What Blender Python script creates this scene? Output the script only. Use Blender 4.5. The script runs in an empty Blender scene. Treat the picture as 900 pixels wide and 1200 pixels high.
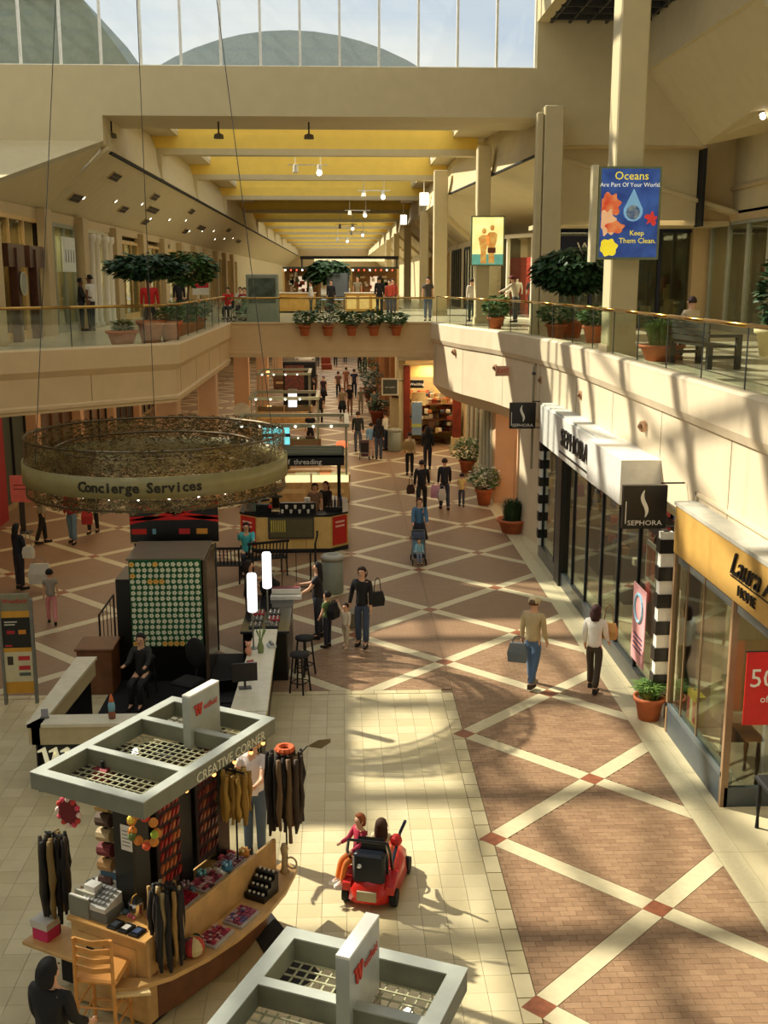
import bpy, bmesh, math, random
from mathutils import Vector, Matrix, Euler
R = math.radians
rnd = random.Random(7)
SC = bpy.context.scene
COL = SC.collection

# ------------------------------------------------------------------ camera, world, sun, exposure
cam = bpy.data.cameras.new('camera'); camo = bpy.data.objects.new('camera', cam); COL.objects.link(camo)
cam.sensor_fit = 'VERTICAL'; cam.sensor_height = 24.0; cam.lens = 1286.1 / 1200 * 24.0
cam.clip_start = 0.1; cam.clip_end = 900
camo.location = (0, 0, 7.5)
camo.rotation_euler = (R(90) - .2099, 0, -.0401)
SC.camera = camo

w = bpy.data.worlds.new('sky'); SC.world = w; w.use_nodes = True
nt = w.node_tree; nt.nodes.clear()
wo = nt.nodes.new('ShaderNodeOutputWorld'); bg = nt.nodes.new('ShaderNodeBackground')
tc = nt.nodes.new('ShaderNodeTexCoord'); mp = nt.nodes.new('ShaderNodeMapping'); mp.inputs['Scale'].default_value = (1, 1, 3)
no = nt.nodes.new('ShaderNodeTexNoise'); no.inputs['Scale'].default_value = 3.0; no.inputs['Detail'].default_value = 4
rp = nt.nodes.new('ShaderNodeValToRGB')
rp.color_ramp.elements[0].position = .38; rp.color_ramp.elements[0].color = (.62, .72, .84, 1)
rp.color_ramp.elements[1].position = .62; rp.color_ramp.elements[1].color = (.95, .95, .90, 1)
nt.links.new(tc.outputs['Generated'], mp.inputs[0]); nt.links.new(mp.outputs[0], no.inputs[0])
nt.links.new(no.outputs[0], rp.inputs[0]); nt.links.new(rp.outputs[0], bg.inputs[0]); nt.links.new(bg.outputs[0], wo.inputs[0])
bg.inputs[1].default_value = .97
su = bpy.data.lights.new('sun', 'SUN'); su.energy = 7.6; su.angle = R(.8); su.color = (1.0, .93, .76)
suo = bpy.data.objects.new('sun', su); COL.objects.link(suo)
suo.rotation_euler = Vector((.95, -.62, -1.0)).to_track_quat('-Z', 'Y').to_euler(); suo.location = (-20, 40, 40)
vs = SC.view_settings; vs.view_transform = 'Standard'; vs.look = 'None'; vs.gamma = 1; vs.use_curve_mapping = False
vs.exposure = 0.0

# ------------------------------------------------------------------ materials
MAT = {}
def s2l(c):
    return tuple((v / 12.92 if v <= .04045 else ((v + .055) / 1.055) ** 2.4) for v in c)
def mat(name, rgb, rough=.6, metal=0, var=.06, scale=6.0, emit=0, bump=0, spec=.5, rgb2=None):
    """sRGB 0..255 colour with slight procedural variation"""
    if name in MAT: return MAT[name]
    m = bpy.data.materials.new(name); m.use_nodes = True; n = m.node_tree; b = n.nodes['Principled BSDF']
    c = s2l([v / 255 for v in rgb])
    b.inputs['Roughness'].default_value = rough; b.inputs['Metallic'].default_value = metal
    b.inputs['Specular IOR Level'].default_value = spec
    t = n.nodes.new('ShaderNodeTexCoord'); ns = n.nodes.new('ShaderNodeTexNoise'); ns.inputs['Scale'].default_value = scale
    ns.inputs['Detail'].default_value = 3
    r = n.nodes.new('ShaderNodeValToRGB'); r.color_ramp.elements[0].position = .35; r.color_ramp.elements[1].position = .65
    c2 = s2l([v / 255 for v in rgb2]) if rgb2 else tuple(min(1, v * (1 + var)) for v in c)
    c1 = c if rgb2 else tuple(v * (1 - var) for v in c)
    r.color_ramp.elements[0].color = (*c1, 1); r.color_ramp.elements[1].color = (*c2, 1)
    n.links.new(t.outputs['Object'], ns.inputs[0]); n.links.new(ns.outputs[0], r.inputs[0]); n.links.new(r.outputs[0], b.inputs['Base Color'])
    if emit:
        n.links.new(r.outputs[0], b.inputs['Emission Color']); b.inputs['Emission Strength'].default_value = emit
    if bump:
        bp = n.nodes.new('ShaderNodeBump'); bp.inputs['Strength'].default_value = bump
        n.links.new(ns.outputs[0], bp.inputs['Height']); n.links.new(bp.outputs[0], b.inputs['Normal'])
    MAT[name] = m; return m
def glass(name, tint, trans=.8, rough=.03):
    if name in MAT: return MAT[name]
    m = bpy.data.materials.new(name); m.use_nodes = True; n = m.node_tree; n.nodes.clear()
    o = n.nodes.new('ShaderNodeOutputMaterial'); mx = n.nodes.new('ShaderNodeMixShader')
    tr = n.nodes.new('ShaderNodeBsdfTransparent'); gl = n.nodes.new('ShaderNodeBsdfGlossy'); gl.inputs['Roughness'].default_value = rough
    gl.inputs['Color'].default_value = (.8, .85, .8, 1)
    tr.inputs[0].default_value = (*tint, 1)
    lw = n.nodes.new('ShaderNodeLayerWeight'); lw.inputs[0].default_value = .5
    pw = n.nodes.new('ShaderNodeMath'); pw.operation = 'POWER'; pw.inputs[1].default_value = 5.0
    mt = n.nodes.new('ShaderNodeMath'); mt.operation = 'MULTIPLY_ADD'; mt.inputs[1].default_value = .8 if trans < .6 else .5; mt.inputs[2].default_value = .03 + (1 - trans) * .12
    n.links.new(lw.outputs['Facing'], pw.inputs[0]); n.links.new(pw.outputs[0], mt.inputs[0]); n.links.new(mt.outputs[0], mx.inputs[0])
    n.links.new(tr.outputs[0], mx.inputs[1]); n.links.new(gl.outputs[0], mx.inputs[2]); n.links.new(mx.outputs[0], o.inputs[0])
    MAT[name] = m; return m
def brickmat(name, c1, c2, cm, sx=.2, sy=.1):
    m = bpy.data.materials.new(name); m.use_nodes = True; n = m.node_tree; b = n.nodes['Principled BSDF']
    t = n.nodes.new('ShaderNodeTexCoord'); k = n.nodes.new('ShaderNodeTexBrick')
    k.inputs['Scale'].default_value = 1; k.inputs['Brick Width'].default_value = sx; k.inputs['Row Height'].default_value = sy
    k.inputs['Mortar Size'].default_value = .006; k.inputs['Bias'].default_value = 0
    for s, c in (('Color1', c1), ('Color2', c2), ('Mortar', cm)):
        k.inputs[s].default_value = (*s2l([v / 255 for v in c]), 1)
    n.links.new(t.outputs['Object'], k.inputs['Vector']); n.links.new(k.outputs[0], b.inputs['Base Color']); b.inputs['Roughness'].default_value = .5
    MAT[name] = m; return m

CREAM = mat('cream_paint', (202, 186, 144), .7, var=.03, scale=2)
FASC = mat('warm_white_paint', (222, 204, 172), .65, var=.03, scale=2)
CREAM2 = mat('tan_paint', (190, 166, 122), .7, var=.03, scale=2)
PINKW = mat('salmon_paint', (212, 168, 128), .7, var=.03, scale=2)
WHITEW = mat('white_trim', (226, 216, 192), .55, var=.02)
YELL = mat('yellow_paint', (244, 208, 92), .6, var=.03, scale=2)
GROUT = mat('grout', (140, 120, 92), .8)
TILE = [mat('beige_tile_%s' % k, c, .35, var=.05, scale=3) for k, c in (('a', (204, 190, 150)), ('b', (198, 184, 143)), ('c', (209, 196, 157)))]
TERR = mat('terrazzo_border', (212, 200, 162), .35, var=.05, scale=20)
BAND = mat('cream_band_tile', (206, 194, 158), .38, var=.05, scale=10)
RED_T = mat('rust_tile', (142, 84, 56), .4, var=.2, scale=9)
BRK = [mat('brick_paver_%s' % k, c, .5, var=.08, scale=14) for k, c in (('a', (148, 117, 88)), ('b', (141, 110, 82)), ('c', (154, 123, 93)))]
BRKF = brickmat('brick_paving_far', (150, 118, 89), (142, 111, 83), (122, 98, 74))
UPF = mat('upper_floor_tile', (190, 180, 150), .25, var=.05, scale=3)
BLACK = mat('black_paint', (16, 15, 15), .35)
BLKM = mat('black_matte', (20, 19, 19), .8)
DGREY = mat('dark_grey', (60, 60, 58), .5)
GREY = mat('grey_metal', (120, 120, 112), .4, .3)
SILV = mat('silver_metal', (186, 186, 176), .35, .35)
CHROME = mat('chrome', (200, 200, 200), .15, 1)
BRASS = mat('brass', (190, 150, 80), .25, 1)
WHITE = mat('white_gloss', (232, 230, 220), .3)
WPAPER = mat('white_paper', (230, 226, 214), .7)
WOOD = mat('maple_wood', (202, 160, 100), .4, var=.15, scale=4)
DWOOD = mat('dark_wood', (70, 34, 20), .4, var=.2, scale=4)
BWOOD = mat('brown_wood', (110, 66, 34), .45, var=.2, scale=4)
CHERRY = mat('cherry_wood', (128, 48, 28), .4, var=.15, scale=3)
TERRA = mat('terracotta', (190, 104, 60), .75, var=.1, scale=8)
LEAF = mat('leaf_green', (58, 92, 40), .5, rgb2=(92, 124, 58), scale=9)
LEAFD = mat('leaf_dark_green', (34, 62, 34), .5, rgb2=(56, 86, 44), scale=9)
LEAFG = mat('grass_green', (70, 110, 44), .5, rgb2=(120, 150, 70), scale=9)
FLW = mat('white_petals', (230, 228, 210), .6)
SOIL = mat('soil', (50, 36, 26), .9)
SKIN = mat('skin_light', (222, 172, 138), .55, var=.04)
SKINM = mat('skin_tan', (190, 134, 98), .55, var=.04)
SKIND = mat('skin_brown', (120, 78, 54), .55, var=.04)
GLS = glass('rail_glass', (.86, .93, .87), .7)
GLW = glass('window_glass', (.93, .96, .95), .8)
GLS2 = glass('shop_glass', (.80, .83, .77), .3)
RED = mat('red_gloss', (206, 28, 26), .4)
LAMP = mat('lamp_glow', (255, 244, 225), .5, emit=6)
LAMPT = mat('tube_lamp_glow', (255, 248, 250), .5, emit=2.2)
LITE = mat('lightbox_glow', (255, 244, 200), .5, emit=1.0)
SHOWL = mat('showcase_glow', (255, 232, 170), .5, emit=1.1)
def colm(rgb, rough=.75, **k):
    return mat('colour_%02x%02x%02x' % tuple(rgb), rgb, rough, **k)

# ------------------------------------------------------------------ mesh builder
class G:
    def __init__(s, m=None): s.bm = bmesh.new(); s.m = m or Matrix.Identity(4); s.mi = 0
    def _v(s, p): return s.bm.verts.new(s.m @ Vector(p))
    def _f(s, vs):
        try: f = s.bm.faces.new(vs); f.material_index = s.mi; return f
        except ValueError: return None
    def box(s, x0, x1, y0, y1, z0, z1):
        v = [s._v(p) for p in ((x0, y0, z0), (x1, y0, z0), (x1, y1, z0), (x0, y1, z0), (x0, y0, z1), (x1, y0, z1), (x1, y1, z1), (x0, y1, z1))]
        for q in ((0, 3, 2, 1), (4, 5, 6, 7), (0, 1, 5, 4), (1, 2, 6, 5), (2, 3, 7, 6), (3, 0, 4, 7)): s._f([v[i] for i in q])
        return s
    def cb(s, c, d): return s.box(c[0] - d[0] / 2, c[0] + d[0] / 2, c[1] - d[1] / 2, c[1] + d[1] / 2, c[2] - d[2] / 2, c[2] + d[2] / 2)
    def bbox(s, x0, x1, y0, y1, z0, z1, b=.02):
        """bevelled box: chamfered vertical edges and a chamfered top"""
        P = [(x0 + b, y0), (x1 - b, y0), (x1, y0 + b), (x1, y1 - b), (x1 - b, y1), (x0 + b, y1), (x0, y1 - b), (x0, y0 + b)]
        cx, cy = (x0 + x1) / 2, (y0 + y1) / 2
        sx = (x1 - x0 - 2 * b) / (x1 - x0); sy = (y1 - y0 - 2 * b) / (y1 - y0)
        rings = [[(x, y, z0) for x, y in P], [(x, y, z1 - b) for x, y in P], [(cx + (x - cx) * sx, cy + (y - cy) * sy, z1) for x, y in P]]
        return s.loft(rings, True, True)
    def loft(s, rings, closed=True, cap=True):
        vr = [[s._v(p) for p in r] for r in rings]; n = len(vr[0])
        for a, b in zip(vr, vr[1:]):
            for i in range(n if closed else n - 1):
                j = (i + 1) % n; s._f([a[i], a[j], b[j], b[i]])
        if cap: s._f(vr[0][::-1]); s._f(vr[-1])
        return s
    def quad(s, *p): s._f([s._v(q) for q in p]); return s
    def prism(s, poly, z0, z1): return s.loft([[(x, y, z0) for x, y in poly], [(x, y, z1) for x, y in poly]])
    def tube(s, p0, p1, r0, r1=None, n=8, cap=True):
        r1 = r0 if r1 is None else r1; p0, p1 = Vector(p0), Vector(p1); d = (p1 - p0)
        if d.length < 1e-6: return s
        q = d.to_track_quat('Z', 'Y'); R_ = []
        for p, r in ((p0, r0), (p1, r1)):
            R_.append([tuple(p + q @ Vector((r * math.cos(2 * math.pi * i / n), r * math.sin(2 * math.pi * i / n), 0))) for i in range(n)])
        return s.loft(R_, True, cap)
    def path(s, pts, r, n=6):
        for a, b in zip(pts, pts[1:]): s.tube(a, b, r, r, n)
        return s
    def lathe(s, prof, c=(0, 0, 0), n=16, cap=True, sy=1.0):
        R_ = [[(c[0] + r * math.cos(2 * math.pi * i / n), c[1] + sy * r * math.sin(2 * math.pi * i / n), c[2] + z) for i in range(n)] for r, z in prof]
        return s.loft(R_, True, cap)
    def ball(s, c, r, n=10, m=6):
        r = (r, r, r) if isinstance(r, (int, float)) else r
        R_ = [];
        for j in range(m + 1):
            a = math.pi * j / m; a = min(max(a, .08), math.pi - .08)
            R_.append([(c[0] + r[0] * math.sin(a) * math.cos(2 * math.pi * i / n), c[1] + r[1] * math.sin(a) * math.sin(2 * math.pi * i / n), c[2] - r[2] * math.cos(a)) for i in range(n)])
        return s.loft(R_)
    def torus(s, c, R0, r, n=16, k=6, ax='z', a0=0, a1=360):
        pts = []
        for i in range(n + 1):
            a = R(a0 + (a1 - a0) * i / n); u, v = R0 * math.cos(a), R0 * math.sin(a)
            pts.append((c[0] + u, c[1] + v, c[2]) if ax == 'z' else (c[0] + u, c[1], c[2] + v) if ax == 'y' else (c[0], c[1] + u, c[2] + v))
        return s.path(pts, r, k)
    def obj(s, name, m, parent=None, smooth=False, kind=None, label=None):
        me = bpy.data.meshes.new(name); bmesh.ops.recalc_face_normals(s.bm, faces=s.bm.faces[:]) if len(s.bm.faces) < 60000 else None
        s.bm.to_mesh(me); s.bm.free()
        for q in (m if isinstance(m, (list, tuple)) else [m]): me.materials.append(q)
        if smooth:
            me.polygons.foreach_set('use_smooth', [True] * len(me.polygons))
        o = bpy.data.objects.new(name, me); COL.objects.link(o)
        if parent: o.parent = parent
        if kind: o['kind'] = kind
        if label: o['label'] = label
        return o
def tag(o, label, cat, group=None):
    o['label'] = label; o['category'] = cat
    if group: o['group'] = group
    return o
def T(name, label, cat, loc=(0, 0, 0), rz=0, group=None):
    o = bpy.data.objects.new(name, None); COL.objects.link(o); o.empty_display_size = .1
    o.location = loc; o.rotation_euler = (0, 0, R(rz)); return tag(o, label, cat, group)
def S(name, g, m, parent=None, smooth=False):
    o = g.obj(name, m, parent, smooth)
    if not parent: o['kind'] = 'structure'
    return o
def dup(root, loc=None, rz=None, label=None, group=None, scale=None):
    def cp(o, par):
        c = o.copy(); COL.objects.link(c)
        if par: c.parent = par
        for ch in [x for x in KIDS.get(o, [])]: cp(ch, c)
        return c
    KIDS = {}
    def walk(o):
        KIDS[o] = list(o.children)
        for c in o.children: walk(c)
    walk(root)
    r = cp(root, None)
    if loc is not None: r.location = loc
    if rz is not None: r.rotation_euler = (0, 0, R(rz))
    if label: r['label'] = label
    if group: r['group'] = group
    if scale: r.scale = (scale,) * 3 if isinstance(scale, (int, float)) else scale
    return r
def text(name, body, size, m, parent, loc, rot, ext=.01, align='CENTER', sx=1.0):
    cu = bpy.data.curves.new(name, 'FONT'); cu.body = body; cu.size = size; cu.extrude = ext; cu.align_x = align; cu.align_y = 'CENTER'
    cu.resolution_u = 2
    o = bpy.data.objects.new(name, cu); COL.objects.link(o); cu.materials.append(m)
    o.location = loc; o.rotation_euler = rot; o.scale = (sx, 1, 1)
    if parent: o.parent = parent
    return o
FACE_CAM = (R(90), 0, 0)          # text on a plane facing -y
FACE_L = (R(90), 0, R(-90))       # text on a plane facing -x

# ================================================================== SETTING: floor
def clip(poly, a, b, c):
    """keep a*x+b*y<=c"""
    out = []
    for i in range(len(poly)):
        p, q = poly[i], poly[(i + 1) % len(poly)]
        dp, dq = a * p[0] + b * p[1] - c, a * q[0] + b * q[1] - c
        if dp <= 0: out.append(p)
        if dp * dq < 0:
            t = dp / (dp - dq); out.append((p[0] + (q[0] - p[0]) * t, p[1] + (q[1] - p[1]) * t))
    return out
def area(p):
    return abs(sum(p[i][0] * p[(i + 1) % len(p)][1] - p[(i + 1) % len(p)][0] * p[i][1] for i in range(len(p)))) / 2 if len(p) > 2 else 0
def shrink(poly, d):
    out = poly
    cx = sum(p[0] for p in poly) / len(poly); cy = sum(p[1] for p in poly) / len(poly)
    for i in range(len(poly)):
        p, q = poly[i], poly[(i + 1) % len(poly)]
        nx, ny = q[1] - p[1], -(q[0] - p[0]); l = math.hypot(nx, ny)
        if l < 1e-6: continue
        nx /= l; ny /= l; c = nx * p[0] + ny * p[1]
        if nx * cx + ny * cy > c: nx, ny, c = -nx, -ny, -c
        out = clip(out, nx, ny, c - d)
    return out
floor = S('floor', G().box(-16, 14, 2, 215, -.3, -.02), GROUT)
X0, Y0, W = 2.041, 10.14, 1.771; XR = 4.95; YT = 19.28
def regions(poly):
    res = []
    base = clip(poly, 1, 0, XR)
    res.append(clip(base, -1, 0, -X0))                       # right of the tile court
    l = clip(base, 1, 0, X0); res.append(clip(l, 0, -1, -YT))
    return [r for r in res if area(r) > .02]
hw = .135                                                     # half width of a band
bricks = []; bands = []; dias = []; fields = []
for n in range(-7, 3):
    for k2 in range(-2, 60):
        if (n + k2) % 2: continue
        cx, cy = X0 + n * W, Y0 + k2 * W
        if cy > 112: continue
        # diamond at node
        d = hw * 1.42
        if XR > cx >= X0 - .01 or cy > YT:
            if cx < XR: dias.append((cx, cy, d))
        for sx, sy in ((1, 1), (1, -1)):
            a = (cx, cy); b = (cx + sx * W, cy + sy * W); t = d / W
            p, q = (a[0] + sx * d / 2, a[1] + sy * d / 2), (b[0] - sx * d / 2, b[1] - sy * d / 2)
            o = hw / math.sqrt(2)
            pl = [(p[0] - o, p[1] + sy * o), (p[0] + o, p[1] - sy * o), (q[0] + o, q[1] - sy * o), (q[0] - o, q[1] + sy * o)]
            for r in regions(pl): bands.append(r)
        lz = [(cx, cy), (cx + W, cy + W), (cx, cy + 2 * W), (cx - W, cy + W)]
        lz = shrink(lz, hw + .004)
        for r in regions(lz): fields.append(shrink(r, .003) if area(r) > .05 else r)
def ctr(p): return (sum(q[0] for q in p) / len(p), sum(q[1] for q in p) / len(p))
for d in dias:
    g = G().prism([(d[0] - d[2], d[1]), (d[0], d[1] - d[2]), (d[0] + d[2], d[1]), (d[0], d[1] + d[2])], -.02, .001)
    if d[1] < 75: g.obj('diamond_tile', RED_T, floor)
bands.sort(key=lambda p: math.hypot(*ctr(p)))
for p in bands[:300]: G().prism(shrink(p, .003) or p, -.02, 0).obj('band_tile', BAND, floor)
g = G()
for p in bands[300:]: g.prism(p, -.02, 0)
g.obj('band_tiles', BAND, floor, kind='stuff')
near = []
for p in fields:
    c = ctr(p)
    if c[1] < 22.5 and c[0] > -1.2:
        xs = [q[0] for q in p]; ys = [q[1] for q in p]; j0 = int(min(ys) / .1) - 1; j1 = int(max(ys) / .1) + 1
        i0 = int(min(xs) / .2) - 1; i1 = int(max(xs) / .2) + 2
        for j in range(j0, j1 + 1):
            for i in range(i0, i1 + 1):
                x = i * .2 + (j % 2) * .1; y = j * .1
                b = [(x + .002, y + .002), (x + .198, y + .002), (x + .198, y + .098), (x + .002, y + .098)]
                for a_, b_ in zip(p, p[1:] + p[:1]):
                    nx, ny = b_[1] - a_[1], -(b_[0] - a_[0]); cc = nx * a_[0] + ny * a_[1]
                    if nx * c[0] + ny * c[1] > cc: nx, ny, cc = -nx, -ny, -cc
                    b = clip(b, nx, ny, cc)
                    if len(b) < 3: break
                if area(b) > .0008: near.append(b)
    else:
        G().prism(p, -.02, -.001).obj('paver_field', BRKF, floor)
near.sort(key=lambda p: math.hypot(ctr(p)[0] - 3.2, ctr(p)[1] - 10.0))
for p in near[:300]: G().prism(p, -.02, -.001 + rnd.uniform(-.001, .001)).obj('brick_paver', rnd.choice(BRK), floor)
gs = [G(), G(), G()]
for p in near[300:]: rnd.choice(gs).prism(p, -.02, -.001 + rnd.uniform(-.001, .001))
for g, m in zip(gs, BRK): g.obj('brick_pavers', m, floor, kind='stuff')
# beige tile court
tl = []
for i in range(-26, 30):
    for j in range(10, 70):
        x = X0 - .21 - (i + 27) * .3; y = YT - .19 - (j - 9) * .3
        if y > 5.5 and x > -9: tl.append((x, y))
tl.sort(key=lambda p: abs(p[0] - .6) + abs(p[1] - 12) * .6)
proto = [G().box(0, .2955, 0, .2955, -.02, 0) for _ in range(3)]
pr = [g.obj('floor_tile', m, floor) for g, m in zip(proto, TILE)]
for i, (x, y) in enumerate(tl[:300]):
    o = pr[i] if i < 3 else rnd.choice(pr).copy()
    if i >= 3: COL.objects.link(o)
    o.location = (x, y, rnd.uniform(-.0008, .0008))
gs = [G(), G(), G()]
for x, y in tl[300:]: rnd.choice(gs).box(x, x + .2955, y, y + .2955, -.02, 0)
for g, m in zip(gs, TILE): g.obj('floor_tiles', m, floor, kind='stuff')
for k in range(40):                                           # narrow edging tiles along the court
    y = YT - .18 - k * .42
    if y > 3: G().box(X0 - .205, X0 - .008, y - .24 + .2 - .36, y, -.02, .0).obj('edging_tile', TILE[k % 3], floor)
for k in range(30):
    x = X0 - .2 - k * .42; G().box(x - .412, x, YT - .17, YT - .008, -.02, 0).obj('edging_tile', TILE[k % 3], floor)
# cream border along the shops
for k in range(34):
    y = 6 + k * 1.2; G().box(XR + .004, XR + .34, y, y + 1.194, -.02, 0).obj('border_tile', TERR, floor)
    if y < 50: G().box(XR + .345, 7.4, y, y + 1.194, -.02, 0).obj('border_tile', TILE[2], floor)
G().box(-13, X0 - 7 * W - .02, YT, 112, -.02, -.002).obj('side_paving', BRKF, floor)
G().box(XR + .004, 7.4, 47, 112, -.02, -.003).obj('shop_paving', TERR, floor)
# long dark flat strip on the floor between the two carts
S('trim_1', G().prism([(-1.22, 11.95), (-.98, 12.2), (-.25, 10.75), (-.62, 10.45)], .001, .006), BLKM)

# ================================================================== SETTING: upper floor, fascias
ZU = 5.8
RP = [(5.8, 6), (5.8, 18), (5.8, 26.5), (5.68, 29), (5.4, 31.5), (5.12, 33.3), (4.88, 34.7), (4.5, 36.2), (4.18, 37.3), (3.85, 39), (3.5, 41.3)]
LP = [(-4.1, 41.3), (-4.16, 28.3), (-7.74, 25.2), (-12.5, 20.9), (-16, 20.9)]
BP = [(3.5, 41.3), (-4.1, 41.3)]
CEN = Vector((0, 20))
def prof_loft(path, prof, side):
    """sweep profile [(out, z)] along path; 'out' is measured to the court side"""
    g = G(); rings = []
    for i, p in enumerate(path):
        a = Vector(path[max(i - 1, 0)]); b = Vector(path[min(i + 1, len(path) - 1)])
        if 0 < i < len(path) - 1:
            d1 = (Vector(p) - a).normalized(); d2 = (b - Vector(p)).normalized(); t = (d1 + d2).normalized(); k = 1 / max(.4, math.sqrt(max(.2, (1 + d1.dot(d2)) / 2)))
        else: t = (b - a).normalized(); k = 1
        nrm = Vector((-t.y, t.x)) * side * k
        rings.append([(p[0] + nrm.x * o, p[1] + nrm.y * o, z) for o, z in prof])
    return g.loft(rings, True, True)
PROF = [(-.35, 4.40), (.02, 4.40), (.02, 4.47), (.06, 4.49), (.06, 4.56), (0, 4.60), (0, 5.22), (.05, 5.30), (.10, 5.38), (.10, 5.86), (.04, 5.9), (-.30, 5.9), (-.35, 5.7)]
PROFR = [(-.35, 3.2), (0, 3.62), (0, 5.15), (-.02, 5.15), (-.02, 5.17), (0.04, 5.17), (.10, 5.32), (.10, 5.86), (.04, 5.9), (-.30, 5.9), (-.35, 5.7)]
PROFB = [(-.3, 4.62), (.05, 4.62), (.05, 4.80), (0, 4.84), (0, 5.8), (.05, 5.84), (.05, 5.9), (-.30, 5.9)]
fr = S('trim_2', prof_loft(RP, PROFR, 1), FASC)
fl = S('trim_3', prof_loft(LP, PROF, 1), mat('peach_cream_paint', (214, 186, 140), .65, var=.03, scale=2))
fb = S('trim_4', prof_loft(BP, PROFB, 1), MAT['peach_cream_paint'])
# joint lines (recessed look: thin dark reveal strips standing in the panel joints)
def along(path, s):
    for a, b in zip(path, path[1:]):
        L = math.dist(a, b)
        if s <= L: t = s / L; return (a[0] + (b[0] - a[0]) * t, a[1] + (b[1] - a[1]) * t), math.atan2(b[1] - a[1], b[0] - a[0])
        s -= L
    return path[-1], 0
for path, s0, st, nn, zz in ((RP, 6.3, 3.6, 9, (3.64, 5.14)), (LP, 3, 3.1, 7, (4.6, 5.22))):
    for k in range(nn):
        (x, y), a = along(path, s0 + k * st)
        m = Matrix.Translation((x, y, 0)) @ Matrix.Rotation(a, 4, 'Z')
        G(m).box(-.008, .008, -.004, .004, zz[0], zz[1]).obj('panel_joint', colm((120, 96, 66)), fr if path is RP else fl)
# round wall bosses and exit sign on the right fascia
up = G()
up.prism([(p[0] + .1, p[1]) for p in RP] + [(3.6, 62), (14, 62), (14, 6)], ZU - .35, ZU)
S('floor_1', up, UPF)
up = G(); up.prism([(-4.2, 41.2), (-4.26, 28.4), (-7.8, 25.3), (-12.5, 21.0), (-16, 21.0), (-16, 62), (-4.2, 62)], ZU - .35, ZU)
S('floor_2', up, UPF)
S('floor_3', G().box(-4.2, 3.6, 41.35, 62, ZU - .35, ZU), UPF)
S('floor_4', G().box(-16, -4.2, 62, 200, ZU - .35, ZU).box(3.6, 14, 62, 200, ZU - .35, ZU).box(-4.2, 3.6, 120, 200, ZU - .35, ZU), UPF)
for z0, nm in ((ZU, 'a'),):
    pass

# columns under / over
def column(x, y, wx, wy, z0, z1, m=CREAM, cap=True):
    g = G().bbox(x - wx / 2, x + wx / 2, y - wy / 2, y + wy / 2, z0, z1, .03)
    g.box(x - wx / 2 - .03, x + wx / 2 + .03, y - wy / 2 - .03, y + wy / 2 + .03, z0, z0 + .25)
    return S('column', g, m)
column(-4.55, 29.2, .6, .6, 0, 4.5, PINKW); column(-4.42, 37, .62, .62, 0, 4.5, PINKW); None
column(-4.6, 52, .7, .7, 0, 5.5, PINKW); column(-4.6, 66, .7, .7, 0, 5.5, PINKW); column(-4.6, 82, .7, .7, 0, 5.5, PINKW)
column(6.24, 24.65, .62, .7, ZU, 18, CREAM); column(6.42, 34.3, .58, .7, ZU, 12.5, CREAM); column(6.0, 34.1, .2, .3, ZU, 12.3, CREAM); column(5.42, 42.5, .5, .6, ZU, 12.3, CREAM)
column(4.68, 52, .62, .6, ZU, 12.3, CREAM)
for y in (66, 82, 98, 114): column(5.0, y, .5, .5, ZU, 11.3, CREAM)

# ================================================================== SETTING: lower walls
def wallseg(name, a, b, z0, z1, th, m, side=1):
    a, b = Vector(a), Vector(b); t = (b - a).normalized(); n = Vector((-t.y, t.x)) * side * th
    return S(name, G().prism([tuple(a), tuple(b), tuple(b + n), tuple(a + n)], z0, z1), m)
wallseg('wall_right', (5.8, 29.4), (5.35, 32.3), 0, 3.7, .3, FASC, -1)
# salmon alcove
g = G(); g.box(5.3, 7.0, 32.3, 32.45, 0, 3.7); g.box(6.85, 7.0, 32.3, 36.9, 0, 3.7); g.box(5.22, 7.0, 36.5, 36.9, 0, 3.7)
al = S('wall_alcove', g, PINKW)
G().box(6.8, 6.85, 32.45, 36.5, 0, .35).obj('skirting', colm((150, 96, 70)), al)
G().box(6.78, 6.84, 33.6, 34.2, 1.0, 1.6).obj('notice_plate', colm((150, 110, 84)), al)
d = S('door_1', G().box(5.9, 6.75, 36.42, 36.5, 0, 2.15), colm((206, 160, 120))); G().ball((6.0, 36.38, 1.0), .04).obj('door_handle', CHROME, d)
S('wall_shops_right', G().box(5.5, 5.75, 47.2, 48.6, 0, 4.4).box(5.22, 5.5, 36.9, 37.3, 0, 3.7).box(8.6, 8.8, 17, 48, 0, 3.6).box(5.7, 8.8, 17.3, 17.5, 0, 3.7).box(5.8, 8.8, 29.3, 29.5, 0, 3.7).box(6.8, 7.0, 36.9, 48, 0, 3.7), CREAM2)
S('ceiling_shops', G().box(5.85, 9, 6, 48, 3.6, 3.75), WHITEW)
# left lower wall with shops behind the balcony
wl = S('wall_left', G().box(-11.2, -10.9, 20, 112, 0, 5.5), CREAM2)
yy = 24
cols = [(96, 70, 44), (60, 64, 48), (84, 60, 40), (120, 84, 50), (50, 44, 38), (110, 92, 60), (74, 66, 48), (98, 60, 36), (64, 60, 52), (112, 90, 58)]
for k in range(12):
    y0 = 26.5 + k * 6.5
    g = G().box(-10.9, -10.75, y0, y0 + 4.6, .3, 3.3); sh = g.obj('shop_window', colm(cols[k % 10], .3), wl)
    for j in range(4):
        G().box(-10.75, -10.68, y0 + j * 1.5, y0 + j * 1.5 + .08, .3, 3.3).obj('mullion', BLKM if k % 2 else BWOOD, sh)
    G().box(-10.75, -10.6, y0 + .6, y0 + 4, 3.4, 4.1).obj('sign_panel', colm(cols[(k * 3 + 1) % 10]), sh)
    G().box(-10.95, -10.45, y0 - 1.5, y0 - .9, 0, 4.8).obj('pilaster', PINKW, wl)
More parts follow.
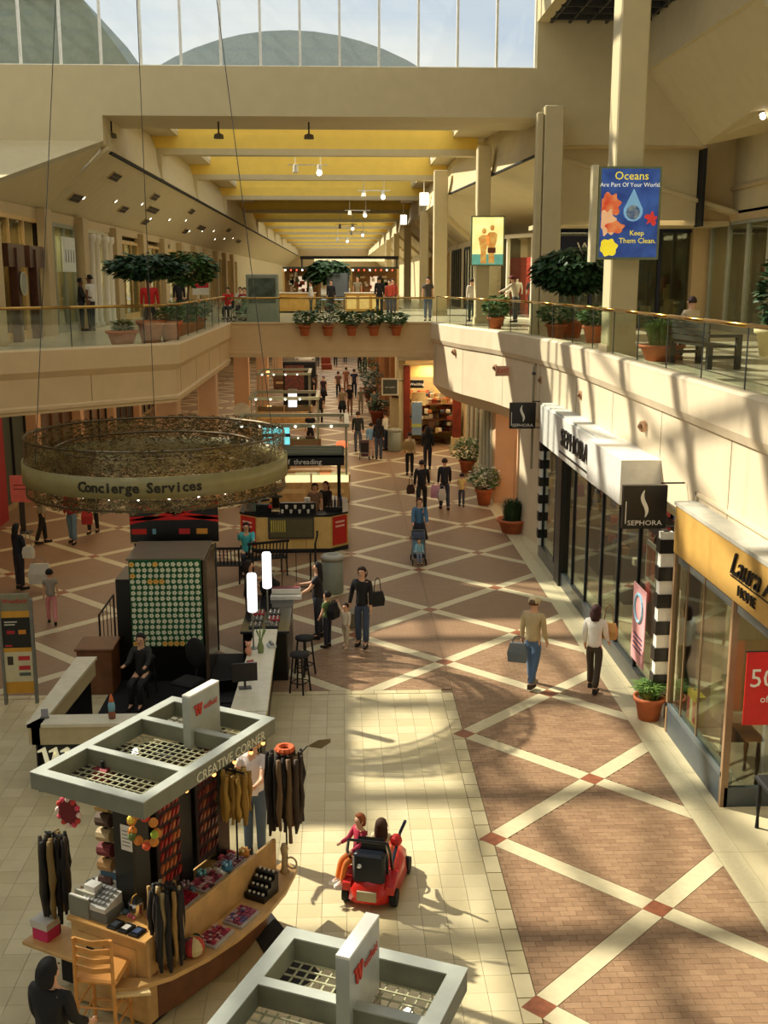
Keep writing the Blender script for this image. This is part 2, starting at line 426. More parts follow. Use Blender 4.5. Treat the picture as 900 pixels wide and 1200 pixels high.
S('trim_5', G().box(-10.9, -10.5, 33.4, 34.4, 0, 4.4), colm((150, 20, 22)))
S('wall_far', G().box(-11, 14, 112, 112.4, 0, 5.4), CREAM2)
# right lower wall beyond the brown shop
wr = S('wall_right_far', G().box(2.75, 3.0, 52.6, 112, 0, 5.4), CREAM2)
for k in range(8):
    y0 = 55 + k * 7
    sh = G().box(2.66, 2.75, y0, y0 + 4.6, .2, 3.4).obj('shop_window', colm([(96, 62, 34), (66, 50, 34), (140, 100, 60)][k % 3], .3), wr)
    G().box(2.45, 2.75, y0 - 1.5, y0 - .9, 0, 5).obj('pilaster', colm((150, 100, 56)), wr)

# ================================================================== SETTING: upper walls
wul = S('wall_upper_left', G().box(-12.6, -12.4, 10, 200, ZU, 9.5).box(-9.1, -8.9, 43.2, 45, ZU, 9.5).box(-9.1, -8.9, 60, 200, ZU, 9.5).box(-12.6, -8.95, 20, 200, 9.3, 9.5), CREAM)
wur = S('wall_upper_right', G().box(15.3, 15.5, 6, 40, ZU, 12).box(12.7, 15.5, 6, 40, 9.35, 9.6).box(12.7, 12.95, 6, 40, 9.3, 11.9).box(7.2, 7.4, 57.5, 200, ZU, 9.5), CREAM)
S('trim_6', G().box(12.6, 12.7, 6, 38, 10.25, 10.35).box(12.6, 12.7, 6, 38, 9.28, 9.5), CREAM2)
S('wall_upper_far', G().box(-12, 14, 195, 196, ZU, 13), CREAM2)

# header wall with the clerestory window
HY = 35
hd = G()
hd.box(-22, 16, HY, HY + .6, 12.28, 13.7)                     # sill beam
hd.box(-22, -7.06, HY, HY + .6, 11.44, 12.28)
hd.box(6.2, 11.2, HY, HY + .6, 11.5, 12.28)
hd.box(6.02, 16, HY, HY + .6, 13.7, 18); hd.box(-22, -11.0, HY, HY + .6, 13.7, 18)  # unseen left panel added to keep sun off the hip
hd.box(-7.3, 6.3, HY + .6, HY + 3, 12.28, 12.9)
S('wall_header', hd, CREAM)
wn = S('window_1', G().box(-11, 6.02, HY + .1, HY + .2, 13.66, 13.74).box(-11, 6.02, HY + .1, HY + .2, 17.9, 18), WHITE)
x = 6.0; k = 0
while x > -11.2:
    G().box(x - .035, x + .035, HY + .08, HY + .2, 13.7, 18).obj('mullion', WHITE, wn)
    G().quad((x - 1.15, HY + .15, 13.72), (x - .04, HY + .15, 13.72), (x - .04, HY + .15, 17.95), (x - 1.15, HY + .15, 17.95)).obj('pane', GLW, wn)
    x -= 1.185

# near court: hips, slopes, roof frame
g = G()
P0 = (-8.9, 24, 9.5)
def slab(g, pts, th=.12, d=(0, 0, 1)):
    top = [(p[0] + d[0] * th, p[1] + d[1] * th, p[2] + d[2] * th) for p in pts]
    return g.loft([pts, top])
slab(g, [(-8.9, 28.0, 9.5), (-7.06, HY, 11.44), (-8.9, HY, 9.5)])
slab(g, [(-8.9, 28.0, 9.5), (-12.6, 24.0, 9.5), (-12.6, HY, 11.44), (-7.06, HY, 11.44)])
S('ceiling_1', g, CREAM)
g = G()
slab(g, [(9.4, 6, 13.6), (9.4, HY, 13.6), (11.25, HY, 11.5), (12.75, 33, 11.7), (12.75, 6, 11.7)])
S('ceiling_2', g, CREAM)
S('ceiling_3', G().box(6.75, 11.35, HY + .7, HY + 1.1, 9.15, 11.45).box(6.75, 12.6, HY + 1.1, 40, 9.15, 9.3), CREAM)
S('trim_15', G().box(11.38, 11.46, HY + .2, HY + .9, 9.1, 11.5), BLKM)
S('trim_15', G().box(6.9, 11.4, HY + .05, HY + .7, 11.44, 11.5), CREAM2)
S('wall_gap', G().box(12.1, 16, 38.1, 38.5, ZU, 9.6).box(11.3, 16, HY + 1.2, HY + 1.5, 9.3, 18), CREAM2)
S('wall_soffit_right', G().box(9.3, 9.42, 6, HY, 13.6, 18), CREAM)
g = G().box(6.3, 9.3, 29.5, HY, 15.1, 15.25)
S('ceiling_4', g, BLKM)
for k in range(7): S('trim_7', G().box(6.3, 9.3, 29.6 + k * .8, 29.66 + k * .8, 14.95, 15.1), DGREY)
for k in range(6): S('trim_7', G().box(6.4 + k * .55, 6.46 + k * .55, 29.5, HY, 14.97, 15.1), DGREY)
S('trim_8', G().box(6.0, 6.35, 24.5, HY, 15.0, 15.8).box(9.2, 9.9, 24, 25, 13.2, 16), CREAM)
# unseen court roof: opening shaped for sun patches, trusses for dappled shade
g = G(); g.box(4.6, 20, -8, HY, 18, 18.3).box(-30, 20, -14, 2, 18, 18.3).box(-30, -19, 2, HY + 1, 18, 18.3)
g.box(-19, 4.6, HY - .2, HY + .6, 18, 18.3)
S('ceiling_5', g, WHITEW)
for k in range(9):
    y = 4.6 + k * 3.6
    g = G().box(-19, 4.6, y, y + .16, 18.0, 18.5)
    tr = S('roof_truss', g, WHITE)
    for j in range(13):
        x = -18.6 + j * 1.8
        G().tube((x, y + .08, 18.4), (x + .9, y + .08, 19.2), .04, n=5).tube((x + .9, y + .08, 19.2), (x + 1.8, y + .08, 18.4), .04, n=5).obj('brace', WHITE, tr)
for k in range(9):                                           # diagonals added out of view to streak the sunlight
    x = -18.8 + k * 2.6
    S('streak_brace', G().tube((x, 4.7, 18.6), (x + 2.6, 18.9, 18.6), .11, n=6).tube((x + 2.6, 18.9, 18.6), (x, 33.3, 18.6), .11, n=6), WHITE)
    S('streak_brace', G().tube((x + 1.5, 4.7, 18.7), (x - 1.5, 18.9, 18.7), .07, n=6).tube((x - 1.5, 18.9, 18.7), (x + 2.2, 33.3, 18.7), .07, n=6), WHITE)
for k in range(8):
    S('roof_purlin', G().box(-19 + k * 3.2, -18.82 + k * 3.2, 2, HY, 18.5, 18.62), WHITE)
S('wall_court_left', G().box(-16.2, -16, 4, 44, 0, 9.5), CREAM)
S('wall_court_back', G().box(-16, 13, -8.4, -8, 0, 18), CREAM)
S('floor_5', G().box(-16, 13, -8, 2, ZU - .3, ZU), UPF)

# corridor skylight
ys = [45, 56, 70, 84, 97, 110, 124, 139, 155, 171, 187]
g = G()
for x0, x1 in ((-7.35, -6.2), (4.5, 6.5)): g.box(x0, x1, HY + 3, 196, 12.9, 13.05)
S('ceiling_6', g, CREAM)
S('wall_skylight', G().box(-6.34, -6.19, HY + 3, 196, 13.06, 13.95).box(4.49, 4.64, HY + 3, 196, 13.06, 13.95), WHITE)
for y in ys:
    bm_ = S('skylight_beam', G().box(-7.25, 5.5, y, y + .5, 12.42, 12.95).box(-6.2, 4.5, y + .1, y + .4, 12.95, 13.9), YELL)
    G().box(-7.3, 5.55, y - .06, y + .56, 12.2, 12.44).obj('beam_foot', CREAM, bm_)
    if y < 150:
        G().box(-7.35, -6.85, y - .1, y + .6, 11.3, 12.2).obj('bracket', CREAM, bm_)
        if y > 52: G().box(4.95, 5.5, y - .1, y + .6, 11.3, 12.2).obj('bracket', CREAM, bm_)
S('skylight_rib', G().box(-6.2, 4.5, 38.3, 38.5, 12.9, 13.6), YELL)
# long cove beams either side
def cove(name, pa, pb, s):
    (xa, ya), (xb, yb) = pa, pb
    g = G(); R_ = []
    for (x, y) in (pa, pb):
        R_.append([(x, y, 11.3), (x + s * .06, y, 11.3), (x - s * .05, y, 11.8), (x - s * .12, y, 12.4), (x - s * .3, y, 12.95), (x - s * .55, y, 12.95), (x - s * .3, y, 11.3)])
    return S(name, g.loft(R_), CREAM)
cove('trim_9', (-6.95, HY + .5), (-6.95, 196), 1)
cove('trim_10', (6.3, HY + .5), (5.1, 52), -1)
cove('trim_10', (5.1, 52), (5.1, 196), -1)
S('trim_11', G().box(-7.02, -6.92, HY + .5, 196, 11.22, 11.3), BLKM)
S('trim_11', G().prism([(6.2, HY + .5), (6.3, HY + .5), (5.14, 52), (5.04, 52)], 11.24, 11.3), BLKM)
# sloped soffits over the galleries
g = G(); slab(g, [(-8.95, HY, 9.5), (-6.95, HY, 11.3), (-6.95, 196, 11.3), (-8.95, 196, 9.5)])
sl = S('ceiling_7', g, CREAM)
g = G(); slab(g, [(12.75, HY + .6, 9.45), (6.3, HY + .6, 11.3), (5.1, 52, 11.3), (7.3, 57.5, 9.5), (12.75, 40, 9.45)])
slab(g, [(5.1, 52, 11.3), (5.1, 196, 11.3), (7.3, 196, 9.5), (7.3, 57.5, 9.5)])
sr = S('ceiling_8', g, CREAM)
G(Matrix.Identity(4)).prism([(-12, HY + .6), (-7.3, HY + .6), (-7.3, 196), (-12, 196)], 13.0, 13.1).obj('roof_deck', CREAM, sl)
G().prism([(5.5, HY + .6), (14, HY + .6), (14, 196), (5.5, 196)], 13.0, 13.1).obj('roof_deck', CREAM, sr)
# beams running over the right slope
for y in (60, 68, 76, 86, 98, 110, 125):
    G().loft([[(5.1, y, 11.35), (5.1, y + .3, 11.35), (5.1, y + .3, 11.05), (5.1, y, 11.05)], [(7.2, y, 9.55), (7.2, y + .3, 9.55), (7.2, y + .3, 9.25), (7.2, y, 9.25)]]).obj('slope_rib', CREAM, sr)
# roofs seen through the clerestory
g = G(); R_ = []
for y in (72, 96):
    R_.append([(-2.9 + 16.4 * math.sin(a), y, 5.95 + 16.4 * math.cos(a)) for a in [R(-62 + 124 * i / 24) for i in range(25)]])
S('roof_vault', g.loft(R_, False, True), colm((150, 160, 158), .5), smooth=False)
g = G().prism([(-22, 48), (-9.9, 48), (-9.9, 60), (-22, 60)], 13.2, 14)
g.loft([[(-22, 48, 14), (-7.6, 48, 14.8), (-10.3, 48, 18.6), (-22, 48, 18.6)], [(-22, 58, 14), (-7.6, 58, 14.8), (-10.3, 58, 18.6), (-22, 58, 18.6)]])
rf = S('roof_block', g, colm((120, 128, 112), .6))
G().box(-22, -10.2, 47.8, 48, 18.5, 18.8).obj('roof_edge', colm((70, 100, 140)), rf)

# ================================================================== glass railings
def rail(name, path, label, off, z0=5.9, step=2.0, railm=BRASS, grp='glass balcony railings'):
    t = T(name, label, 'railing', (path[0][0], path[0][1], 0), 0, None)
    L0 = Vector((path[0][0], path[0][1], 0))
    tot = sum(math.dist(a, b) for a, b in zip(path, path[1:])); pts = []; n = max(1, round(tot / step))
    cand = [along(path, tot * i / n * .9999)[0] for i in range(n + 1)]
    for a, b in zip(cand, cand[1:]):
        a_, b_ = Vector((*a, 0)) - L0, Vector((*b, 0)) - L0; d = (b_ - a_).normalized(); nn = Vector((-d.y, d.x, 0)) * .008
        A, B = a_ + d * .012, b_ - d * .012
        G().quad((A.x, A.y, z0 - .05), (B.x, B.y, z0 - .05), (B.x, B.y, z0 + .9), (A.x, A.y, z0 + .9)).obj('glass_panel', GLS, t)
        g = G(); g.tube(tuple(b_ + Vector((0, 0, z0 - .05))), tuple(b_ + Vector((0, 0, z0 + .9))), .012, n=5); g.obj('clamp_post', DGREY, t)
    g = G(); g.path([(p[0] - L0.x, p[1] - L0.y, z0 + .93) for p in cand], .035, 8); g.obj('handrail', railm, t, True)
    return t
def offs(path, d):
    out = []
    for i, p in enumerate(path):
        a = Vector(path[max(i - 1, 0)]); b = Vector(path[min(i + 1, len(path) - 1)]); t = (b - a).normalized(); out.append((p[0] - t.y * d, p[1] + t.x * d))
    return out
rail('glass_railing', offs(RP, -.12), 'long curved glass balustrade with brass handrail above the right hand shops', 0)
rail('glass_railing', offs(LP, -.12), 'angled glass balustrade with dark brass handrail on the left gallery', 0)
rail('glass_railing', [(3.55, 41.55), (-4.15, 41.55)], 'glass balustrade across the bridge behind the hanging flower pots', 0, z0=5.85)

# ================================================================== upper level shopfronts
def storefront(name, label, a, b, z0, z1, bays, glassm, framem, backm, cat='shopfront', depth=1.6, sign=None, base=.25, side=1, backcol=None, goods=None):
    """glazed shopfront from a to b with frame, panes, back wall and goods; 'side' gives the inside direction"""
    A, B = Vector(a), Vector(b); L = (B - A).length; ang = math.degrees(math.atan2(B.y - A.y, B.x - A.x))
    t = T(name, label, cat, (a[0], a[1], z0), ang)
    s = side; h = z1 - z0
    g = G(); g.box(0, L, -.06, .06, h - .12, h); g.box(0, L, -.06, .06, 0, base)
    g.obj('frame', framem, t)
    for i in range(bays + 1):
        x = L * i / bays; G().box(x - .05, x + .05, -.07, .07, base, h - .12).obj('mullion', framem, t)
    for i in range(bays):
        G().box(L * i / bays + .05, L * (i + 1) / bays - .05, -.008, .008, base, h - .12).obj('pane', glassm, t)
    g = G(); y0, y1 = sorted((s * depth, s * (depth + .1))); g.box(0, L, y0, y1, 0, h)
    ya, yb = sorted((s * .07, s * depth)); g.box(-.05, 0, ya, yb, 0, h).box(L, L + .05, ya, yb, 0, h).box(0, L, ya, yb, h, h + .06)
    g.obj('display_wall', backm, t)
    if goods:
        for k, c in enumerate(goods):
            g = G()
            for i in range(14):
                x = rnd.uniform(.2, L - .4); y = s * rnd.uniform(depth * .6, depth * .9); z = rnd.uniform(.2, h * .75)
                g.cb((x, y, z), (rnd.uniform(.1, .45), .12, rnd.uniform(.15, .6)))
            g.obj('merchandise', colm(c), t, kind='stuff')
    return t
def arealight(name, loc, size, power, col=(1, .8, .55), rot=(0, 0, 0), sy=None):
    l = bpy.data.lights.new(name, 'AREA'); l.energy = power; l.color = col; l.size = size
    if sy: l.shape = 'RECTANGLE'; l.size_y = sy
    o = bpy.data.objects.new(name, l); COL.objects.link(o); o.location = loc; o.rotation_euler = rot; return o
TIMB = mat('oak_frame', (206, 168, 104), .5, var=.08)
t = storefront('dark_timber_shopfront', 'leftmost upper shopfront with carved dark timber posts and round fan sign', (-8.9, 33.6), (-8.9, 29.3), ZU, 9.2, 3, GLS2, TIMB, colm((150, 126, 74)), side=-1, goods=[(60, 40, 24), (150, 60, 40), (90, 90, 60)])
g = G(Matrix.Identity(4))
for x in (1.1, 3.0): G().bbox(x - .12, x + .12, .05, .3, 0, 2.5, .02).obj('carved_post', DWOOD, t)

for x in (.15, 2.2): G().box(x, x + 1.5, .05, .25, 2.0, 2.6).obj('carved_panel', DWOOD, t)
fan = T('round_fan_sign', 'round pale wicker disc hanging in front of the leftmost upper shop', 'sign', (-8.55, 30.8, 7.35), 0)
g = G(); g.torus((0, 0, 0), .3, .02, 20, 5, 'x'); g.torus((0, 0, 0), .18, .012, 16, 5, 'x')
for k in range(10): g.tube((0, 0, 0), (0, .3 * math.cos(k * .628), .3 * math.sin(k * .628)), .008, n=4)
g.obj('rim', colm((190, 184, 160)), fan); G().tube((-.01, 0, 0), (.01, 0, 0), .29, n=20).obj('disc', colm((150, 148, 128)), fan); G().tube((-.3, 0, .3), (0, 0, .3), .01, n=5).obj('bracket', BLKM, fan)
t = storefront('white_window_shopfront', 'upper left shopfront behind the man in the white shirt', (-8.9, 38.2), (-8.9, 34.2), ZU, 9.2, 3, GLS2, colm((150, 150, 128)), colm((170, 166, 130)), side=-1, goods=[(70, 84, 60), (200, 196, 170)])
G().box(.3, 1.9, .08, .14, 1.9, 3.0).obj('notice_board', colm((222, 226, 214)), t)
for k in range(4): G().box(.55 + .35 * k, .6 + .35 * k, .14, .15, 2.2, 2.6).obj('print_line', DGREY, t)
t = storefront('column_shopfront', 'upper shopfront with white fluted columns behind the left potted tree', (-8.9, 43.0), (-8.9, 39.2), ZU, 9.2, 2, GLS2, colm((196, 188, 150)), colm((120, 116, 90)), side=-1)
for x in (.3, 1.2, 2.6, 3.5):
    G().lathe([(.2, 0), (.2, .15), (.14, .2), (.13, 2.9), (.2, 3.0), (.2, 3.2)], (x, .3, 0), 12).obj('column', WHITEW, t, True)
G().box(1.5, 2.2, .1, .16, 2.3, 2.9).obj('framed_picture', DGREY, t)
for k in range(9):
    y0 = 45.4 + k * 6
    nm = ['pale stone upper shopfront', 'upper shopfront with dark doorway', 'upper shopfront with a lit round clock sign', 'upper shopfront with cream pilasters', 'small dark upper shopfront', 'upper shopfront with blue and black sign', 'distant tan upper shopfront', 'distant grey upper shopfront', 'distant olive upper shopfront'][k]
    where = ['just right of the column shopfront', 'behind the second potted tree', 'beyond the second potted tree', 'behind the seated group in red', 'left of the grey kiosk', 'above the grey kiosk', 'next past the grey kiosk', 'second past the grey kiosk', 'last one seen on the left gallery'][k]
    c = [(176, 166, 126), (60, 52, 36), (110, 104, 66), (190, 176, 130), (60, 54, 42), (52, 56, 70), (150, 130, 90), (110, 110, 96), (96, 96, 60)][k]
    t = storefront('shopfront', nm + ' ' + where, (-8.9, y0 + 4.6), (-8.9, y0), ZU, 9.0, 3, GLS2, TIMB, colm(c), side=-1, depth=1.2, goods=[(70, 60, 40), (160, 120, 80)])
    S('pilaster', G().box(-9.0, -8.6, y0 - 1.2, y0 - .1, ZU, 9.4), CREAM2)
    if k == 2: G().lathe([(.001, 0), (.4, .0), (.42, .06), (.001, .07)], (2.2, .1, 2.5), 16).obj('clock_disc', colm((180, 200, 120), emit=.4), t)
for y in (28.7, 33.9, 38.7): S('pilaster', G().bbox(-9.0, -8.55, y - .35, y + .35, ZU, 9.5), CREAM2)
S('trim_12', G().box(-9.1, -8.85, 20, 60, 9.2, 9.5), CREAM2)
# right gallery
t = storefront('toy_shopfront', 'large upper right shopfront with hanging lanterns behind the bench', (12.7, 24.2), (12.7, 38.0), ZU, 9.3, 8, GLS2, colm((150, 150, 132)), colm((128, 116, 84)), side=-1, depth=2.4, goods=[(96, 60, 34), (60, 96, 50), (190, 150, 60), (60, 60, 50), (150, 50, 34), (110, 60, 40), (170, 130, 60)])
t = storefront('beauty_shopfront', 'upper right shopfront with pale panels at the frame edge', (12.7, 12.5), (12.7, 24), ZU, 9.3, 6, GLS2, colm((160, 156, 136)), colm((150, 136, 98)), side=-1, depth=2.4, goods=[(110, 90, 60), (200, 190, 160)])
# angled shop with mannequins beyond the big column
t = storefront('mannequin_shopfront', 'upper shop with pale interior, mannequins and a magenta curtain behind the couple poster', (9.6, 42.9), (6.6, 50.6), ZU, 9.3, 4, GLS2, WHITEW, colm((222, 206, 172)), side=-1, depth=2.2, base=.05)
G().box(6.9, 7.8, -1.1, -1.0, 0, 2.6).obj('curtain', colm((150, 16, 50)), t); G().box(6.3, 6.8, -1.3, -1.0, .0, 2.6).obj('curtain', colm((196, 60, 60)), t)
text('shop_sign', 'GAN', .42, LAMPT, t, (2.8, .1, 2.55), (R(90), 0, R(180)), .02)
t = storefront('open_shopfront', 'narrow dark striped upper shopfront past the third column', (6.75, 51.0), (7.2, 57.0), ZU, 9.2, 3, GLS2, TIMB, colm((70, 62, 40)), side=-1, depth=1.4)
for k in range(6):
    y0 = 59 + k * 7
    t = storefront('shopfront', ['tall dark glazed upper shopfront right of the far walkway', 'second dark glazed upper shopfront right of the far walkway', 'third dark upper shopfront right of the far walkway', 'fourth small upper shopfront on the far right', 'fifth small upper shopfront on the far right', 'last small upper shopfront on the far right'][k], (7.2, y0), (7.2, y0 + 5), ZU, 9.2, 4, GLS2, BLKM if k < 2 else TIMB, colm([(40, 36, 26), (50, 46, 34), (90, 76, 50)][k % 3]), side=-1, depth=1.2)
t = storefront('navy_shopfront', 'navy fronted upper shop behind the dark potted tree', (12.2, 38.4), (7.5, 38.4), ZU, 9.15, 4, GLS2, colm((30, 34, 56)), colm((96, 72, 50)), side=-1, goods=[(120, 50, 40), (180, 150, 100), (60, 60, 80)], depth=1.2, base=.05)
G().box(3.0, 4.9, .08, .25, 2.3, 3.1).obj('sign_panel', colm((24, 30, 54)), t); text('sign_letters', 'Wild', .5, WPAPER, t, (3.6, .27, 2.7), (R(90), 0, R(180)), .01)
# tall wall piece of the right gallery between shop top and slope is in wall_upper_right

# ================================================================== lower right shopfronts
DB = colm((58, 62, 64), .3)
t = T('cosmetics_shopfront', 'long glazed cosmetics shopfront with white canopy and SEPHORA letters', 'shopfront', (5.5, 18, 0), 0)
G().box(-.06, .08, -.1, 11.3, 0, .34).obj('stone_base', DB, t)
G().box(-.03, .08, -.1, 11.3, 3.12, 3.3).obj('head_frame', BLACK, t)
ys_ = [0, 1.45, 2.9, 4.3, 5.7, 7.1, 8.2, 9.3, 11.0]
for y in ys_: G().box(-.03, .05, y - .03, y + .03, .34, 3.12).obj('mullion', BLKM, t)
for a, b in zip(ys_, ys_[1:]): G().box(0, .015, a + .03, b - .03, .34, 3.12).obj('pane', GLS2, t)
G().box(-.12, .12, 8.15, 8.75, 0, 3.2).obj('black_pier', BLACK, t)
cp = G().box(-.16, .3, 4.1, 11.0, 3.22, 4.2).obj('canopy', WHITE, t)
G().box(-.43, .3, 1.4, 4.1, 3.46, 4.28).obj('canopy_block', WHITE, cp)
G().box(-.12, .3, 4.1, 11.0, 4.2, 4.25).obj('canopy_cap', colm((200, 200, 190)), cp)
text('SEPHORA', 'SEPHORA', .60, BLACK, cp, (-.18, 6.6, 3.75), FACE_L, .02, sx=1.15).name = 'letters'
G().box(-.18, -.16, 4.9, 8.3, 3.36, 3.40).obj('underline', BLACK, cp)
for y in (11.12, -.12):
    g = G().box(-.1, .12, y - .09, y + .09, .34, 3.3); ck = g.obj('striped_pier', WHITE, t)
    for k in range(6): G().box(-.13, .13, y - .11, y + .11, .55 + k * .48, .79 + k * .48).obj('black_block', BLACK, ck)
# interior
g = G(); g.box(2.9, 3.0, 0, 11, 0, 3.3)
for y in (1.5, 4.2, 7.0, 9.6): g.box(1.1, 1.9, y - .5, y + .5, 0, 1.1)
g.obj('interior_counters', colm((70, 62, 50)), t)
for k, c in enumerate([(170, 60, 50), (210, 200, 180), (70, 90, 120), (190, 150, 90)]):
    g = G()
    for i in range(30):
        g.cb((rnd.choice([1.2, 1.7, 2.8]), rnd.uniform(.4, 10.6), rnd.choice([1.2, 1.7, 2.1, 2.5])), (.15, .2, .16))
    g.obj('merchandise', colm(c), t, kind='stuff')
po = T('pink_window_poster', 'pink poster with blue ring hanging in the cosmetics shop window', 'poster', (5.44, 19.05, .55), 0)
G().box(-.01, .01, -.42, .42, 0, 1.45).obj('sheet', colm((228, 164, 164)), po)
G().torus((-.015, 0, 1.05), .26, .03, 20, 5, 'x').obj('ring_print', colm((150, 200, 220)), po)
for k in range(4): G().box(-.014, -.011, -.3, .3, .5 - .09 * k, .53 - .09 * k).obj('print_line', colm((70, 50, 90)), po)
po = T('product_photo_board', 'square photo board with white border in the cosmetics window', 'poster', (5.7, 19.3, 2.0), 0)
G().box(-.02, .02, -.35, .35, 0, .75).obj('frame', WHITE, po); G().box(-.03, -.02, -.27, .27, .08, .67).obj('print', colm((176, 96, 70)), po)
po = T('red_strip_banner', 'narrow red banner inside the cosmetics shop near the door', 'banner', (6.3, 21.5, 1.0), 0); G().box(-.02, .02, -.14, .14, 0, 1.6).obj('cloth', colm((190, 50, 50)), po); G().box(-.03, .03, -.18, .18, 1.6, 1.64).obj('rod', BLKM, po)
po = T('round_mirror_display', 'large pale disc display on a pole inside the cosmetics shop', 'display', (6.3, 20.6, 0), 0)
G().tube((-.02, 0, 2.15), (.02, 0, 2.15), .5, n=24).obj('disc', colm((190, 186, 164)), po); G().tube((0, 0, 0), (0, 0, 1.7), .02).obj('pole', CHROME, po)
def flame_sign(loc, label, w=.74, h=.74):
    s = T('hanging_shop_sign', label, 'sign', loc, 0)
    G().box(-w / 2, w / 2, -.06, .06, -h / 2, h / 2).obj('panel', BLACK, s)
    g = G(); R_ = []
    for i in range(15):                                        # s shaped flame
        t_ = i / 14; z = -.17 + .46 * t_; x = .035 * math.sin(t_ * 6.0 + .2) - .02 * t_; wd = .036 * math.sin(math.pi * (t_ * .96 + .02)) ** .8 + .002
        R_.append([(x - wd, -.068, z), (x + wd, -.068, z), (x + wd, -.062, z), (x - wd, -.062, z)])
    g.loft(R_); g.obj('flame_emblem', WPAPER, s)
    text('sign_letters', 'SEPHORA', .12, WPAPER, s, (0, -.07, -.27), FACE_CAM, .004, sx=1.15)
    G().box(-w / 2 + .04, -w / 2 + .055, -.066, -.06, -.28, .1).obj('side_line', WPAPER, s)
    G().tube((w / 2 - .1, 0, h / 2 + .03), (w / 2 + .3, 0, h / 2 + .03), .015, n=6).tube((w / 2, 0, -h / 2 + .02), (w / 2 + .3, 0, -h / 2 + .02), .015, n=6).obj('bracket', BLACK, s)
    return s
flame_sign((5.10, 17.9, 3.74), 'nearer black hanging sign with white flame emblem beside the canopy')
flame_sign((5.06, 30.2, 3.77), 'farther black hanging sign with white flame emblem beside the salmon alcove', .72, .72)
S('wall_pier', G().box(5.62, 5.95, 17.3, 17.85, 0, 3.6), FASC)
S('trim_13', G().box(5.76, 5.82, 8, 17.3, 4.05, 4.10).box(5.76, 5.82, 17.25, 17.3, 3.5, 4.10), FASC)
# home store
GOLD = mat('gold_sign_paint', (206, 162, 84), .5, var=.05)
t = T('home_store_shopfront', 'corner shopfront with gold Laura Ashley sign band and glazed corner window', 'shopfront', (5.5, 14.5, 0), 0)
G().box(-.06, .0, -7, 2.75, 3.12, 3.9).obj('sign_band', GOLD, t); G().box(-.08, .5, -7, 2.78, 3.9, 3.96).obj('sign_ledge', colm((190, 186, 170)), t)
G().box(0, .3, -7, 2.75, 2.95, 3.9).obj('sign_backing', colm((120, 122, 116)), t)
BG_ = colm((96, 104, 104), .4)
G().box(-.04, .12, 0, 2.75, 0, .45).obj('stall_base', colm((72, 80, 84), .4), t); G().box(-.05, .12, 0, 2.75, .45, .52).obj('sill', BG_, t)
BRZ = colm((150, 120, 88), .4)
for y in (0, 2.7): G().box(-.05, .05, y - .04, y + .04, .0, 3.12).obj('corner_mullion', BRZ, t)
for y in (1.3, 2.1): G().box(-.015, .015, y - .012, y + .012, .5, 3.1).obj('glazing_bar', BRZ, t)
for a, b in ((.04, 1.29), (1.31, 2.09), (2.11, 2.66)): G().box(-.006, .006, a, b, .52, 2.95).obj('pane', GLS2, t)
G().box(.05, 1.6, -.006, .006, .3, 2.95).obj('return_pane', GLS2, t); G().box(.0, 1.6, -.04, .04, 0, .3).obj('return_base', colm((72, 80, 84), .4), t)
G().box(3.2, 3.3, -7, 2.7, 0, 3.3).obj('interior_wall', colm((60, 64, 50)), t)
g = G()
for k in range(5): g.loft([[(.5 + .04 * j, 1.7 + k * .12 + .03 * (j % 2), .5) for j in range(2)] + [(.7, 1.75 + k * .12, .5)], [(.5 + .04 * j, 1.7 + k * .12 + .03 * (j % 2), 2.9) for j in range(2)] + [(.7, 1.75 + k * .12, 2.9)]])
g.obj('curtain', colm((222, 214, 178)), t)
G().box(.5, 1.3, .5, 1.6, .0, .75).obj('display_table', BWOOD, t)
G().box(.7, .8, .35, .45, .0, 2.6).obj('lilac_drape', colm((150, 140, 160)), t)
sn = text('store_name', 'Laura Ashley', .46, BLACK, t, (-.08, .12, 3.63), FACE_L, .014, 'LEFT', sx=1.1); sn.data.shear = .45; sn.data.space_character = .95
text('store_line', 'HOME', .21, BLACK, t, (-.08, -.22, 3.31), FACE_L, .012, 'LEFT', sx=1.1)
G().box(-.075, -.06, -3, .12, 3.44, 3.455).obj('underline', BLACK, t)
r = T('red_sale_banner', 'red hanging banner reading 50% at the home store entrance', 'banner', (5.63, 14.25, 1.36), 0)
G().box(-.02, .62, -.01, .01, 0, 1.08).obj('cloth', RED, r)
text('banner_number', '50%', .38, WPAPER, r, (.03, -.015, .68), FACE_CAM, .003, 'LEFT')
text('banner_line', 'off', .15, WPAPER, r, (.2, -.015, .38), FACE_CAM, .003, 'LEFT')
G().tube((-.04, 0, 1.08), (.66, 0, 1.08), .012).obj('rod', BLKM, r); G().tube((.3, 0, 1.08), (.3, 0, 1.75), .008).obj('cord', BLKM, r)
sb = T('yellow_shopping_bag', 'yellow and pink striped bag standing in the home store corner window', 'bag', (5.66, 16.35, .52), 0)
g = G(); g.mi = 0; g.box(-.08, .08, -.22, .22, 0, .5); g.obj('bag_body', colm((200, 176, 60)), sb)
for k in range(3): G().box(-.085, -.08, -.2 + k * .14, -.12 + k * .14, .03, .4).obj('stripe', colm([(200, 60, 90), (230, 220, 190), (200, 60, 90)][k]), sb)
G().torus((0, 0, .5), .1, .012, 10, 5, 'x', 0, 180).obj('handle', colm((60, 130, 110)), sb)
tb = T('dark_side_table', 'dark carved table at the home store entrance by the frame edge', 'table', (6.0, 13.6, 0), 0)
G().bbox(-.3, .3, -.3, .3, .72, .78).obj('tabletop', BLKM, tb)
for sx in (-1, 1):
    for sy in (-1, 1): G().lathe([(.03, 0), (.02, .2), (.04, .4), (.025, .72)], (sx * .24, sy * .24, 0), 8).obj('leg', BLKM, tb)
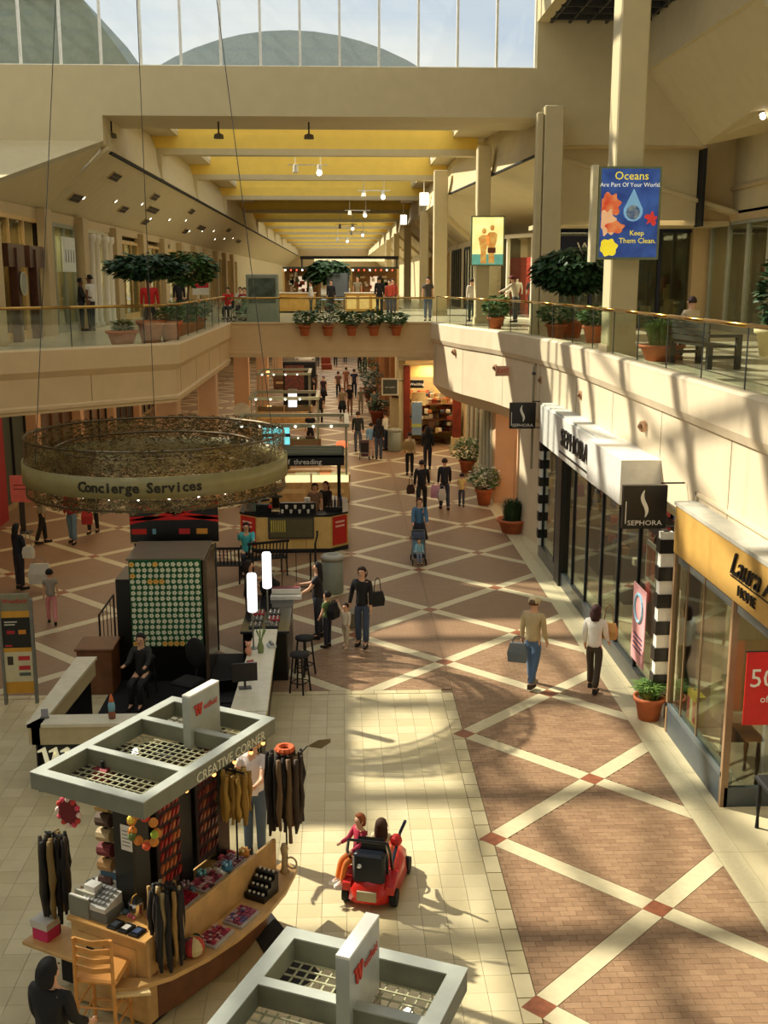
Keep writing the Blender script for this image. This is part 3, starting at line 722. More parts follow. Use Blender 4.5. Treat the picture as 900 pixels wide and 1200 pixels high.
# shop windows between alcove and brown shop (follow the curved wall)
for k, (a, b, lb) in enumerate((((5.25, 37.4), (5.42, 41.6), 'lit shop window with white figurines right of the flowering pot'), ((5.42, 41.8), (5.52, 47.1), 'tall striped shop window beside the brown shop'))):
    t = storefront('side_shopfront', lb, a, b, 0, 3.55, 3, GLS2, WHITEW, colm([(150, 140, 104), (190, 150, 84)][k]), side=-1, depth=1.5, goods=[(220, 214, 190), (80, 96, 60), (190, 190, 170)])
S('trim_14', G().prism([(5.2, 37.4), (5.45, 47.1), (7, 47.1), (7, 37.4)], 3.55, 4.6), WHITEW)
# brown shop
t = T('brown_frame_shop', 'open fronted gift shop framed by two tall reddish brown posts', 'shopfront', (2.6, 48.5, 0), 0)
for x in (.2, 2.4): G().bbox(x, x + (.3 if x < 1 else .37), -.15, .15, .25 if x > 1 else 0, 3.75, .02).obj('post', CHERRY, t)
G().box(2.36, 2.9, -.25, .2, 0, .55).obj('post_plinth', CREAM, t)
G().box(.25, 2.85, -.1, .1, 3.25, 3.75).obj('header', colm((222, 186, 110)), t)
g = G().loft([[(-.1, -1.2, 4.05), (3.2, -1.2, 4.05), (3.2, -1.2, 4.25), (-.1, -1.2, 4.25)], [(.1, 2, 3.72), (3.2, 2, 3.72), (3.2, 2, 4.2), (.1, 2, 4.2)]]); g.obj('canopy', WHITEW, t)
G().box(0, .28, -.1, 3.5, 0, 4).obj('side_wall', CREAM, t)
G().box(.3, 3.1, 3.4, 3.5, 0, 3.8).box(3.1, 3.2, 0, 3.5, 0, 3.8).obj('back_wall', colm((190, 170, 120)), t)
G().box(.5, 1.1, .0, .08, 2.75, 3.1).obj('sign_panel', BLACK, t); text('sign_letters', 'Wedding', .17, WPAPER, t, (.8, -.02, 2.92), FACE_CAM, .004)
G().box(.6, 1.25, .6, .64, 1.9, 2.5).obj('cream_print', colm((222, 200, 140)), t)
for k, c in enumerate([(150, 60, 40), (200, 170, 110), (90, 60, 40), (220, 210, 180), (70, 80, 90), (190, 110, 50)]):
    g = G()
    for i in range(26): g.cb((rnd.uniform(.6, 2.7), rnd.uniform(.9, 3.2), rnd.choice([.7, 1.0, 1.3, 1.6, 2.0, 2.3])), (rnd.uniform(.1, .3), .2, rnd.uniform(.1, .25)))
    g.obj('merchandise', colm(c), t, kind='stuff')
for z in (.6, 1.15, 1.85): G().box(.8, 2.7, 1.2, 3.2, z, z + .04).obj('shelf', BWOOD, t)
bn = T('blue_hanging_banner', 'pale blue banner with a green stripe in the brown shop entrance', 'banner', (3.36, 48.2, .7), 0)
G().box(-.2, .25, -.01, .01, .0, 1.45).obj('cloth', colm((130, 156, 186)), bn); G().box(-.2, .25, -.015, -.01, .35, .5).obj('stripe', colm((186, 196, 110)), bn); G().tube((0, 0, 1.45), (0, 0, 1.6), .01).tube((-.22, 0, 1.46), (.27, 0, 1.46), .012).obj('rod', CHROME, bn)
sg = T('square_blade_sign', 'square grey blade sign in pale frame left of the brown shop', 'sign', (2.2, 48.2, 2.5), 0)
G().box(-.38, .38, -.04, .04, -.04, .72).obj('frame', WHITEW, sg); G().box(-.31, .31, -.05, -.04, .03, .65).obj('panel', colm((80, 84, 76)), sg); text('sign_letters', 'ann taylor', .11, WPAPER, sg, (0, -.055, .33), FACE_CAM, .003)
G().tube((.38, 0, .6), (.62, 0, .6), .02).obj('bracket', DGREY, sg)
kd = T('stone_pillar_display', 'pale stone pillar display left of the brown shop entrance', 'pillar', (2.45, 48.9, 0), 0)
G().bbox(-.22, .22, -.2, .2, 0, 2.3).obj('shaft', colm((196, 178, 138)), kd); G().box(-.14, .14, -.15, .15, 2.3, 2.9).obj('dark_panel', DWOOD, kd)

# ================================================================== posters on columns
def lightbox(loc, w, h, label, name):
    b = T(name, label, 'poster', loc, 0)
    G().box(-w / 2 - .05, w / 2 + .05, -.02, .14, -.05, h + .05).obj('frame', colm((120, 130, 96), .4), b)
    return b
b = lightbox((6.18, 23.95, 7.94), 1.24, 1.82, 'blue illuminated poster reading Oceans Are Part Of Your World on the big column', 'ocean_poster')
G().box(-.62, .62, -.03, -.02, 0, 1.82).obj('backdrop', mat('poster_blue', (34, 60, 130), .5, rgb2=(60, 96, 170), scale=2.2, emit=.35), b)
PY = mat('poster_yellow', (250, 226, 50), .5, emit=.5); PW = mat('poster_white', (240, 240, 220), .5, emit=.45)
text('headline', 'Oceans', .24, PY, b, (0.02, -.035, 1.67), FACE_CAM, .003); text('headline', 'Are Part Of Your World.', .125, PW, b, (0, -.035, 1.49), FACE_CAM, .003)
text('headline', 'Keep', .15, PY, b, (.18, -.035, .50), FACE_CAM, .003); text('headline', 'Them Clean.', .155, PY, b, (.2, -.035, .34), FACE_CAM, .003)
g = G(); pts = [(0, 1.42)] + [(.21 * math.cos(a), .95 + .21 * math.sin(a)) for a in [R(40 - 26 * i) for i in range(11)]]
g.prism([(0, 0)], 0, 0) if 0 else None
g.loft([[(x + .08, -.034, z) for x, z in pts], [(x + .08, -.03, z) for x, z in pts]]); g.obj('water_drop', mat('poster_pale_blue', (130, 180, 215), .5, emit=.4), b)
g = G().loft([[(.08 + .15 * math.cos(k * .524), -.038, .93 + .15 * math.sin(k * .524)) for k in range(12)], [(.08 + .15 * math.cos(k * .524), -.034, .93 + .15 * math.sin(k * .524)) for k in range(12)]]); g.obj('globe', mat('poster_globe', (60, 90, 140), .5, rgb2=(150, 160, 150), scale=12, emit=.3), b)
def blob(cx, cz, rx, rz_, wob, nw, y=-.034, n=36):
    pl = [(max(-.6, min(.6, cx + rx * (1 + wob * math.sin(nw * 2 * math.pi * k / n)) * math.cos(2 * math.pi * k / n))), cz + rz_ * (1 + wob * math.sin(nw * 2 * math.pi * k / n + 1)) * math.sin(2 * math.pi * k / n)) for k in range(n)]
    return G().loft([[(x, y, z) for x, z in pl], [(x, y + .003, z) for x, z in pl]])
PCOR = mat('poster_coral', (220, 70, 40), .5, rgb2=(244, 150, 90), scale=5, emit=.35)
blob(-.42, 1.08, .22, .24, .18, 7).obj('coral_shape', PCOR, b); blob(-.46, .72, .17, .26, .2, 6, -.036).obj('coral_shape', mat('poster_peach', (244, 190, 140), .5, emit=.4), b); blob(-.30, .62, .20, .12, .15, 5, -.038).obj('coral_shape', PCOR, b)
blob(-.42, .20, .19, .18, .12, 6, -.037).obj('yellow_coral', PY, b); blob(.48, .80, .12, .12, .35, 5).obj('red_starfish', mat('poster_red', (220, 60, 50), .5, emit=.35), b)
G().box(-.3, .3, .14, .36, .2, .3).box(-.3, .3, .14, .36, 1.5, 1.6).obj('wall_bracket', GREY, b)
G().box(-.81, -.69, -.05, .2, -.1, 1.9).obj('side_channel', colm((206, 196, 160), .4), b)
b = lightbox((5.57, 42.08, 8.0), 1.16, 1.72, 'lit yellow poster of two figures on the column beyond the curve', 'couple_poster')
G().box(-.58, .58, -.03, -.02, 0, 1.72).obj('backdrop', mat('poster_cream_glow', (255, 244, 170), .5, emit=.9, rgb2=(240, 226, 140), scale=2), b)
G().box(-.58, .58, -.034, -.03, 0, .38).obj('water_band', mat('poster_teal', (110, 180, 160), .5, emit=.5), b)
PG = mat('poster_gold_skin', (214, 140, 60), .5, rgb2=(240, 190, 100), scale=6, emit=.5)
for dx, hh, tw in ((-.14, 1.3, -.1), (.16, 1.42, .1)):
    g = G(); pl = [(-.12, .05), (.1, .05), (.08, .55), (.17, .85), (.2, 1.1), (.1, 1.18), (-.1, 1.18), (-.22, 1.05), (-.17, .8), (-.12, .5)]
    g.loft([[(x + dx, -.038, z * hh / 1.42) for x, z in pl], [(x + dx, -.034, z * hh / 1.42) for x, z in pl]])
    g.loft([[(dx + .09 * math.cos(k * .785), -.038, hh - .08 + .11 * math.sin(k * .785)) for k in range(8)], [(dx + .09 * math.cos(k * .785), -.034, hh - .08 + .11 * math.sin(k * .785)) for k in range(8)]])
    g.obj('printed_figure', PG, b)
G().box(-.0, .3, -.042, -.038, .42, .62).obj('printed_cloth', mat('poster_brown', (110, 60, 30), .5, emit=.2), b)

# ================================================================== ceiling fittings
VD = colm((56, 44, 26))
def onsoft(u, y):   # point on the left soffit, u 0 (wall) .. 1 (beam)
    return (-8.95 + 2.0 * u, y, 9.5 + 1.8 * u)
for k, (u, y, ln) in enumerate([(.30, 36.6, 1.4), (.75, 38.5, 1.4), (.35, 44, 1.2), (.72, 47, 1.3), (.25, 50, 1.1), (.5, 49, 2.4), (.75, 58, 1.4), (.3, 62, 1.4), (.5, 66, 3), (.7, 78, 2), (.5, 90, 3)]):
    x, yy, z = onsoft(u, y)
    v = T('air_vent', 'dark ceiling vent on the left soffit, %s' % ['nearest the header wall', 'second from the header, up by the beam', 'third, low above the timber shop', 'fourth, up by the beam', 'fifth, low over the column shop', 'long pale one halfway along', 'seventh, by the beam', 'eighth, low over the walkway', 'second long one', 'tenth, near the beam', 'farthest long one'][k], 'vent', (x, yy, z - .03), 0)
    v.rotation_euler = (0, -math.atan2(1.8, 2.0), 0)
    G().box(-.16, .16, -ln / 2, ln / 2, -.03, .02).obj('frame', CREAM2, v)
    for j in range(2): G().box(-.14 + j * .15, -.01 + j * .15, -ln / 2 + .04, ln / 2 - .04, -.045, -.03).obj('slot', VD, v)
for k in range(12):
    y = 37.5 + k * 4.3; u = .42 + .1 * ((k % 3) - 1); x, yy, z = onsoft(u, y)
    v = T('ceiling_downlight', 'small round downlight in the left sloped soffit, %s counting from the header wall' % ('nearest second third fourth fifth sixth seventh eighth ninth tenth eleventh farthest'.split()[k]), 'light', (x, yy, z), 0, 'downlights along the left soffit')
    v.rotation_euler = (0, -math.atan2(1.8, 2.0), 0)
    G().lathe([(.12, -.03), (.12, .01)], (0, 0, 0), 12).obj('trim_ring', WHITEW, v); G().lathe([(.055, -.04), (.05, -.03)], (0, 0, 0), 10).obj('lamp', LAMP, v)
# track spots hung under the skylight beams
for k, (x, y, z) in enumerate([(-1.2, 45.8, 11.9), (1.75, 56.2, 11.7), (1.2, 70.6, 11.6), (.6, 84.6, 11.4), (1.6, 97, 11.4), (.4, 110, 11.3)]):
    v = T('track_light', 'white track bar with spot heads under the skylight, %s' % ['nearest one', 'second along the mall', 'third along the mall', 'fourth along the mall', 'fifth along the mall', 'farthest one'][k], 'light', (x, y, z), 0)
    G().box(-.8, .8, -.03, .03, 0, .05).obj('track_bar', WHITE, v)
    [G().tube((q, 0, .05), (q, 0, 12.21 - z), .02).obj('drop_rod', WHITE, v) for q in (-.5, .5)]
    for dx in (-.5, .45):
        G().tube((dx, -.05, 0), (dx, -.12, -.28), .09, .12, 10).obj('spot_head', WHITE, v); 
    G().ball((.45, -.2, -.3), .11, 10, 6).obj('lamp_face', LAMP, v)
for k, (x, z) in enumerate([(-3.7, 12.25), (-7.0, 12.25), (-.9, 12.25)]):
    v = T('ceiling_camera', 'small dark fixture hanging from the header soffit, %s' % ['left of the middle', 'at the left corner', 'right of the middle'][k], 'fixture', (x, 36, z), 0)
    G().tube((0, 0, 0), (0, 0, -.35), .025).obj('stem', BLKM, v); G().lathe([(.16, -.5), (.14, -.38), (.04, -.34)], (0, 0, 0), 10).obj('housing', colm((96, 84, 60)), v)
for k, (x, y, z) in enumerate([(11.4, 30.5, 11.9), (7.3, 41, 11), (9.4, 42, 10.3)]):
    v = T('spot_lamp', ['twin bright spot lamps on the upper right slope', 'single spot lamp over the mannequin shop', 'spot lamp above the couple poster'][k], 'light', (x, y, z), 0)
    for dx in ((-.1, .12) if k == 0 else (0,)):
        G().tube((dx, 0, 0), (dx, -.16, -.16), .07, .1, 10).obj('spot_head', CHROME, v); G().ball((dx, -.2, -.2), .08, 8, 5).obj('lamp_face', LAMP, v)
    G().tube((0, 0, 0), (0, 0, .5), .015).obj('stem', GREY, v)
for k, (y, z) in enumerate([(63, 12.2), (83, 12.1)]):
    v = T('square_lamp', 'bright square lamp beside the right cove, %s' % ('nearer', 'farther')[k], 'light', (4.75, y, z - .42), 0)
    G().box(-.25, .25, -.2, .2, -.35, .35).obj('housing', WHITE, v); G().tube((0, 0, .35), (0, 0, 1.2), .03).obj('stem', WHITE, v); G().box(-.22, .22, -.22, -.2, -.32, .32).obj('lens', LAMP, v)
# small round bosses and the exit sign on the right fascia
for k, (x, y) in enumerate([(4.02, 38.2), (4.95, 34.5), (5.62, 30.2), (5.86, 26.2), (5.8, 20.5)]):
    v = T('sprinkler_boss', 'small brown round boss on the right fascia, %s' % ['by the bridge', 'second from the bridge', 'just right of the exit sign', 'above the white canopy', 'above the hanging sign'][k], 'fixture', (x - .04, y, 4.75 if k else 5.0), 0)
    G().tube((0, 0, 0), (-.06, -.02, 0), .12, .1, 12).obj('plate', colm((176, 136, 100)), v); G().ball((-.08, -.02, 0), .05).obj('head', colm((120, 86, 60)), v)
v = T('exit_sign', 'small pinkish EXIT sign on the curved fascia', 'sign', (5.0, 33.0, 4.62), 0)
G().box(-.32, .1, -.04, .04, 0, .3).obj('box', colm((210, 160, 130)), v); text('letters', 'EXIT', .17, RED, v, (-.1, -.045, .15), FACE_CAM, .003)
v = T('drain_pipe', 'thin pipe running down the right fascia to the alcove pillar', 'pipe', (5.42, 30.6, 0), 0); G().path([(0, 0, 2.2), (0, 0, 5.05), (.1, .2, 5.3), (.35, .9, 5.4)], .035, 6).obj('tube', colm((150, 140, 112)), v)
G().ball((0, 0, 4.9), .06).obj('joint', DGREY, v)

# ================================================================== people
def skin(name, chains, m, parent, lv=1):
    """chains: list of [(pos, radius), ...] sharing points by equality -> one skinned surface"""
    V, E, Rr, idx, roots = [], [], [], {}, []
    for ci, ch in enumerate(chains):
        prev = None
        for p, r in ch:
            k = tuple(round(c, 4) for c in p)
            if k not in idx:
                idx[k] = len(V); V.append(k); Rr.append(r)
                if prev is None: roots.append(idx[k])
            i = idx[k]
            if prev is not None and prev != i: E.append((prev, i))
            prev = i
    me = bpy.data.meshes.new(name); me.from_pydata(V, E, []); me.update()
    o = bpy.data.objects.new(name, me); COL.objects.link(o); o.parent = parent; me.materials.append(m)
    md = o.modifiers.new('skin', 'SKIN'); md.use_smooth_shade = True; md.branch_smoothing = .3
    if not me.skin_vertices: return o
    sv = me.skin_vertices[0].data
    for i, r in enumerate(Rr):
        sv[i].radius = (r, r) if isinstance(r, (int, float)) else r
        sv[i].use_root = i in roots
    if lv: s_ = o.modifiers.new('subsurf', 'SUBSURF'); s_.levels = lv; s_.render_levels = lv
    return o
NOSE = EAR = EYE = MOUTH = None
def person(loc, rz, label, h=1.68, top=(40, 40, 42), legs=(40, 44, 56), hair=(36, 26, 20), skinm=None, hairlen=0, sleeve=1, la=(0, 0), ra=(0, 0),
           ll=(0, 0), rl=(0, 0), sit=0, det=1, cap=None, skirt=None, group=None, shoes=(34, 28, 24), child=0, lean=0, wide=1.0, head_turn=0, laside=.04, raside=.04, flare=1.0):
    global NOSE, EAR, EYE, MOUTH
    skm = skinm or SKIN
    t = T('person', label, 'person', loc, rz, group); s = h / 1.68; hs = 1.0 + .35 * child
    z0 = 0.0
    def fk(o, a, b, l1, l2, sx, side=0):
        a_, b_ = R(a), R(a + b)
        k = (o[0] + sx * side * .6, o[1] + l1 * math.sin(a_), o[2] - l1 * math.cos(a_))
        return k, (k[0] + sx * side * .4, k[1] + l2 * math.sin(b_), k[2] - l2 * math.cos(b_))
    hipz = .90
    L, Rg = (fk((-.09 * wide, 0, hipz), ll[0], -ll[1], .41, .41, -1)), (fk((.09 * wide, 0, hipz), rl[0], -rl[1], .41, .41, 1))
    low = min(L[1][2], Rg[1][2]); dz = .085 - low
    def P(p): return (p[0] * s, p[1] * s, (p[2] + dz) * s)
    ly = lambda z: math.sin(R(lean)) * (z - .9)
    pel = (0, 0, .93); spi = (0, ly(1.08), 1.08); che = (0, ly(1.28), 1.27); nek = (0, ly(1.43), 1.42)
    hb = (0, ly(1.5) + .01, 1.49 + .0); hd = (0, ly(1.6) + .015, 1.575 + .02 * child); ht = (0, ly(1.66) + .01, 1.635 + .05 * child)
    sl, sr = (-.165 * wide, ly(1.38), 1.375), (.165 * wide, ly(1.38), 1.375)
    ael, awl = fk(sl, la[0], la[1], .27, .24, -1, laside); aer, awr = fk(sr, ra[0], ra[1], .27, .24, 1, raside)
    def hand(wr, el):
        d = (Vector(wr) - Vector(el)).normalized(); return tuple(Vector(wr) + d * .07), d
    hl, dl = hand(awl, ael); hr, dr = hand(awr, aer)
    def S_(r): return r * s if isinstance(r, (int, float)) else (r[0] * s, r[1] * s)
    w_ = wide
    toeL = (L[1][0] - .01, L[1][1] + .13, L[1][2] - .05); toeR = (Rg[1][0] + .01, Rg[1][1] + .13, Rg[1][2] - .05)
    ch = [[(P(pel), S_(.092 * w_)), (P(spi), S_(.080 * w_)), (P(che), S_(.105 * w_)), (P(nek), S_(.058)), (P(hb), S_(.062 * hs)), (P(hd), S_(.092 * hs)), (P(ht), S_(.066 * hs))]]
    for a, b_, c, d in ((sl, ael, awl, hl), (sr, aer, awr, hr)):
        ch.append([(P(che), S_(.105 * w_)), (P(a), S_(.056)), (P(b_), S_(.042)), (P(c), S_(.028)), (P(d), S_(.036))])
    for sx, kn, an, toe in ((-1, L[0], L[1], toeL), (1, Rg[0], Rg[1], toeR)):
        ch.append([(P(pel), S_(.092 * w_)), (P((sx * .09 * w_, 0, hipz - .02)), S_(.078 * w_)), (P(kn), S_(.055)), (P(an), S_(.036)), (P(toe), S_(.03))])
    if det > 1:                                     # five separate curled fingers rooted in each palm
        for (hp, d, sx) in ((hl, dl, -1), (hr, dr, 1)):
            fw = Vector((0, 1, 0)); fw = (fw - d * fw.dot(d)); fw = fw.normalized() if fw.length > .1 else Vector((0, 0, 1)); cr = d.cross(fw)
            if cr.x * sx > 0: cr = -cr
            for i, (o_, ln) in enumerate(((-.027, .062), (-.009, .075), (.009, .070), (.025, .052))):
                a = Vector(hp) + fw * -o_ + d * .0; b_ = a + d * ln * .7 + cr * .006; c = b_ + d * ln * .45 + cr * .022
                ch.append([(P(tuple(a)), S_(.010)), (P(tuple(b_)), S_(.0095)), (P(tuple(c)), S_(.008))])
            a = Vector(hp) - d * .03 + fw * .022; ch.append([(P(tuple(a)), S_(.012)), (P(tuple(a + fw * .028 + d * .022)), S_(.010)), (P(tuple(a + fw * .034 + d * .05)), S_(.008))])
    skin('body', ch, skm, t)
    # top
    e = .018
    tops = [[(P((0, 0, .86)), S_(.135 * w_ + e)), (P((0, 0, .93)), S_(.13 * w_ + e)), (P(spi), S_(.11 * w_ + e)), (P(che), S_(.13 * w_ + e)), (P((0, ly(1.42), 1.41)), S_(.074))]]
    for a, b_, c in ((sl, ael, awl), (sr, aer, awr)):
        aa = [(P(che), S_(.13 * w_ + e)), (P(a), S_(.068))]
        if sleeve == 1: aa += [(P(b_), S_(.054)), (P(tuple(Vector(b_).lerp(Vector(c), .9))), S_(.042))]
        elif sleeve > 0: aa += [(P(tuple(Vector(a).lerp(Vector(b_), .6))), S_(.062))]
        tops.append(aa)
    skin('top', tops, colm(top), t)
    if skirt:
        g = G(); g.lathe([(.15 * s, (.98 + dz) * s), (.19 * s, (.8 + dz) * s), (.26 * s, (.5 + dz) * s)], (0, 0, 0), 14); g.obj('skirt', colm(skirt), t, True)
    if legs:
        tr = [[(P((0, 0, 1.04)), S_(.118 * w_ + .008)), (P((0, 0, .97)), S_(.118 * w_ + .012)), (P((0, 0, .9)), S_(.12 * w_ + .012))]]
        for sx, kn, an in ((-1, L[0], L[1]), (1, Rg[0], Rg[1])):
            tr.append([(P((0, 0, .9)), S_(.12 * w_ + .012)), (P((sx * .092 * w_, 0, hipz - .06)), S_(.098 * w_)), (P(kn), S_(.073)), (P(tuple(Vector(an) + Vector((0, 0, .0)))), S_(.060 * flare))])
        skin('trousers', tr, colm(legs), t)
    for an, toe in ((L[1], toeL), (Rg[1], toeR)):
        a = Vector(P(an)); b_ = Vector(P(toe)); g = G()
        g.loft([[(a.x + x * s, a.y - .05 * s + 0 * s, a.z + z * s) for x, z in ((-.035, -.085), (.035, -.085), (.035, .01), (-.035, .01))],
                [(a.x + x * s, a.y + .06 * s, a.z + z * s) for x, z in ((-.045, -.085), (.045, -.085), (.04, -.01), (-.04, -.01))],
                [(b_.x + x * s, b_.y + .05 * s, b_.z + z * s) for x, z in ((-.03, -.035), (.03, -.035), (.028, .015), (-.028, .015))]]).obj('shoe', colm(shoes), t)
    # hair
    c = Vector(P(hd)); g = G(); rr = .104 * hs * s
    if hair:
        R_ = []
        for j in range(6):
            a = R(8 + j * 20); R_.append([(c.x + rr * math.sin(a) * math.cos(R(i * 30)) * .95, c.y - .018 * s + rr * math.sin(a) * math.sin(R(i * 30)) * (1.0 if math.sin(R(i * 30)) < 0.1 or j < 3 else .55), c.z + .012 * s + rr * 1.05 * math.cos(a)) for i in range(12)])
        g.loft(R_)
        if hairlen:
            R_ = []
            for q in range(5):
                f = q / 4; z = c.z + .03 * s - f * hairlen * s; wd = (.095 + .02 * math.sin(f * 3)) * s * hs * (1 - .25 * f * f); th = .055 * s
                yy = c.y - .055 * s - .02 * s * math.sin(f * 2)
                R_.append([(c.x + wd * math.cos(R(i * 45)), yy + th * math.sin(R(i * 45)), z) for i in range(8)])
            g.loft(R_)
        g.obj('hair', colm(hair, .8), t, True)
    if cap:
        G().lathe([(rr * 1.08, .0), (rr * 1.1, .03 * s), (rr * .85, .09 * s), (rr * .3, .12 * s)], (c.x, c.y, c.z + .01 * s), 14).box(c.x - .07 * s, c.x + .07 * s, c.y + .06 * s, c.y + .19 * s, c.z + .02 * s, c.z + .035 * s).obj('cap', colm(cap), t, True)
    if det:
        if not NOSE:
            pass
        g = G().loft([[(c.x + x * s, c.y + y * s, c.z + z * s) for x, y, z in ((-.016, .085, -.035), (.016, .085, -.035), (0, .112, -.03))], [(c.x + x * s, c.y + y * s, c.z + z * s) for x, y, z in ((-.007, .08, .02), (.007, .08, .02), (0, .09, .018))]]); g.obj('nose', skm, t)
        for sx in (-1, 1):
            G().ball((c.x + sx * .034 * s * hs, c.y + .083 * s * hs, c.z + .012 * s), (.013 * s, .008 * s, .008 * s), 8, 5).obj('eye', colm((40, 28, 22)), t)
            G().ball((c.x + sx * .093 * s * hs, c.y - .005 * s, c.z - .01 * s), (.012 * s, .02 * s, .03 * s), 8, 5).obj('ear', skm, t)
        G().ball((c.x, c.y + .082 * s * hs, c.z - .055 * s * hs), (.024 * s, .009 * s, .007 * s), 8, 5).obj('mouth', colm((160, 80, 70)), t)
    return t
def bag(name, label, loc, size, col, rz=0, strap=.25, cat='bag', group=None):
    b = T(name, label, cat, loc, rz, group); w_, d_, h_ = size
    G().loft([[(-w_ / 2, -d_ / 2, 0), (w_ / 2, -d_ / 2, 0), (w_ / 2, d_ / 2, 0), (-w_ / 2, d_ / 2, 0)], [(-w_ * .55, -d_ * .6, h_ * .5), (w_ * .55, -d_ * .6, h_ * .5), (w_ * .55, d_ * .6, h_ * .5), (-w_ * .55, d_ * .6, h_ * .5)], [(-w_ * .42, -d_ * .3, h_), (w_ * .42, -d_ * .3, h_), (w_ * .42, d_ * .3, h_), (-w_ * .42, d_ * .3, h_)]]).obj('bag_body', colm(col), b)
    g = G(); g.path([(-w_ * .3, 0, h_), (-w_ * .2, 0, h_ + strap * .8), (0, 0, h_ + strap), (w_ * .2, 0, h_ + strap * .8), (w_ * .3, 0, h_)], .01, 5); g.obj('handle', colm(tuple(int(v * .7) for v in col)), b)
    return b
def pram(loc, rz, label, c1, c2, s=1.0):
    p = T('stroller', label, 'stroller', loc, rz)
    for i, (x, y) in enumerate(((-.24, -.3), (.24, -.3), (-.22, .38), (.22, .38))):
        G().torus((x * s, y * s, .1 * s), .09 * s, .02 * s, 14, 5, 'x').obj('wheel', BLKM, p)
    g = G()
    for x in (-.22, .22): g.path([(x * s, .38 * s, .12 * s), (x * s, .0, .6 * s), (x * s, -.45 * s, 1.02 * s)], .014 * s).path([(x * s, -.3 * s, .12 * s), (x * s, .0, .55 * s)], .014 * s)
    g.path([(-.22 * s, -.45 * s, 1.02 * s), (.22 * s, -.45 * s, 1.02 * s)], .02 * s); g.obj('frame', GREY, p)
    G().loft([[(-.19 * s, .25 * s, .38 * s), (.19 * s, .25 * s, .38 * s), (.19 * s, .25 * s, .43 * s), (-.19 * s, .25 * s, .43 * s)], [(-.19 * s, -.12 * s, .33 * s), (.19 * s, -.12 * s, .33 * s), (.19 * s, -.1 * s, .4 * s), (-.19 * s, -.1 * s, .4 * s)], [(-.19 * s, -.3 * s, .85 * s), (.19 * s, -.3 * s, .85 * s), (.19 * s, -.26 * s, .87 * s), (-.19 * s, -.26 * s, .87 * s)]]).obj('seat', colm(c1), p)
    R_ = [[(x * s, (-.28 + .3 * math.sin(a)) * s, (.78 + .22 * math.cos(a)) * s) for a in [R(-60 + 25 * i) for i in range(7)]] for x in (-.2, .2)]
    G().loft(R_, False, False).obj('canopy', colm(c2), p)
    G().box(-.17 * s, .17 * s, -.3 * s, .05 * s, .16 * s, .28 * s).obj('basket', colm(c2), p)
    return p
# --- lower floor
person((.42, 21.8, 0), 165, 'woman in black cardigan and flared jeans looking down beside a toddler', 1.70, (22, 20, 22), (70, 84, 108), (50, 32, 24), hairlen=.16, la=(6, 8), ra=(-4, 12), ll=(4, 2), rl=(-4, 2), det=2, flare=1.25, raside=.10)
person((.08, 21.72, 0), 150, 'toddler in cream jacket holding a grown up hand', .93, (226, 214, 190), (214, 196, 168), (44, 28, 22), child=1, la=(10, 10), ra=(150, 10), ll=(8, 4), rl=(-8, 4), det=1, shoes=(210, 190, 170))
bag('shoulder_bag', 'black shoulder bag at the elbow of the woman in the black cardigan', (.74, 21.85, .86), (.26, .12, .3), (20, 18, 20), 20, .3)
person((-.50, 22.35, 0), 80, 'woman in dark top with white striped sleeves leaning at the jewelry counter', 1.66, (28, 24, 30), (44, 46, 58), (26, 18, 16), hairlen=.34, sleeve=.5, la=(30, 30), ra=(40, 40), rl=(0, 6), det=2)
person((-.30, 21.75, 0), 60, 'child in green shirt with a black backpack beside the counter', 1.18, (104, 126, 72), (40, 44, 60), (30, 20, 18), child=.6, la=(10, 20), ra=(15, 20), det=1, sleeve=.5)
bag('backpack', 'small black backpack on the back of the green shirted child', (-.17, 21.66, .66), (.26, .14, .32), (22, 20, 24), 60, .06, 'backpack')
person((-1.95, 22.5, 0), -75, 'counter attendant in black shirt behind the dark jewelry counter', 1.68, (24, 20, 22), (26, 24, 28), (44, 28, 20), hairlen=.2, la=(50, 40), ra=(30, 50), sleeve=.5, det=1)
person((2.15, 29.35, 0), 180, 'woman in blue top and dark skirt pushing a stroller towards the camera', 1.62, (70, 112, 148), (40, 40, 48), (92, 52, 34), hairlen=.1, la=(30, 25), ra=(30, 25), det=1, skirt=(38, 36, 44))
pram((2.08, 28.6, 0), 180, 'stroller with pale blue seat pushed by the woman in blue', (130, 170, 190), (60, 66, 84), .8)
person((2.08, 28.45, .05), 180, 'small child with pink bows sitting in the pale blue stroller', .8, (150, 200, 214), (120, 130, 150), (60, 40, 30), child=1, ll=(80, 60), rl=(80, 60), la=(30, 40), ra=(30, 40), det=1)
person((3.42, 35.5, 0), 5, 'man in dark sweater walking away with plastic bags', 1.72, (24, 24, 34), (44, 48, 66), (50, 30, 22), ll=(12, 6), rl=(-12, 10), la=(-5, 10), ra=(8, 12))
bag('shopping_bag', 'pink plastic bag carried by the man in the dark sweater', (3.12, 35.4, .42), (.3, .14, .42), (206, 150, 170), 0, .12)
bag('shopping_bag', 'grey white plastic bag beside the pink one', (3.32, 35.3, .35), (.24, .12, .38), (196, 192, 180), 10, .12)
person((4.05, 36.0, 0), 0, 'small child in yellow shirt and jeans walking near the pots', 1.1, (218, 190, 116), (60, 66, 84), (26, 20, 18), child=.7, ll=(8, 4), rl=(-8, 4), sleeve=.5)
person((2.64, 35.1, 0), -5, 'woman in black jacket walking away ahead of the blue topped woman', 1.74, (20, 18, 22), (24, 24, 30), (30, 24, 24), ll=(-14, 8), rl=(14, 4), la=(-12, 16), ra=(12, 16), wide=1.12)
bag('handbag', 'dark brown handbag carried by the woman in the black jacket', (2.28, 35.1, .62), (.22, .12, .3), (60, 34, 28), 30, .28)
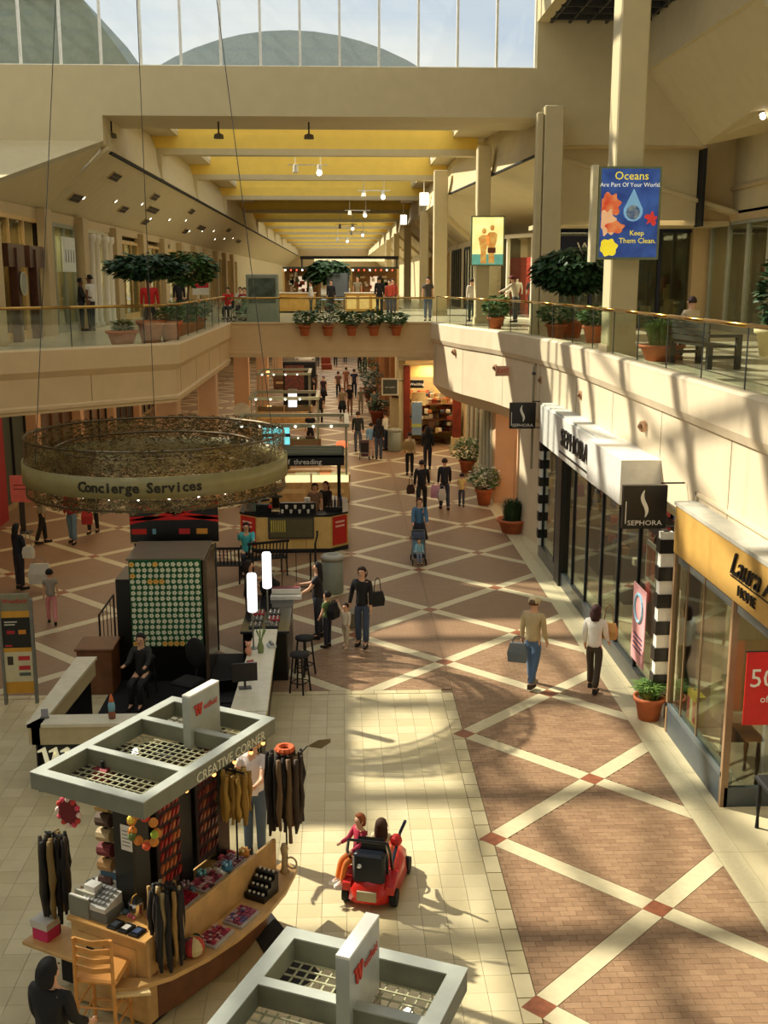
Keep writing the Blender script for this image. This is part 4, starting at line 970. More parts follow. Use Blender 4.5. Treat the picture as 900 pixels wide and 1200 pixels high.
person((2.68, 42.0, 0), 0, 'woman in cream jacket and black trousers facing the brown shop', 1.68, (214, 190, 146), (22, 20, 22), (60, 36, 28), ll=(4, 4), rl=(-4, 4))
bag('shoulder_bag', 'tan shoulder bag on the back of the woman in the cream jacket', (2.6, 41.8, 1.05), (.4, .14, .3), (168, 138, 84), 0, .2)
person((3.48, 43.3, 0), 0, 'person in black sweater with pale belt facing the brown shop', 1.74, (20, 20, 24), (34, 34, 44), (24, 20, 20), hairlen=.3)
person((3.56, 19.4, 0), -35, 'man in tan patterned shirt, blue jeans and cap walking right', 1.74, (196, 176, 134), (84, 110, 142), (90, 60, 36), cap=(206, 190, 150), ll=(16, 10), rl=(-12, 16), la=(-6, 16), ra=(4, 16), det=2, wide=1.08, sleeve=1, shoes=(60, 44, 34))
bag('shopping_bag', 'grey bag hanging from the hand of the man in the cap', (3.27, 19.35, .5), (.34, .12, .36), (112, 122, 128), -20, .14)
person((4.66, 19.12, 0), -28, 'woman in white sweater and dark trousers by the cosmetics window', 1.66, (240, 236, 226), (66, 56, 42), (56, 26, 22), hairlen=.22, ll=(12, 6), rl=(-10, 12), la=(-6, 30), ra=(12, 30), det=2, flare=1.2)
bag('shoulder_bag', 'tan leather bag under the arm of the woman in white', (4.92, 19.2, .98), (.3, .12, .3), (196, 150, 84), -30, .35)
person((.78, 48.1, 0), -5, 'man in dark jacket and jeans standing in the walkway', 1.76, (44, 46, 44), (84, 92, 108), (60, 44, 34), det=0, wide=1.1)
person((1.62, 46.0, 0), -5, 'woman in dark coat and jeans walking away beside a child', 1.70, (24, 24, 30), (60, 70, 92), (24, 20, 20), hairlen=.3, det=0)
person((1.30, 46.2, 0), 0, 'child in light blue shirt and pink trousers in the walkway', 1.5, (120, 158, 190), (226, 180, 160), (40, 28, 24), det=0)
pram((1.02, 46.0, 0), 0, 'small dark stroller in front of the child in pink trousers', (60, 56, 60), (70, 40, 50), .85)
person((2.0, 48.4, 0), 60, 'man in white shirt beside the bin at the brown shop', 1.7, (226, 220, 206), (60, 66, 86), (70, 40, 30), det=0)
for (x, y, rz, lb, tp, lg, hr, hh, sk) in [
    (-.10, 70.6, 0, 'slim woman in brown top and dark trousers far down the walkway', (96, 60, 40), (24, 22, 26), (40, 24, 18), 1.66, 0),
    (.42, 73.2, 0, 'person in rust coloured top between two walkers far ahead', (140, 84, 52), (150, 96, 66), (60, 40, 30), 1.72, 0),
    (.92, 71.0, 0, 'man in navy shirt and trousers far down the walkway', (20, 24, 46), (22, 22, 34), (20, 18, 20), 1.78, 0),
    (.12, 60.0, 180, 'woman in long dark dress walking towards the camera', (150, 130, 100), (30, 36, 40), (130, 80, 50), 1.66, 1),
    (.55, 61.6, 180, 'woman in black top and shorts walking in the far group', (24, 22, 26), (150, 110, 84), (50, 34, 28), 1.68, 0),
    (1.18, 62.4, 180, 'child in grey shirt and shorts in the far group', (140, 136, 114), (150, 140, 118), (60, 44, 34), 1.45, 0),
    (1.85, 58.6, 0, 'man in grey green shirt beside the tall planter', (92, 104, 96), (30, 32, 44), (50, 40, 34), 1.74, 0),
    (2.05, 90.0, 0, 'person in black with a white bag near the far end', (22, 22, 26), (24, 24, 30), (24, 20, 20), 1.7, 0),
    (1.65, 92.0, 0, 'tall person in dark clothes near the far end', (34, 34, 40), (36, 40, 54), (30, 24, 22), 1.75, 0),
    (-1.05, 57.5, 180, 'woman in black with pale neckline standing at the silver kiosk', (20, 18, 20), (22, 20, 24), (30, 22, 20), 1.66, 0),
    (-1.55, 66.0, 90, 'person in dark coat beside the far display stand', (24, 22, 24), (30, 28, 30), (26, 22, 20), 1.7, 0),
    (-1.0, 67.0, 150, 'woman in dark dress with burgundy scarf by the far display', (60, 26, 32), (30, 24, 28), (40, 26, 22), 1.66, 1),
    (-.35, 96.0, 0, 'far walker in black near the display car', (30, 30, 34), (34, 34, 40), (30, 24, 22), 1.7, 0),
    (.5, 100.0, 0, 'far walker in grey at the top of the walkway', (70, 70, 70), (40, 40, 50), (40, 30, 24), 1.7, 0),
    (-1.9, 95.0, 0, 'far person in white shirt beside the display car', (226, 222, 210), (60, 60, 70), (50, 36, 30), 1.7, 0),
    (-1.32, 48.35, 180, 'thin person in black standing behind the silver framed kiosk', (26, 24, 26), (28, 26, 30), (30, 22, 20), 1.74, 0)]:
    person((x, y, 0), rz, lb, hh, tp, lg, hr, det=0, skirt=lg if sk else None, sleeve=.5, ll=(8, 4), rl=(-8, 6))
person((-8.6, 31.2, 0), -60, 'man in grey shirt and dark trousers walking under the left gallery', 1.72, (170, 160, 130), (34, 30, 30), (60, 40, 30), ll=(10, 6), rl=(-10, 10), det=1)
person((-7.75, 31.2, 0), 170, 'woman in red top and light flared jeans under the concierge ring', 1.66, (150, 40, 50), (110, 140, 160), (60, 36, 28), ll=(8, 4), rl=(-8, 6), det=1, flare=1.4)
person((-7.45, 32.5, 0), 175, 'person in dark clothes walking behind the woman in red', 1.7, (60, 56, 48), (34, 32, 36), (30, 22, 20), ll=(-8, 4), rl=(8, 6), det=0)
bag('shopping_bag', 'red bag carried between the two walkers at the left', (-7.38, 31.5, .5), (.3, .14, .45), (180, 50, 50), 10, .2)
person((-7.9, 26.4, 0), -40, 'woman in dark hooded coat with a white shoulder bag at the left edge', 1.66, (24, 26, 36), (40, 38, 44), (20, 18, 20), hairlen=.25, la=(10, 30), ra=(10, 30), det=1)
bag('shoulder_bag', 'white bag on the shoulder of the woman at the left edge', (-7.62, 26.3, .82), (.26, .12, .3), (216, 208, 186), -10, .4)
bag('shopping_bag', 'large pale carrier bag held by the woman at the left edge', (-7.35, 26.2, .2), (.5, .16, .5), (206, 200, 184), 0, .15)
person((-6.42, 23.6, 0), 15, 'girl in flower print top and pink trousers near the directory', 1.24, (150, 140, 126), (216, 140, 140), (22, 18, 18), child=.5, ll=(14, 6), rl=(-12, 12), sleeve=.5, det=1, flare=1.1)
person((-2.45, 27.75, .02), 185, 'dark haired woman in a teal top sitting on the black bench', 1.62, (70, 176, 180), (28, 28, 36), (34, 20, 18), hairlen=.25, ll=(82, 82), rl=(78, 78), la=(50, 60), ra=(70, 80), det=1)
person((-.75, 31.25, 0), 180, 'vendor in patterned top standing inside the coffee kiosk', 1.7, (150, 120, 96), (40, 36, 40), (50, 32, 26), hairlen=.15, la=(20, 40), ra=(20, 40), det=1, sleeve=.5)
person((-.44, 31.75, 0), 150, 'second kiosk worker in black with burgundy hair at the coffee kiosk', 1.66, (40, 32, 34), (30, 28, 32), (84, 26, 30), hairlen=.25, la=(20, 30), ra=(20, 30), det=1)
person((-3.6, 18.9, 0), 170, 'seated attendant in dark clothes inside the concierge desk', 1.6, (30, 30, 30), (30, 30, 34), (34, 26, 22), ll=(80, 80), rl=(80, 80), la=(40, 50), ra=(40, 50), det=1)
person((-1.17, 13.35, 0), 160, 'blonde vendor in white short sleeved shirt behind the hair accessory cart', 1.72, (226, 214, 206), (78, 92, 108), (200, 160, 96), hairlen=.12, la=(35, 62), ra=(30, 66), sleeve=.5, det=2)
person((-2.60, 8.70, 0), -25, 'person with black hair in black clothes at the bottom left corner', 1.66, (20, 19, 22), (24, 22, 26), (18, 15, 16), hairlen=.16, la=(5, 20), ra=(10, 40), det=2, wide=1.1)
# --- upper floor
ZP = ZU
person((-8.15, 37.0, ZP), 75, 'man in white t-shirt and dark trousers on the left gallery', 1.80, (226, 220, 208), (34, 34, 40), (30, 24, 22), skinm=SKIND, sleeve=.5, det=1, wide=1.15)
person((-8.45, 37.0, ZP), -80, 'person in black facing the man in the white t-shirt', 1.70, (26, 24, 26), (34, 32, 40), (24, 18, 16), skinm=SKIND, la=(20, 60), ra=(10, 70), det=0)
person((-5.85, 34.8, ZP), 0, 'large person in red shirt standing behind the left potted tree', 1.68, (196, 24, 24), (40, 36, 40), (30, 22, 20), det=0, wide=1.35)
person((-6.6, 46.5, ZP), 20, 'person in black sitting near the second potted tree', 1.7, (30, 26, 32), (40, 36, 44), (36, 26, 22), det=0, wide=1.1)
for (x, y, lb, tp, w_) in [(-4.7, 47.5, 'person in bright red top, leftmost of the seated group', (206, 30, 28), 1.2), (-4.35, 49.5, 'person in white shirt behind the seated group', (220, 214, 200), 1.0), (-3.95, 49, 'person in black behind the red tops', (34, 30, 30), 1.0),
                           (-3.95, 46.9, 'person in dark red top in the middle of the seated group', (160, 30, 36), 1.25), (-3.35, 47.2, 'person in bright red top, rightmost of the seated group', (206, 30, 28), 1.2)]:
    person((x, y, ZP), 170, lb, 1.6, tp, (40, 38, 46), (40, 26, 22), det=0, wide=w_, ll=(75, 75), rl=(75, 75), la=(30, 50), ra=(30, 50))
pram((-4.0, 45.0, ZP), 120, 'stroller with pale green canopy on the bridge end', (150, 180, 150), (196, 206, 170)); pram((-3.1, 44.8, ZP), 70, 'stroller with pale grey canopy beside the green one', (120, 130, 140), (190, 200, 206))
person((3.6, 45.3, ZP), 170, 'man in dark shirt and jeans standing at the bridge railing', 1.74, (72, 64, 56), (70, 84, 110), (60, 40, 30), det=0, sleeve=.5)
person((2.35, 52.0, ZP), 170, 'woman in red orange top and jeans on the bridge', 1.62, (206, 80, 60), (56, 66, 92), (40, 26, 22), det=0)
person((2.6, 54.0, ZP), 170, 'second person in pinkish red top behind the first', 1.66, (190, 70, 66), (60, 60, 80), (70, 40, 30), det=0)
person((1.9, 52.6, ZP), 0, 'person in black beside the gold counter', 1.76, (26, 26, 30), (28, 28, 34), (24, 20, 20), det=0)
person((.95, 58.0, ZP), 180, 'man in grey shirt behind the gold counter', 1.78, (150, 140, 116), (60, 56, 56), (60, 44, 36), det=0, sleeve=.5)
person((-1.35, 53.6, ZP), 90, 'person in white shirt at the left gold counter', 1.55, (226, 222, 216), (34, 34, 44), (60, 40, 30), det=0, wide=1.2)
person((-.4, 55.5, ZP), 180, 'person in black near the grey screen panel', 1.6, (26, 24, 28), (30, 28, 34), (40, 28, 24), det=0)
person((5.3, 44.6, ZP), 20, 'woman in white shirt beyond the curved railing', 1.68, (214, 206, 190), (50, 60, 50), (70, 44, 34), det=0)
person((5.75, 45.0, ZP), -20, 'person in olive jacket beside the woman in white', 1.6, (120, 110, 60), (60, 66, 60), (44, 30, 24), det=0)
person((6.9, 43.5, ZP), 60, 'man in pale shirt with maroon cap leaning forward by the poster column', 1.78, (206, 196, 170), (60, 62, 66), (60, 40, 30), cap=(110, 30, 34), det=0, lean=12, la=(50, 20), ra=(40, 20))
for k, (x, y) in enumerate(((7.81, 48.9), (8.26, 47.7), (8.56, 46.95))):
    m_ = T('mannequin', ['mannequin in white top, left one in the pale shop window', 'mannequin in dark jacket, middle one in the pale shop window', 'mannequin in dark jacket, right one in the pale shop window'][k], 'mannequin', (x, y, ZP + .1), 160)
    tp = [(230, 224, 206), (40, 44, 70), (36, 36, 44)][k]
    skin('body', [[((0, 0, .95), .11), ((0, 0, 1.1), .09), ((0, 0, 1.3), .12), ((0, 0, 1.46), .04), ((0, 0, 1.58), .075)], [((0, 0, 1.3), .12), ((.17, 0, 1.38), .05), ((.22, 0, 1.1), .04), ((.22, .05, .9), .03)], [((0, 0, 1.3), .12), ((-.17, 0, 1.38), .05), ((-.22, 0, 1.1), .04), ((-.22, .05, .9), .03)]], WHITEW, m_, 1)
    skin('jacket', [[((0, 0, .9), .13), ((0, 0, 1.1), .12), ((0, 0, 1.3), .14), ((0, 0, 1.42), .07)], [((0, 0, 1.3), .14), ((.17, 0, 1.38), .065), ((.22, 0, 1.1), .055)], [((0, 0, 1.3), .14), ((-.17, 0, 1.38), .065), ((-.22, 0, 1.1), .055)]], colm(tp), m_, 1)
    skin('trousers', [[((0, 0, .95), .13), ((.09, 0, .85), .08), ((.1, 0, .45), .06), ((.1, 0, .06), .05)], [((0, 0, .95), .13), ((-.09, 0, .85), .08), ((-.1, 0, .45), .06), ((-.1, 0, .06), .05)]], colm((44, 54, 84)), m_, 1)
    G().lathe([(.2, -.1), (.2, -.04)], (0, 0, 0), 14).obj('base', CHROME, m_)
person((7.25, 22.7, ZP + .0), 20, 'balding person sitting on the dark bench at the right gallery', 1.66, (206, 186, 150), (50, 48, 56), (56, 34, 28), ll=(80, 80), rl=(80, 80), la=(20, 60), ra=(20, 60), det=1)

# ================================================================== hair accessory carts
def w_logo(parent, loc, rot, s, m, name='logo_stroke', th=.01):
    """slanted serif w: three leaning strokes joined by thin upstrokes"""
    rm = Matrix.Translation(loc) @ Euler(rot).to_matrix().to_4x4() @ Matrix.Scale(s, 4)
    for k in range(3):
        x = k * .42; h = 0 if k < 2 else .35
        g = G(rm); P_ = [(x - .16, .86), (x + .1, 1.0), (x + .14, 1.0), (x + .36, .0), (x + .18, .0), (x + .02, .84), (x - .15, .8)] if k < 2 else [(x - .16, .86), (x + .1, 1.0), (x + .2, .93), (x + .12, .72), (x + .0, .82), (x - .15, .8)]
        g.loft([[(a, b, 0) for a, b in P_], [(a, b, th / s) for a, b in P_]]); g.obj(name, m, parent)
        if k < 2: g = G(rm); P_ = [(x + .2, .0), (x + .36, .0), (x + .52, .84), (x + .44, .84)]; g.loft([[(a, b, 0) for a, b in P_], [(a, b, th / s) for a, b in P_]]); g.obj(name, m, parent)
ROOFM = colm((172, 176, 166), .4); ROOFI = colm((120, 122, 104), .6)
def cart(loc, rz, label, text_on=True):
    c = T('retail_cart', label, 'kiosk', loc, rz)
    # roof: darker frame colour carries shade, paler top sheet carries sky light
    z0, z1 = 2.53, 2.70; hx, hy, bw = .71, 1.13, .115
    fr_ = G(); fr_.box(-hx, hx, -hy, -hy + bw, z0, z1).box(-hx, hx, hy - bw, hy, z0, z1).box(-hx, -hx + bw, -hy + bw, hy - bw, z0, z1).box(hx - bw, hx, -hy + bw, hy - bw, z0, z1).box(-hx + bw, hx - bw, -.44, -.36, z0, z1).box(-hx + bw, hx - bw, .44, .52, z0, z1)
    ro = fr_.obj('roof_frame', ROOFI, c)
    e_ = .004; g = G(); g.box(-hx - e_, hx + e_, -hy - e_, -hy + bw, z1, z1 + .012).box(-hx - e_, hx + e_, hy - bw, hy + e_, z1, z1 + .012).box(-hx - e_, -hx + bw, -hy + bw, hy - bw, z1, z1 + .012).box(hx - bw, hx + e_, -hy + bw, hy - bw, z1, z1 + .012).box(-hx + bw, hx - bw, -.445, -.355, z1, z1 + .012).box(-hx + bw, hx - bw, .435, .525, z1, z1 + .012); g.obj('top_plate', ROOFM, ro)
    for a, b in ((-hy + bw, -.44), (-.36, .44), (.52, hy - bw)):
        g = G(); x = -hx + bw + .06
        while x < hx - bw: g.box(x, x + .012, a, b, z0 - .02, z0 - .01); x += .085
        y = a + .06
        while y < b: g.box(-hx + bw, hx - bw, y, y + .012, z0 - .01, z0); y += .085
        g.obj('wire_grid', colm((176, 174, 140), .5), ro, kind='stuff')
    py = G().box(.02, .12, .38, .92, z0 - .02, 3.10).obj('sign_plate', ROOFM, c)
    G().box(.02, .12, .38, .92, 3.10, 3.12).obj('plate_cap', WHITE, py)
    w_logo(py, (.125, .46, 2.86), (R(90), 0, R(90)), .13, colm((206, 60, 40)))
    text('logo_letters', 'estfield', .1, colm((206, 60, 40)), py, (.13, .74, 2.92), (R(90), 0, R(90)), .002, sx=.85)
    if text_on: text('fascia_letters', 'CREATIVE CORNER', .15, colm((226, 222, 196)), ro, (hx + .005, .3, 2.59), (R(90), 0, R(90)), .003, sx=.95)
    # spine
    for k, y in enumerate((-.42, .30, 1.0)):
        G().bbox(-.22, .06, y - .13, y + .13, .9, 2.50, .02).obj('roof_post', BLACK, c)
    G().box(-.1, -.06, -.3, .9, .95, 2.3).obj('display_panel', BLKM, c)
    # counter body
    G().bbox(-.58, .42, -.86, -.42, 0.06, .98, .015).obj('end_cabinet', WOOD, c)
    G().bbox(-.52, .40, -.42, 1.15, 0.06, .90, .015).obj('side_cabinet', WOOD, c)
    G().bbox(-.60, .44, -.89, -.40, .98, 1.02, .008).obj('countertop', mat('maple_top', (206, 156, 88), .35, var=.1, scale=5), c)
    for x in (-.3, .12):
        d = G().box(x - .17, x + .17, -.875, -.86, .55, .88).obj('drawer', WOOD, c); G().box(x - .05, x + .05, -.885, -.875, .72, .74).obj('handle', BLKM, d)
    G().bbox(.40, .45, -.86, 1.5, .56, 1.0, .01).obj('tier_front', WOOD, c)
    G().box(-.06, .40, -.40, 1.15, .90, .93).obj('upper_tier', WOOD, c)
    out = [(.42, -1.02), (.62, -.72), (.76, -.30), (.84, .15), (.86, .65), (.80, 1.15), (.66, 1.62), (.42, 1.72), (.40, 1.5), (.40, -.86), (.12, -1.0), (.2, -1.16)]
    G().prism(out, .55, .60).obj('boat_shelf', WOOD, c)
    G().prism([(.15, -1.0), (.40, -.86), (.56, -.98), (.25, -1.2)], .53, .56).obj('shelf_leaf', mat('pale_maple', (236, 208, 150), .4), c)
    out2 = [(.40, -.8), (.5, -.4), (.58, .2), (.58, .7), (.5, 1.2), (.40, 1.4)]
    G().prism(out2, .06, .55).obj('curved_base', BWOOD, c)
    G().bbox(-1.3, -.58, -.86, -.42, .46, .50, .01).obj('left_shelf', WOOD, c); G().box(-.9, -.60, -.7, -.6, .06, .46).obj('shelf_bracket', BLKM, c)
    G().box(-.5, .4, -.8, 1.1, 0, .06).obj('plinth', BLKM, c)
    return c
CL, CRZ = (-1.93, 10.88, 0), -29.5
cartA = cart(CL, CRZ, 'hair accessory cart with silver gridded roof and maple counters')
cartB = cart((-.23, 6.16, 0), -23.4, 'second cart whose silver gridded roof fills the bottom edge', False)
cm = Matrix.Translation(CL) @ Matrix.Rotation(R(CRZ), 4, 'Z')
def CP(x, y, z): v = cm @ Vector((x, y, z)); return (v.x, v.y, v.z)
# register
r = T('cash_register', 'grey and white cash register on the near end of the cart counter', 'cash register', CP(-.33, -.62, 1.02), CRZ + 180)
G().bbox(-.22, .22, -.2, .2, 0, .11, .01).obj('cash_drawer', colm((112, 112, 104)), r)
G().loft([[(-.2, -.18, .11), (.2, -.18, .11), (.2, -.18, .26), (-.2, -.18, .26)], [(-.2, .2, .11), (.2, .2, .11), (.2, .2, .16), (-.2, .2, .16)]]).obj('keyboard_body', colm((206, 204, 194)), r)
g = G()
for i in range(6):
    for j in range(4): g.cb((-.14 + i * .05, .15 - j * .06, .195 + j * .018), (.035, .04, .02))
g.obj('keys', colm((150, 152, 150)), r, kind='stuff')
G().box(-.15, .15, -.2, -.12, .26, .40).obj('display_head', colm((210, 208, 200)), r); G().box(-.12, .12, -.12, -.115, .30, .38).obj('screen', colm((60, 90, 110)), r)
G().box(.02, .16, -.02, .1, .2, .3).obj('receipt_printer', WHITE, r)
# more things on the cart
def small(name, label, cat, p, parts, rz=CRZ, group=None):
    t = T(name, label, cat, CP(*p), rz, group)
    for nm, g, m in parts: g.obj(nm, m, t, True if nm in ('bowl', 'globe', 'ball') else False)
    return t
for k in range(5):
    small('ring_binder', 'folder standing in the row at the left end of the cart counter, %s' % ['front one, grey', 'second, white', 'third, tan', 'fourth, grey', 'rear one, dark'][k], 'folder', (-.575 + .0, -.82 + k * .09, 1.02),
          [('cover', G().box(-.02, .24, -.02, .02, 0, .22 + .02 * (k % 2)), colm([(130, 130, 116), (206, 200, 180), (170, 140, 90), (150, 150, 140), (60, 56, 50)][k])), ('pages', G().box(-.015, .235, -.013, .013, .0, .23), WPAPER)], CRZ)
for k in range(3):
    small('black_card_tray', ['flat black tray with pale cards, left one on the cart front edge', 'flat black tray with a white card, middle one on the cart front edge', 'flat black tray with blue cover, right one on the cart front edge'][k], 'tray', (-.02 + k * .14, -.80 + .0 * k, 1.02),
          [('tray', G().bbox(-.06, .06, -.07, .09, 0, .025, .005), BLACK), ('card', G().box(-.035, .035, -.03, .05, .025, .032), [colm((110, 120, 130)), WPAPER, colm((40, 60, 96))][k])])
small('handled_tin', 'shiny tin with round handle on the cart counter', 'tin', (.05, -.55, 1.02), [('tin_body', G().lathe([(.07, 0), (.08, .16), (.075, .17)], (0, 0, 0), 14), CHROME), ('handle', G().torus((0, 0, .17), .075, .008, 14, 5, 'x', 0, 180), BRASS)])
for k in range(3):
    small('spray_bottle', ['tall dark bottle at the right corner of the cart counter', 'slim black bottle next to the tall one', 'clear bottle with silver cap on the cart counter'][k], 'bottle', (.26 + k * .05, -.58 + .08 * k, 1.02), [('bottle_body', G().lathe([(.022, 0), (.024, .13), (.012, .16)], (0, 0, 0), 10), [BLACK, BLACK, colm((150, 160, 160))][k]), ('cap', G().lathe([(.013, .16), (.012, .2)], (0, 0, 0), 8), DGREY if k < 2 else CHROME)])
small('photo_stand', 'small framed portrait print standing behind the cash register', 'picture', (-.30, -.36, 1.02), [('frame', G().bbox(-.11, .11, -.01, .02, 0, .36, .005), colm((150, 60, 60))), ('print', G().box(-.085, .085, -.015, -.01, .05, .32), colm((206, 150, 120))), ('hair_print', G().box(-.06, .06, -.018, -.015, .18, .3), colm((60, 30, 26)))])
small('clip_lamp', 'tiny bright lamp beside the framed portrait', 'lamp', (-.2, -.42, 1.02), [('stem', G().tube((0, 0, 0), (0, 0, .22), .008), BLKM), ('bulb', G().ball((0, -.01, .24), .03, 8, 6), LAMP)])
# hanging hair pieces
def tress(name, label, p, cols, n=6, L=.7, sp=.07, w=.05, stand=None, grp=None):
    t = T(name, label, 'hair display', CP(*p), CRZ, grp)
    n = n * 2; w = w * .62
    for i in range(n):
        a = i * 2.4; f_ = math.sqrt((i + .5) / n) * 1.35; x, y = sp * f_ * math.cos(a), sp * f_ * math.sin(a)
        l = L * rnd.uniform(.75, 1.05); R_ = []
        for q in range(7):
            f = q / 6; r = w * (math.sin(math.pi * min(1, .15 + .75 * f)) ** .6) * rnd.uniform(.6, 1.35)
            R_.append([(x + r * math.cos(R(j * 60)) + .01 * math.sin(f * 9 + i), y + r * math.sin(R(j * 60)), -f * l) for j in range(6)])
        G().loft(R_).obj('hair_piece', colm(cols[i % len(cols)], .7), t, True)
    if stand: G().tube((0, 0, .05), (0, 0, -stand), .012, n=6).obj('stand_pole', BLKM, t)
    G().tube((-.12, 0, .02), (.12, 0, .02), .012, n=6).obj('hanger_bar', BLKM, t)
    return t
tress('hair_piece_rack', 'rack of black and blond hair pieces at the near right corner of the cart', (.50, -.62, 1.50), [(26, 20, 18), (150, 116, 62), (20, 18, 18), (34, 26, 22), (170, 150, 110), (18, 16, 16)], 13, .85, .13, .055, .90)
tress('hair_piece_rack', 'rack of dark and blond hair pieces hanging off the left side of the cart', (-1.03, -.56, 1.66), [(60, 48, 32), (26, 22, 20), (130, 106, 60), (24, 20, 18)], 8, .95, .12, .06, 1.15)
tress('hair_piece_rack', 'thick dark hair pieces with an orange band at the far right end of the cart', (.52, 1.62, 2.05), [(34, 26, 22), (60, 44, 30), (40, 30, 24), (110, 84, 54), (24, 20, 18)], 14, 1.0, .17, .07, 1.45)
t = tress('hair_piece_rack', 'golden wavy hair pieces hanging near the vendor', (.30, .92, 2.05), [(170, 132, 52), (150, 112, 40), (190, 156, 80)], 10, .62, .13, .065, 1.1)
small('orange_scrunchie', 'orange furry band on top of the thick dark hair pieces', 'hair band', (.52, 1.62, 2.08), [('band', G().torus((0, 0, .03), .09, .035, 12, 6), colm((206, 96, 50)))])
small('feather_clip', 'pale feather hair piece sticking up past the vendor', 'hair display', (.66, 1.9, 2.06), [('feather', G().loft([[(.0, 0, 0), (.03, 0, -.01), (.0, .03, 0)], [(.12, .05, .08), (.16, .05, -.02), (.12, .1, .04)], [(.24, .1, .1), (.26, .1, .06), (.25, .12, .1)]]), colm((130, 112, 76))), ('stem', G().tube((0, 0, 0), (-.1, -.2, -.15), .008), BLKM)])
# accessory panels with rows of clips
for k, (y, lb, cs) in enumerate([(-.06, 'near panel of red and amber hair clips on the cart spine', [(170, 50, 40), (196, 110, 60), (120, 40, 40)]), (.62, 'far panel of brown and red hair clips on the cart spine', [(110, 50, 40), (150, 80, 50), (90, 36, 40)])]):
    t = T('hair_clip_panel', lb, 'display', CP(.10, y, 1.1), CRZ)
    G().box(-.02, .0, -.17, .17, 0, 1.35).obj('backing', colm((50, 34, 28)), t)
    for r_ in range(9):
        for c_ in range(5):
            g = G(); g.loft([[(.0, -.14 + c_ * .07, .1 + r_ * .14), (.02, -.14 + c_ * .07, .08 + r_ * .14), (.02, -.10 + c_ * .07, .10 + r_ * .14), (0, -.10 + c_ * .07, .12 + r_ * .14)], [(.0, -.13 + c_ * .07, .16 + r_ * .14), (.03, -.13 + c_ * .07, .16 + r_ * .14), (.03, -.09 + c_ * .07, .18 + r_ * .14), (0, -.09 + c_ * .07, .18 + r_ * .14)]])
            g.obj('clip', colm(rnd.choice(cs), .35), t)
t = T('scarf_stack', 'column of rolled striped scarves on the left of the near roof post', 'scarf display', CP(-.38, -.46, 1.02), CRZ)
for k in range(9):
    G().tube((-.09, 0, .08 + k * .17), (.09, 0, .1 + k * .17), .075, .075, 10).obj('rolled_scarf', colm([(150, 90, 50), (90, 60, 50), (170, 130, 80), (110, 40, 40), (170, 150, 110), (80, 60, 44), (190, 160, 100), (96, 96, 90), (130, 40, 44)][k]), t)
G().tube((0, .0, 0), (0, 0, 1.6), .02).obj('pole', BLKM, t)
t = T('ribbon_wreath', 'green and orange ribbon garland hanging under the near right roof corner', 'garland', CP(.35, -.72, 2.15), CRZ)
g = G()
for k in range(9): a = R(k * 40); g.ball((.16 * math.cos(a), 0, .16 * math.sin(a)), .05, 8, 5)
g.obj('ribbon', colm((206, 130, 50)), t)
for k in range(5): G().ball((.16 * math.cos(R(k * 72)), -.03, .16 * math.sin(R(k * 72))), .045, 8, 5).obj('bow', colm([(150, 170, 50), (206, 60, 40), (230, 200, 70), (90, 110, 50), (220, 90, 50)][k]), t)
G().tube((0, 0, .16), (0, 0, .34), .006).obj('cord', BLKM, t)
t = T('red_ornament', 'round dark red ornament with a pink and white rim hanging from the left roof corner', 'ornament', CP(-.50, -.85, 2.2), CRZ)
G().tube((0, -.02, 0), (0, .02, 0), .13, n=16).obj('disc', colm((110, 24, 28)), t)
for k in range(12): G().ball((.14 * math.cos(R(k * 30)), -.01, .14 * math.sin(R(k * 30))), .03, 8, 5).obj('bead', colm([(226, 200, 190), (206, 70, 90), (190, 60, 50)][k % 3]), t)
G().tube((0, 0, .14), (0, 0, .3), .006).obj('cord', BLKM, t)
t = T('white_price_card', 'white price card on the dark near roof post', 'sign', CP(-.02, -.56, 1.75), CRZ); G().box(-.07, .07, -.008, .0, 0, .28).obj('card', WPAPER, t)
for k in range(5): G().box(-.05, .05, -.01, -.008, .05 + .04 * k, .06 + .04 * k).obj('print_line', GREY, t)
# trays
def jtray(label, p, cs, lx=.26, ly=.36):
    t = T('jewelry_tray', label, 'tray', CP(*p), CRZ)
    G().bbox(-lx / 2, lx / 2, -ly / 2, ly / 2, 0, .035, .008).obj('tray_base', colm((170, 160, 150)), t)
    nx, ny = 4, 9
    for i in range(nx):
        for j in range(ny):
            G().box(-lx / 2 + .02 + i * (lx - .04) / nx, -lx / 2 + .02 + (i + .75) * (lx - .04) / nx, -ly / 2 + .02 + j * (ly - .04) / ny, -ly / 2 + .02 + (j + .8) * (ly - .04) / ny, .035, .052 + rnd.uniform(0, .012)).obj('trinket', colm(rnd.choice(cs), .3), t)
MG = [(150, 30, 70), (120, 30, 60), (170, 60, 80), (190, 150, 150)]
jtray('magenta trinket tray on the boat shelf, near one', (.62, .02, .60), MG); jtray('magenta trinket tray on the boat shelf, far one', (.66, .45, .60), [(130, 40, 80), (150, 60, 90), (90, 80, 130), (180, 150, 160)])
jtray('crimson ribbon tray on the upper tier, near one', (.22, .0, .93), [(160, 20, 40), (140, 20, 40)], .3, .3); jtray('pink striped tray on the upper tier, middle one', (.24, .42, .93), [(170, 70, 90), (200, 160, 160), (110, 50, 60)], .26, .4); jtray('plum tray on the upper tier, far one', (.24, .85, .93), [(120, 50, 70), (180, 140, 140)], .26, .34)
t = T('ring_display', 'black stepped stand with rows of shiny rings on the boat shelf', 'display', CP(.60, .95, .60), CRZ)
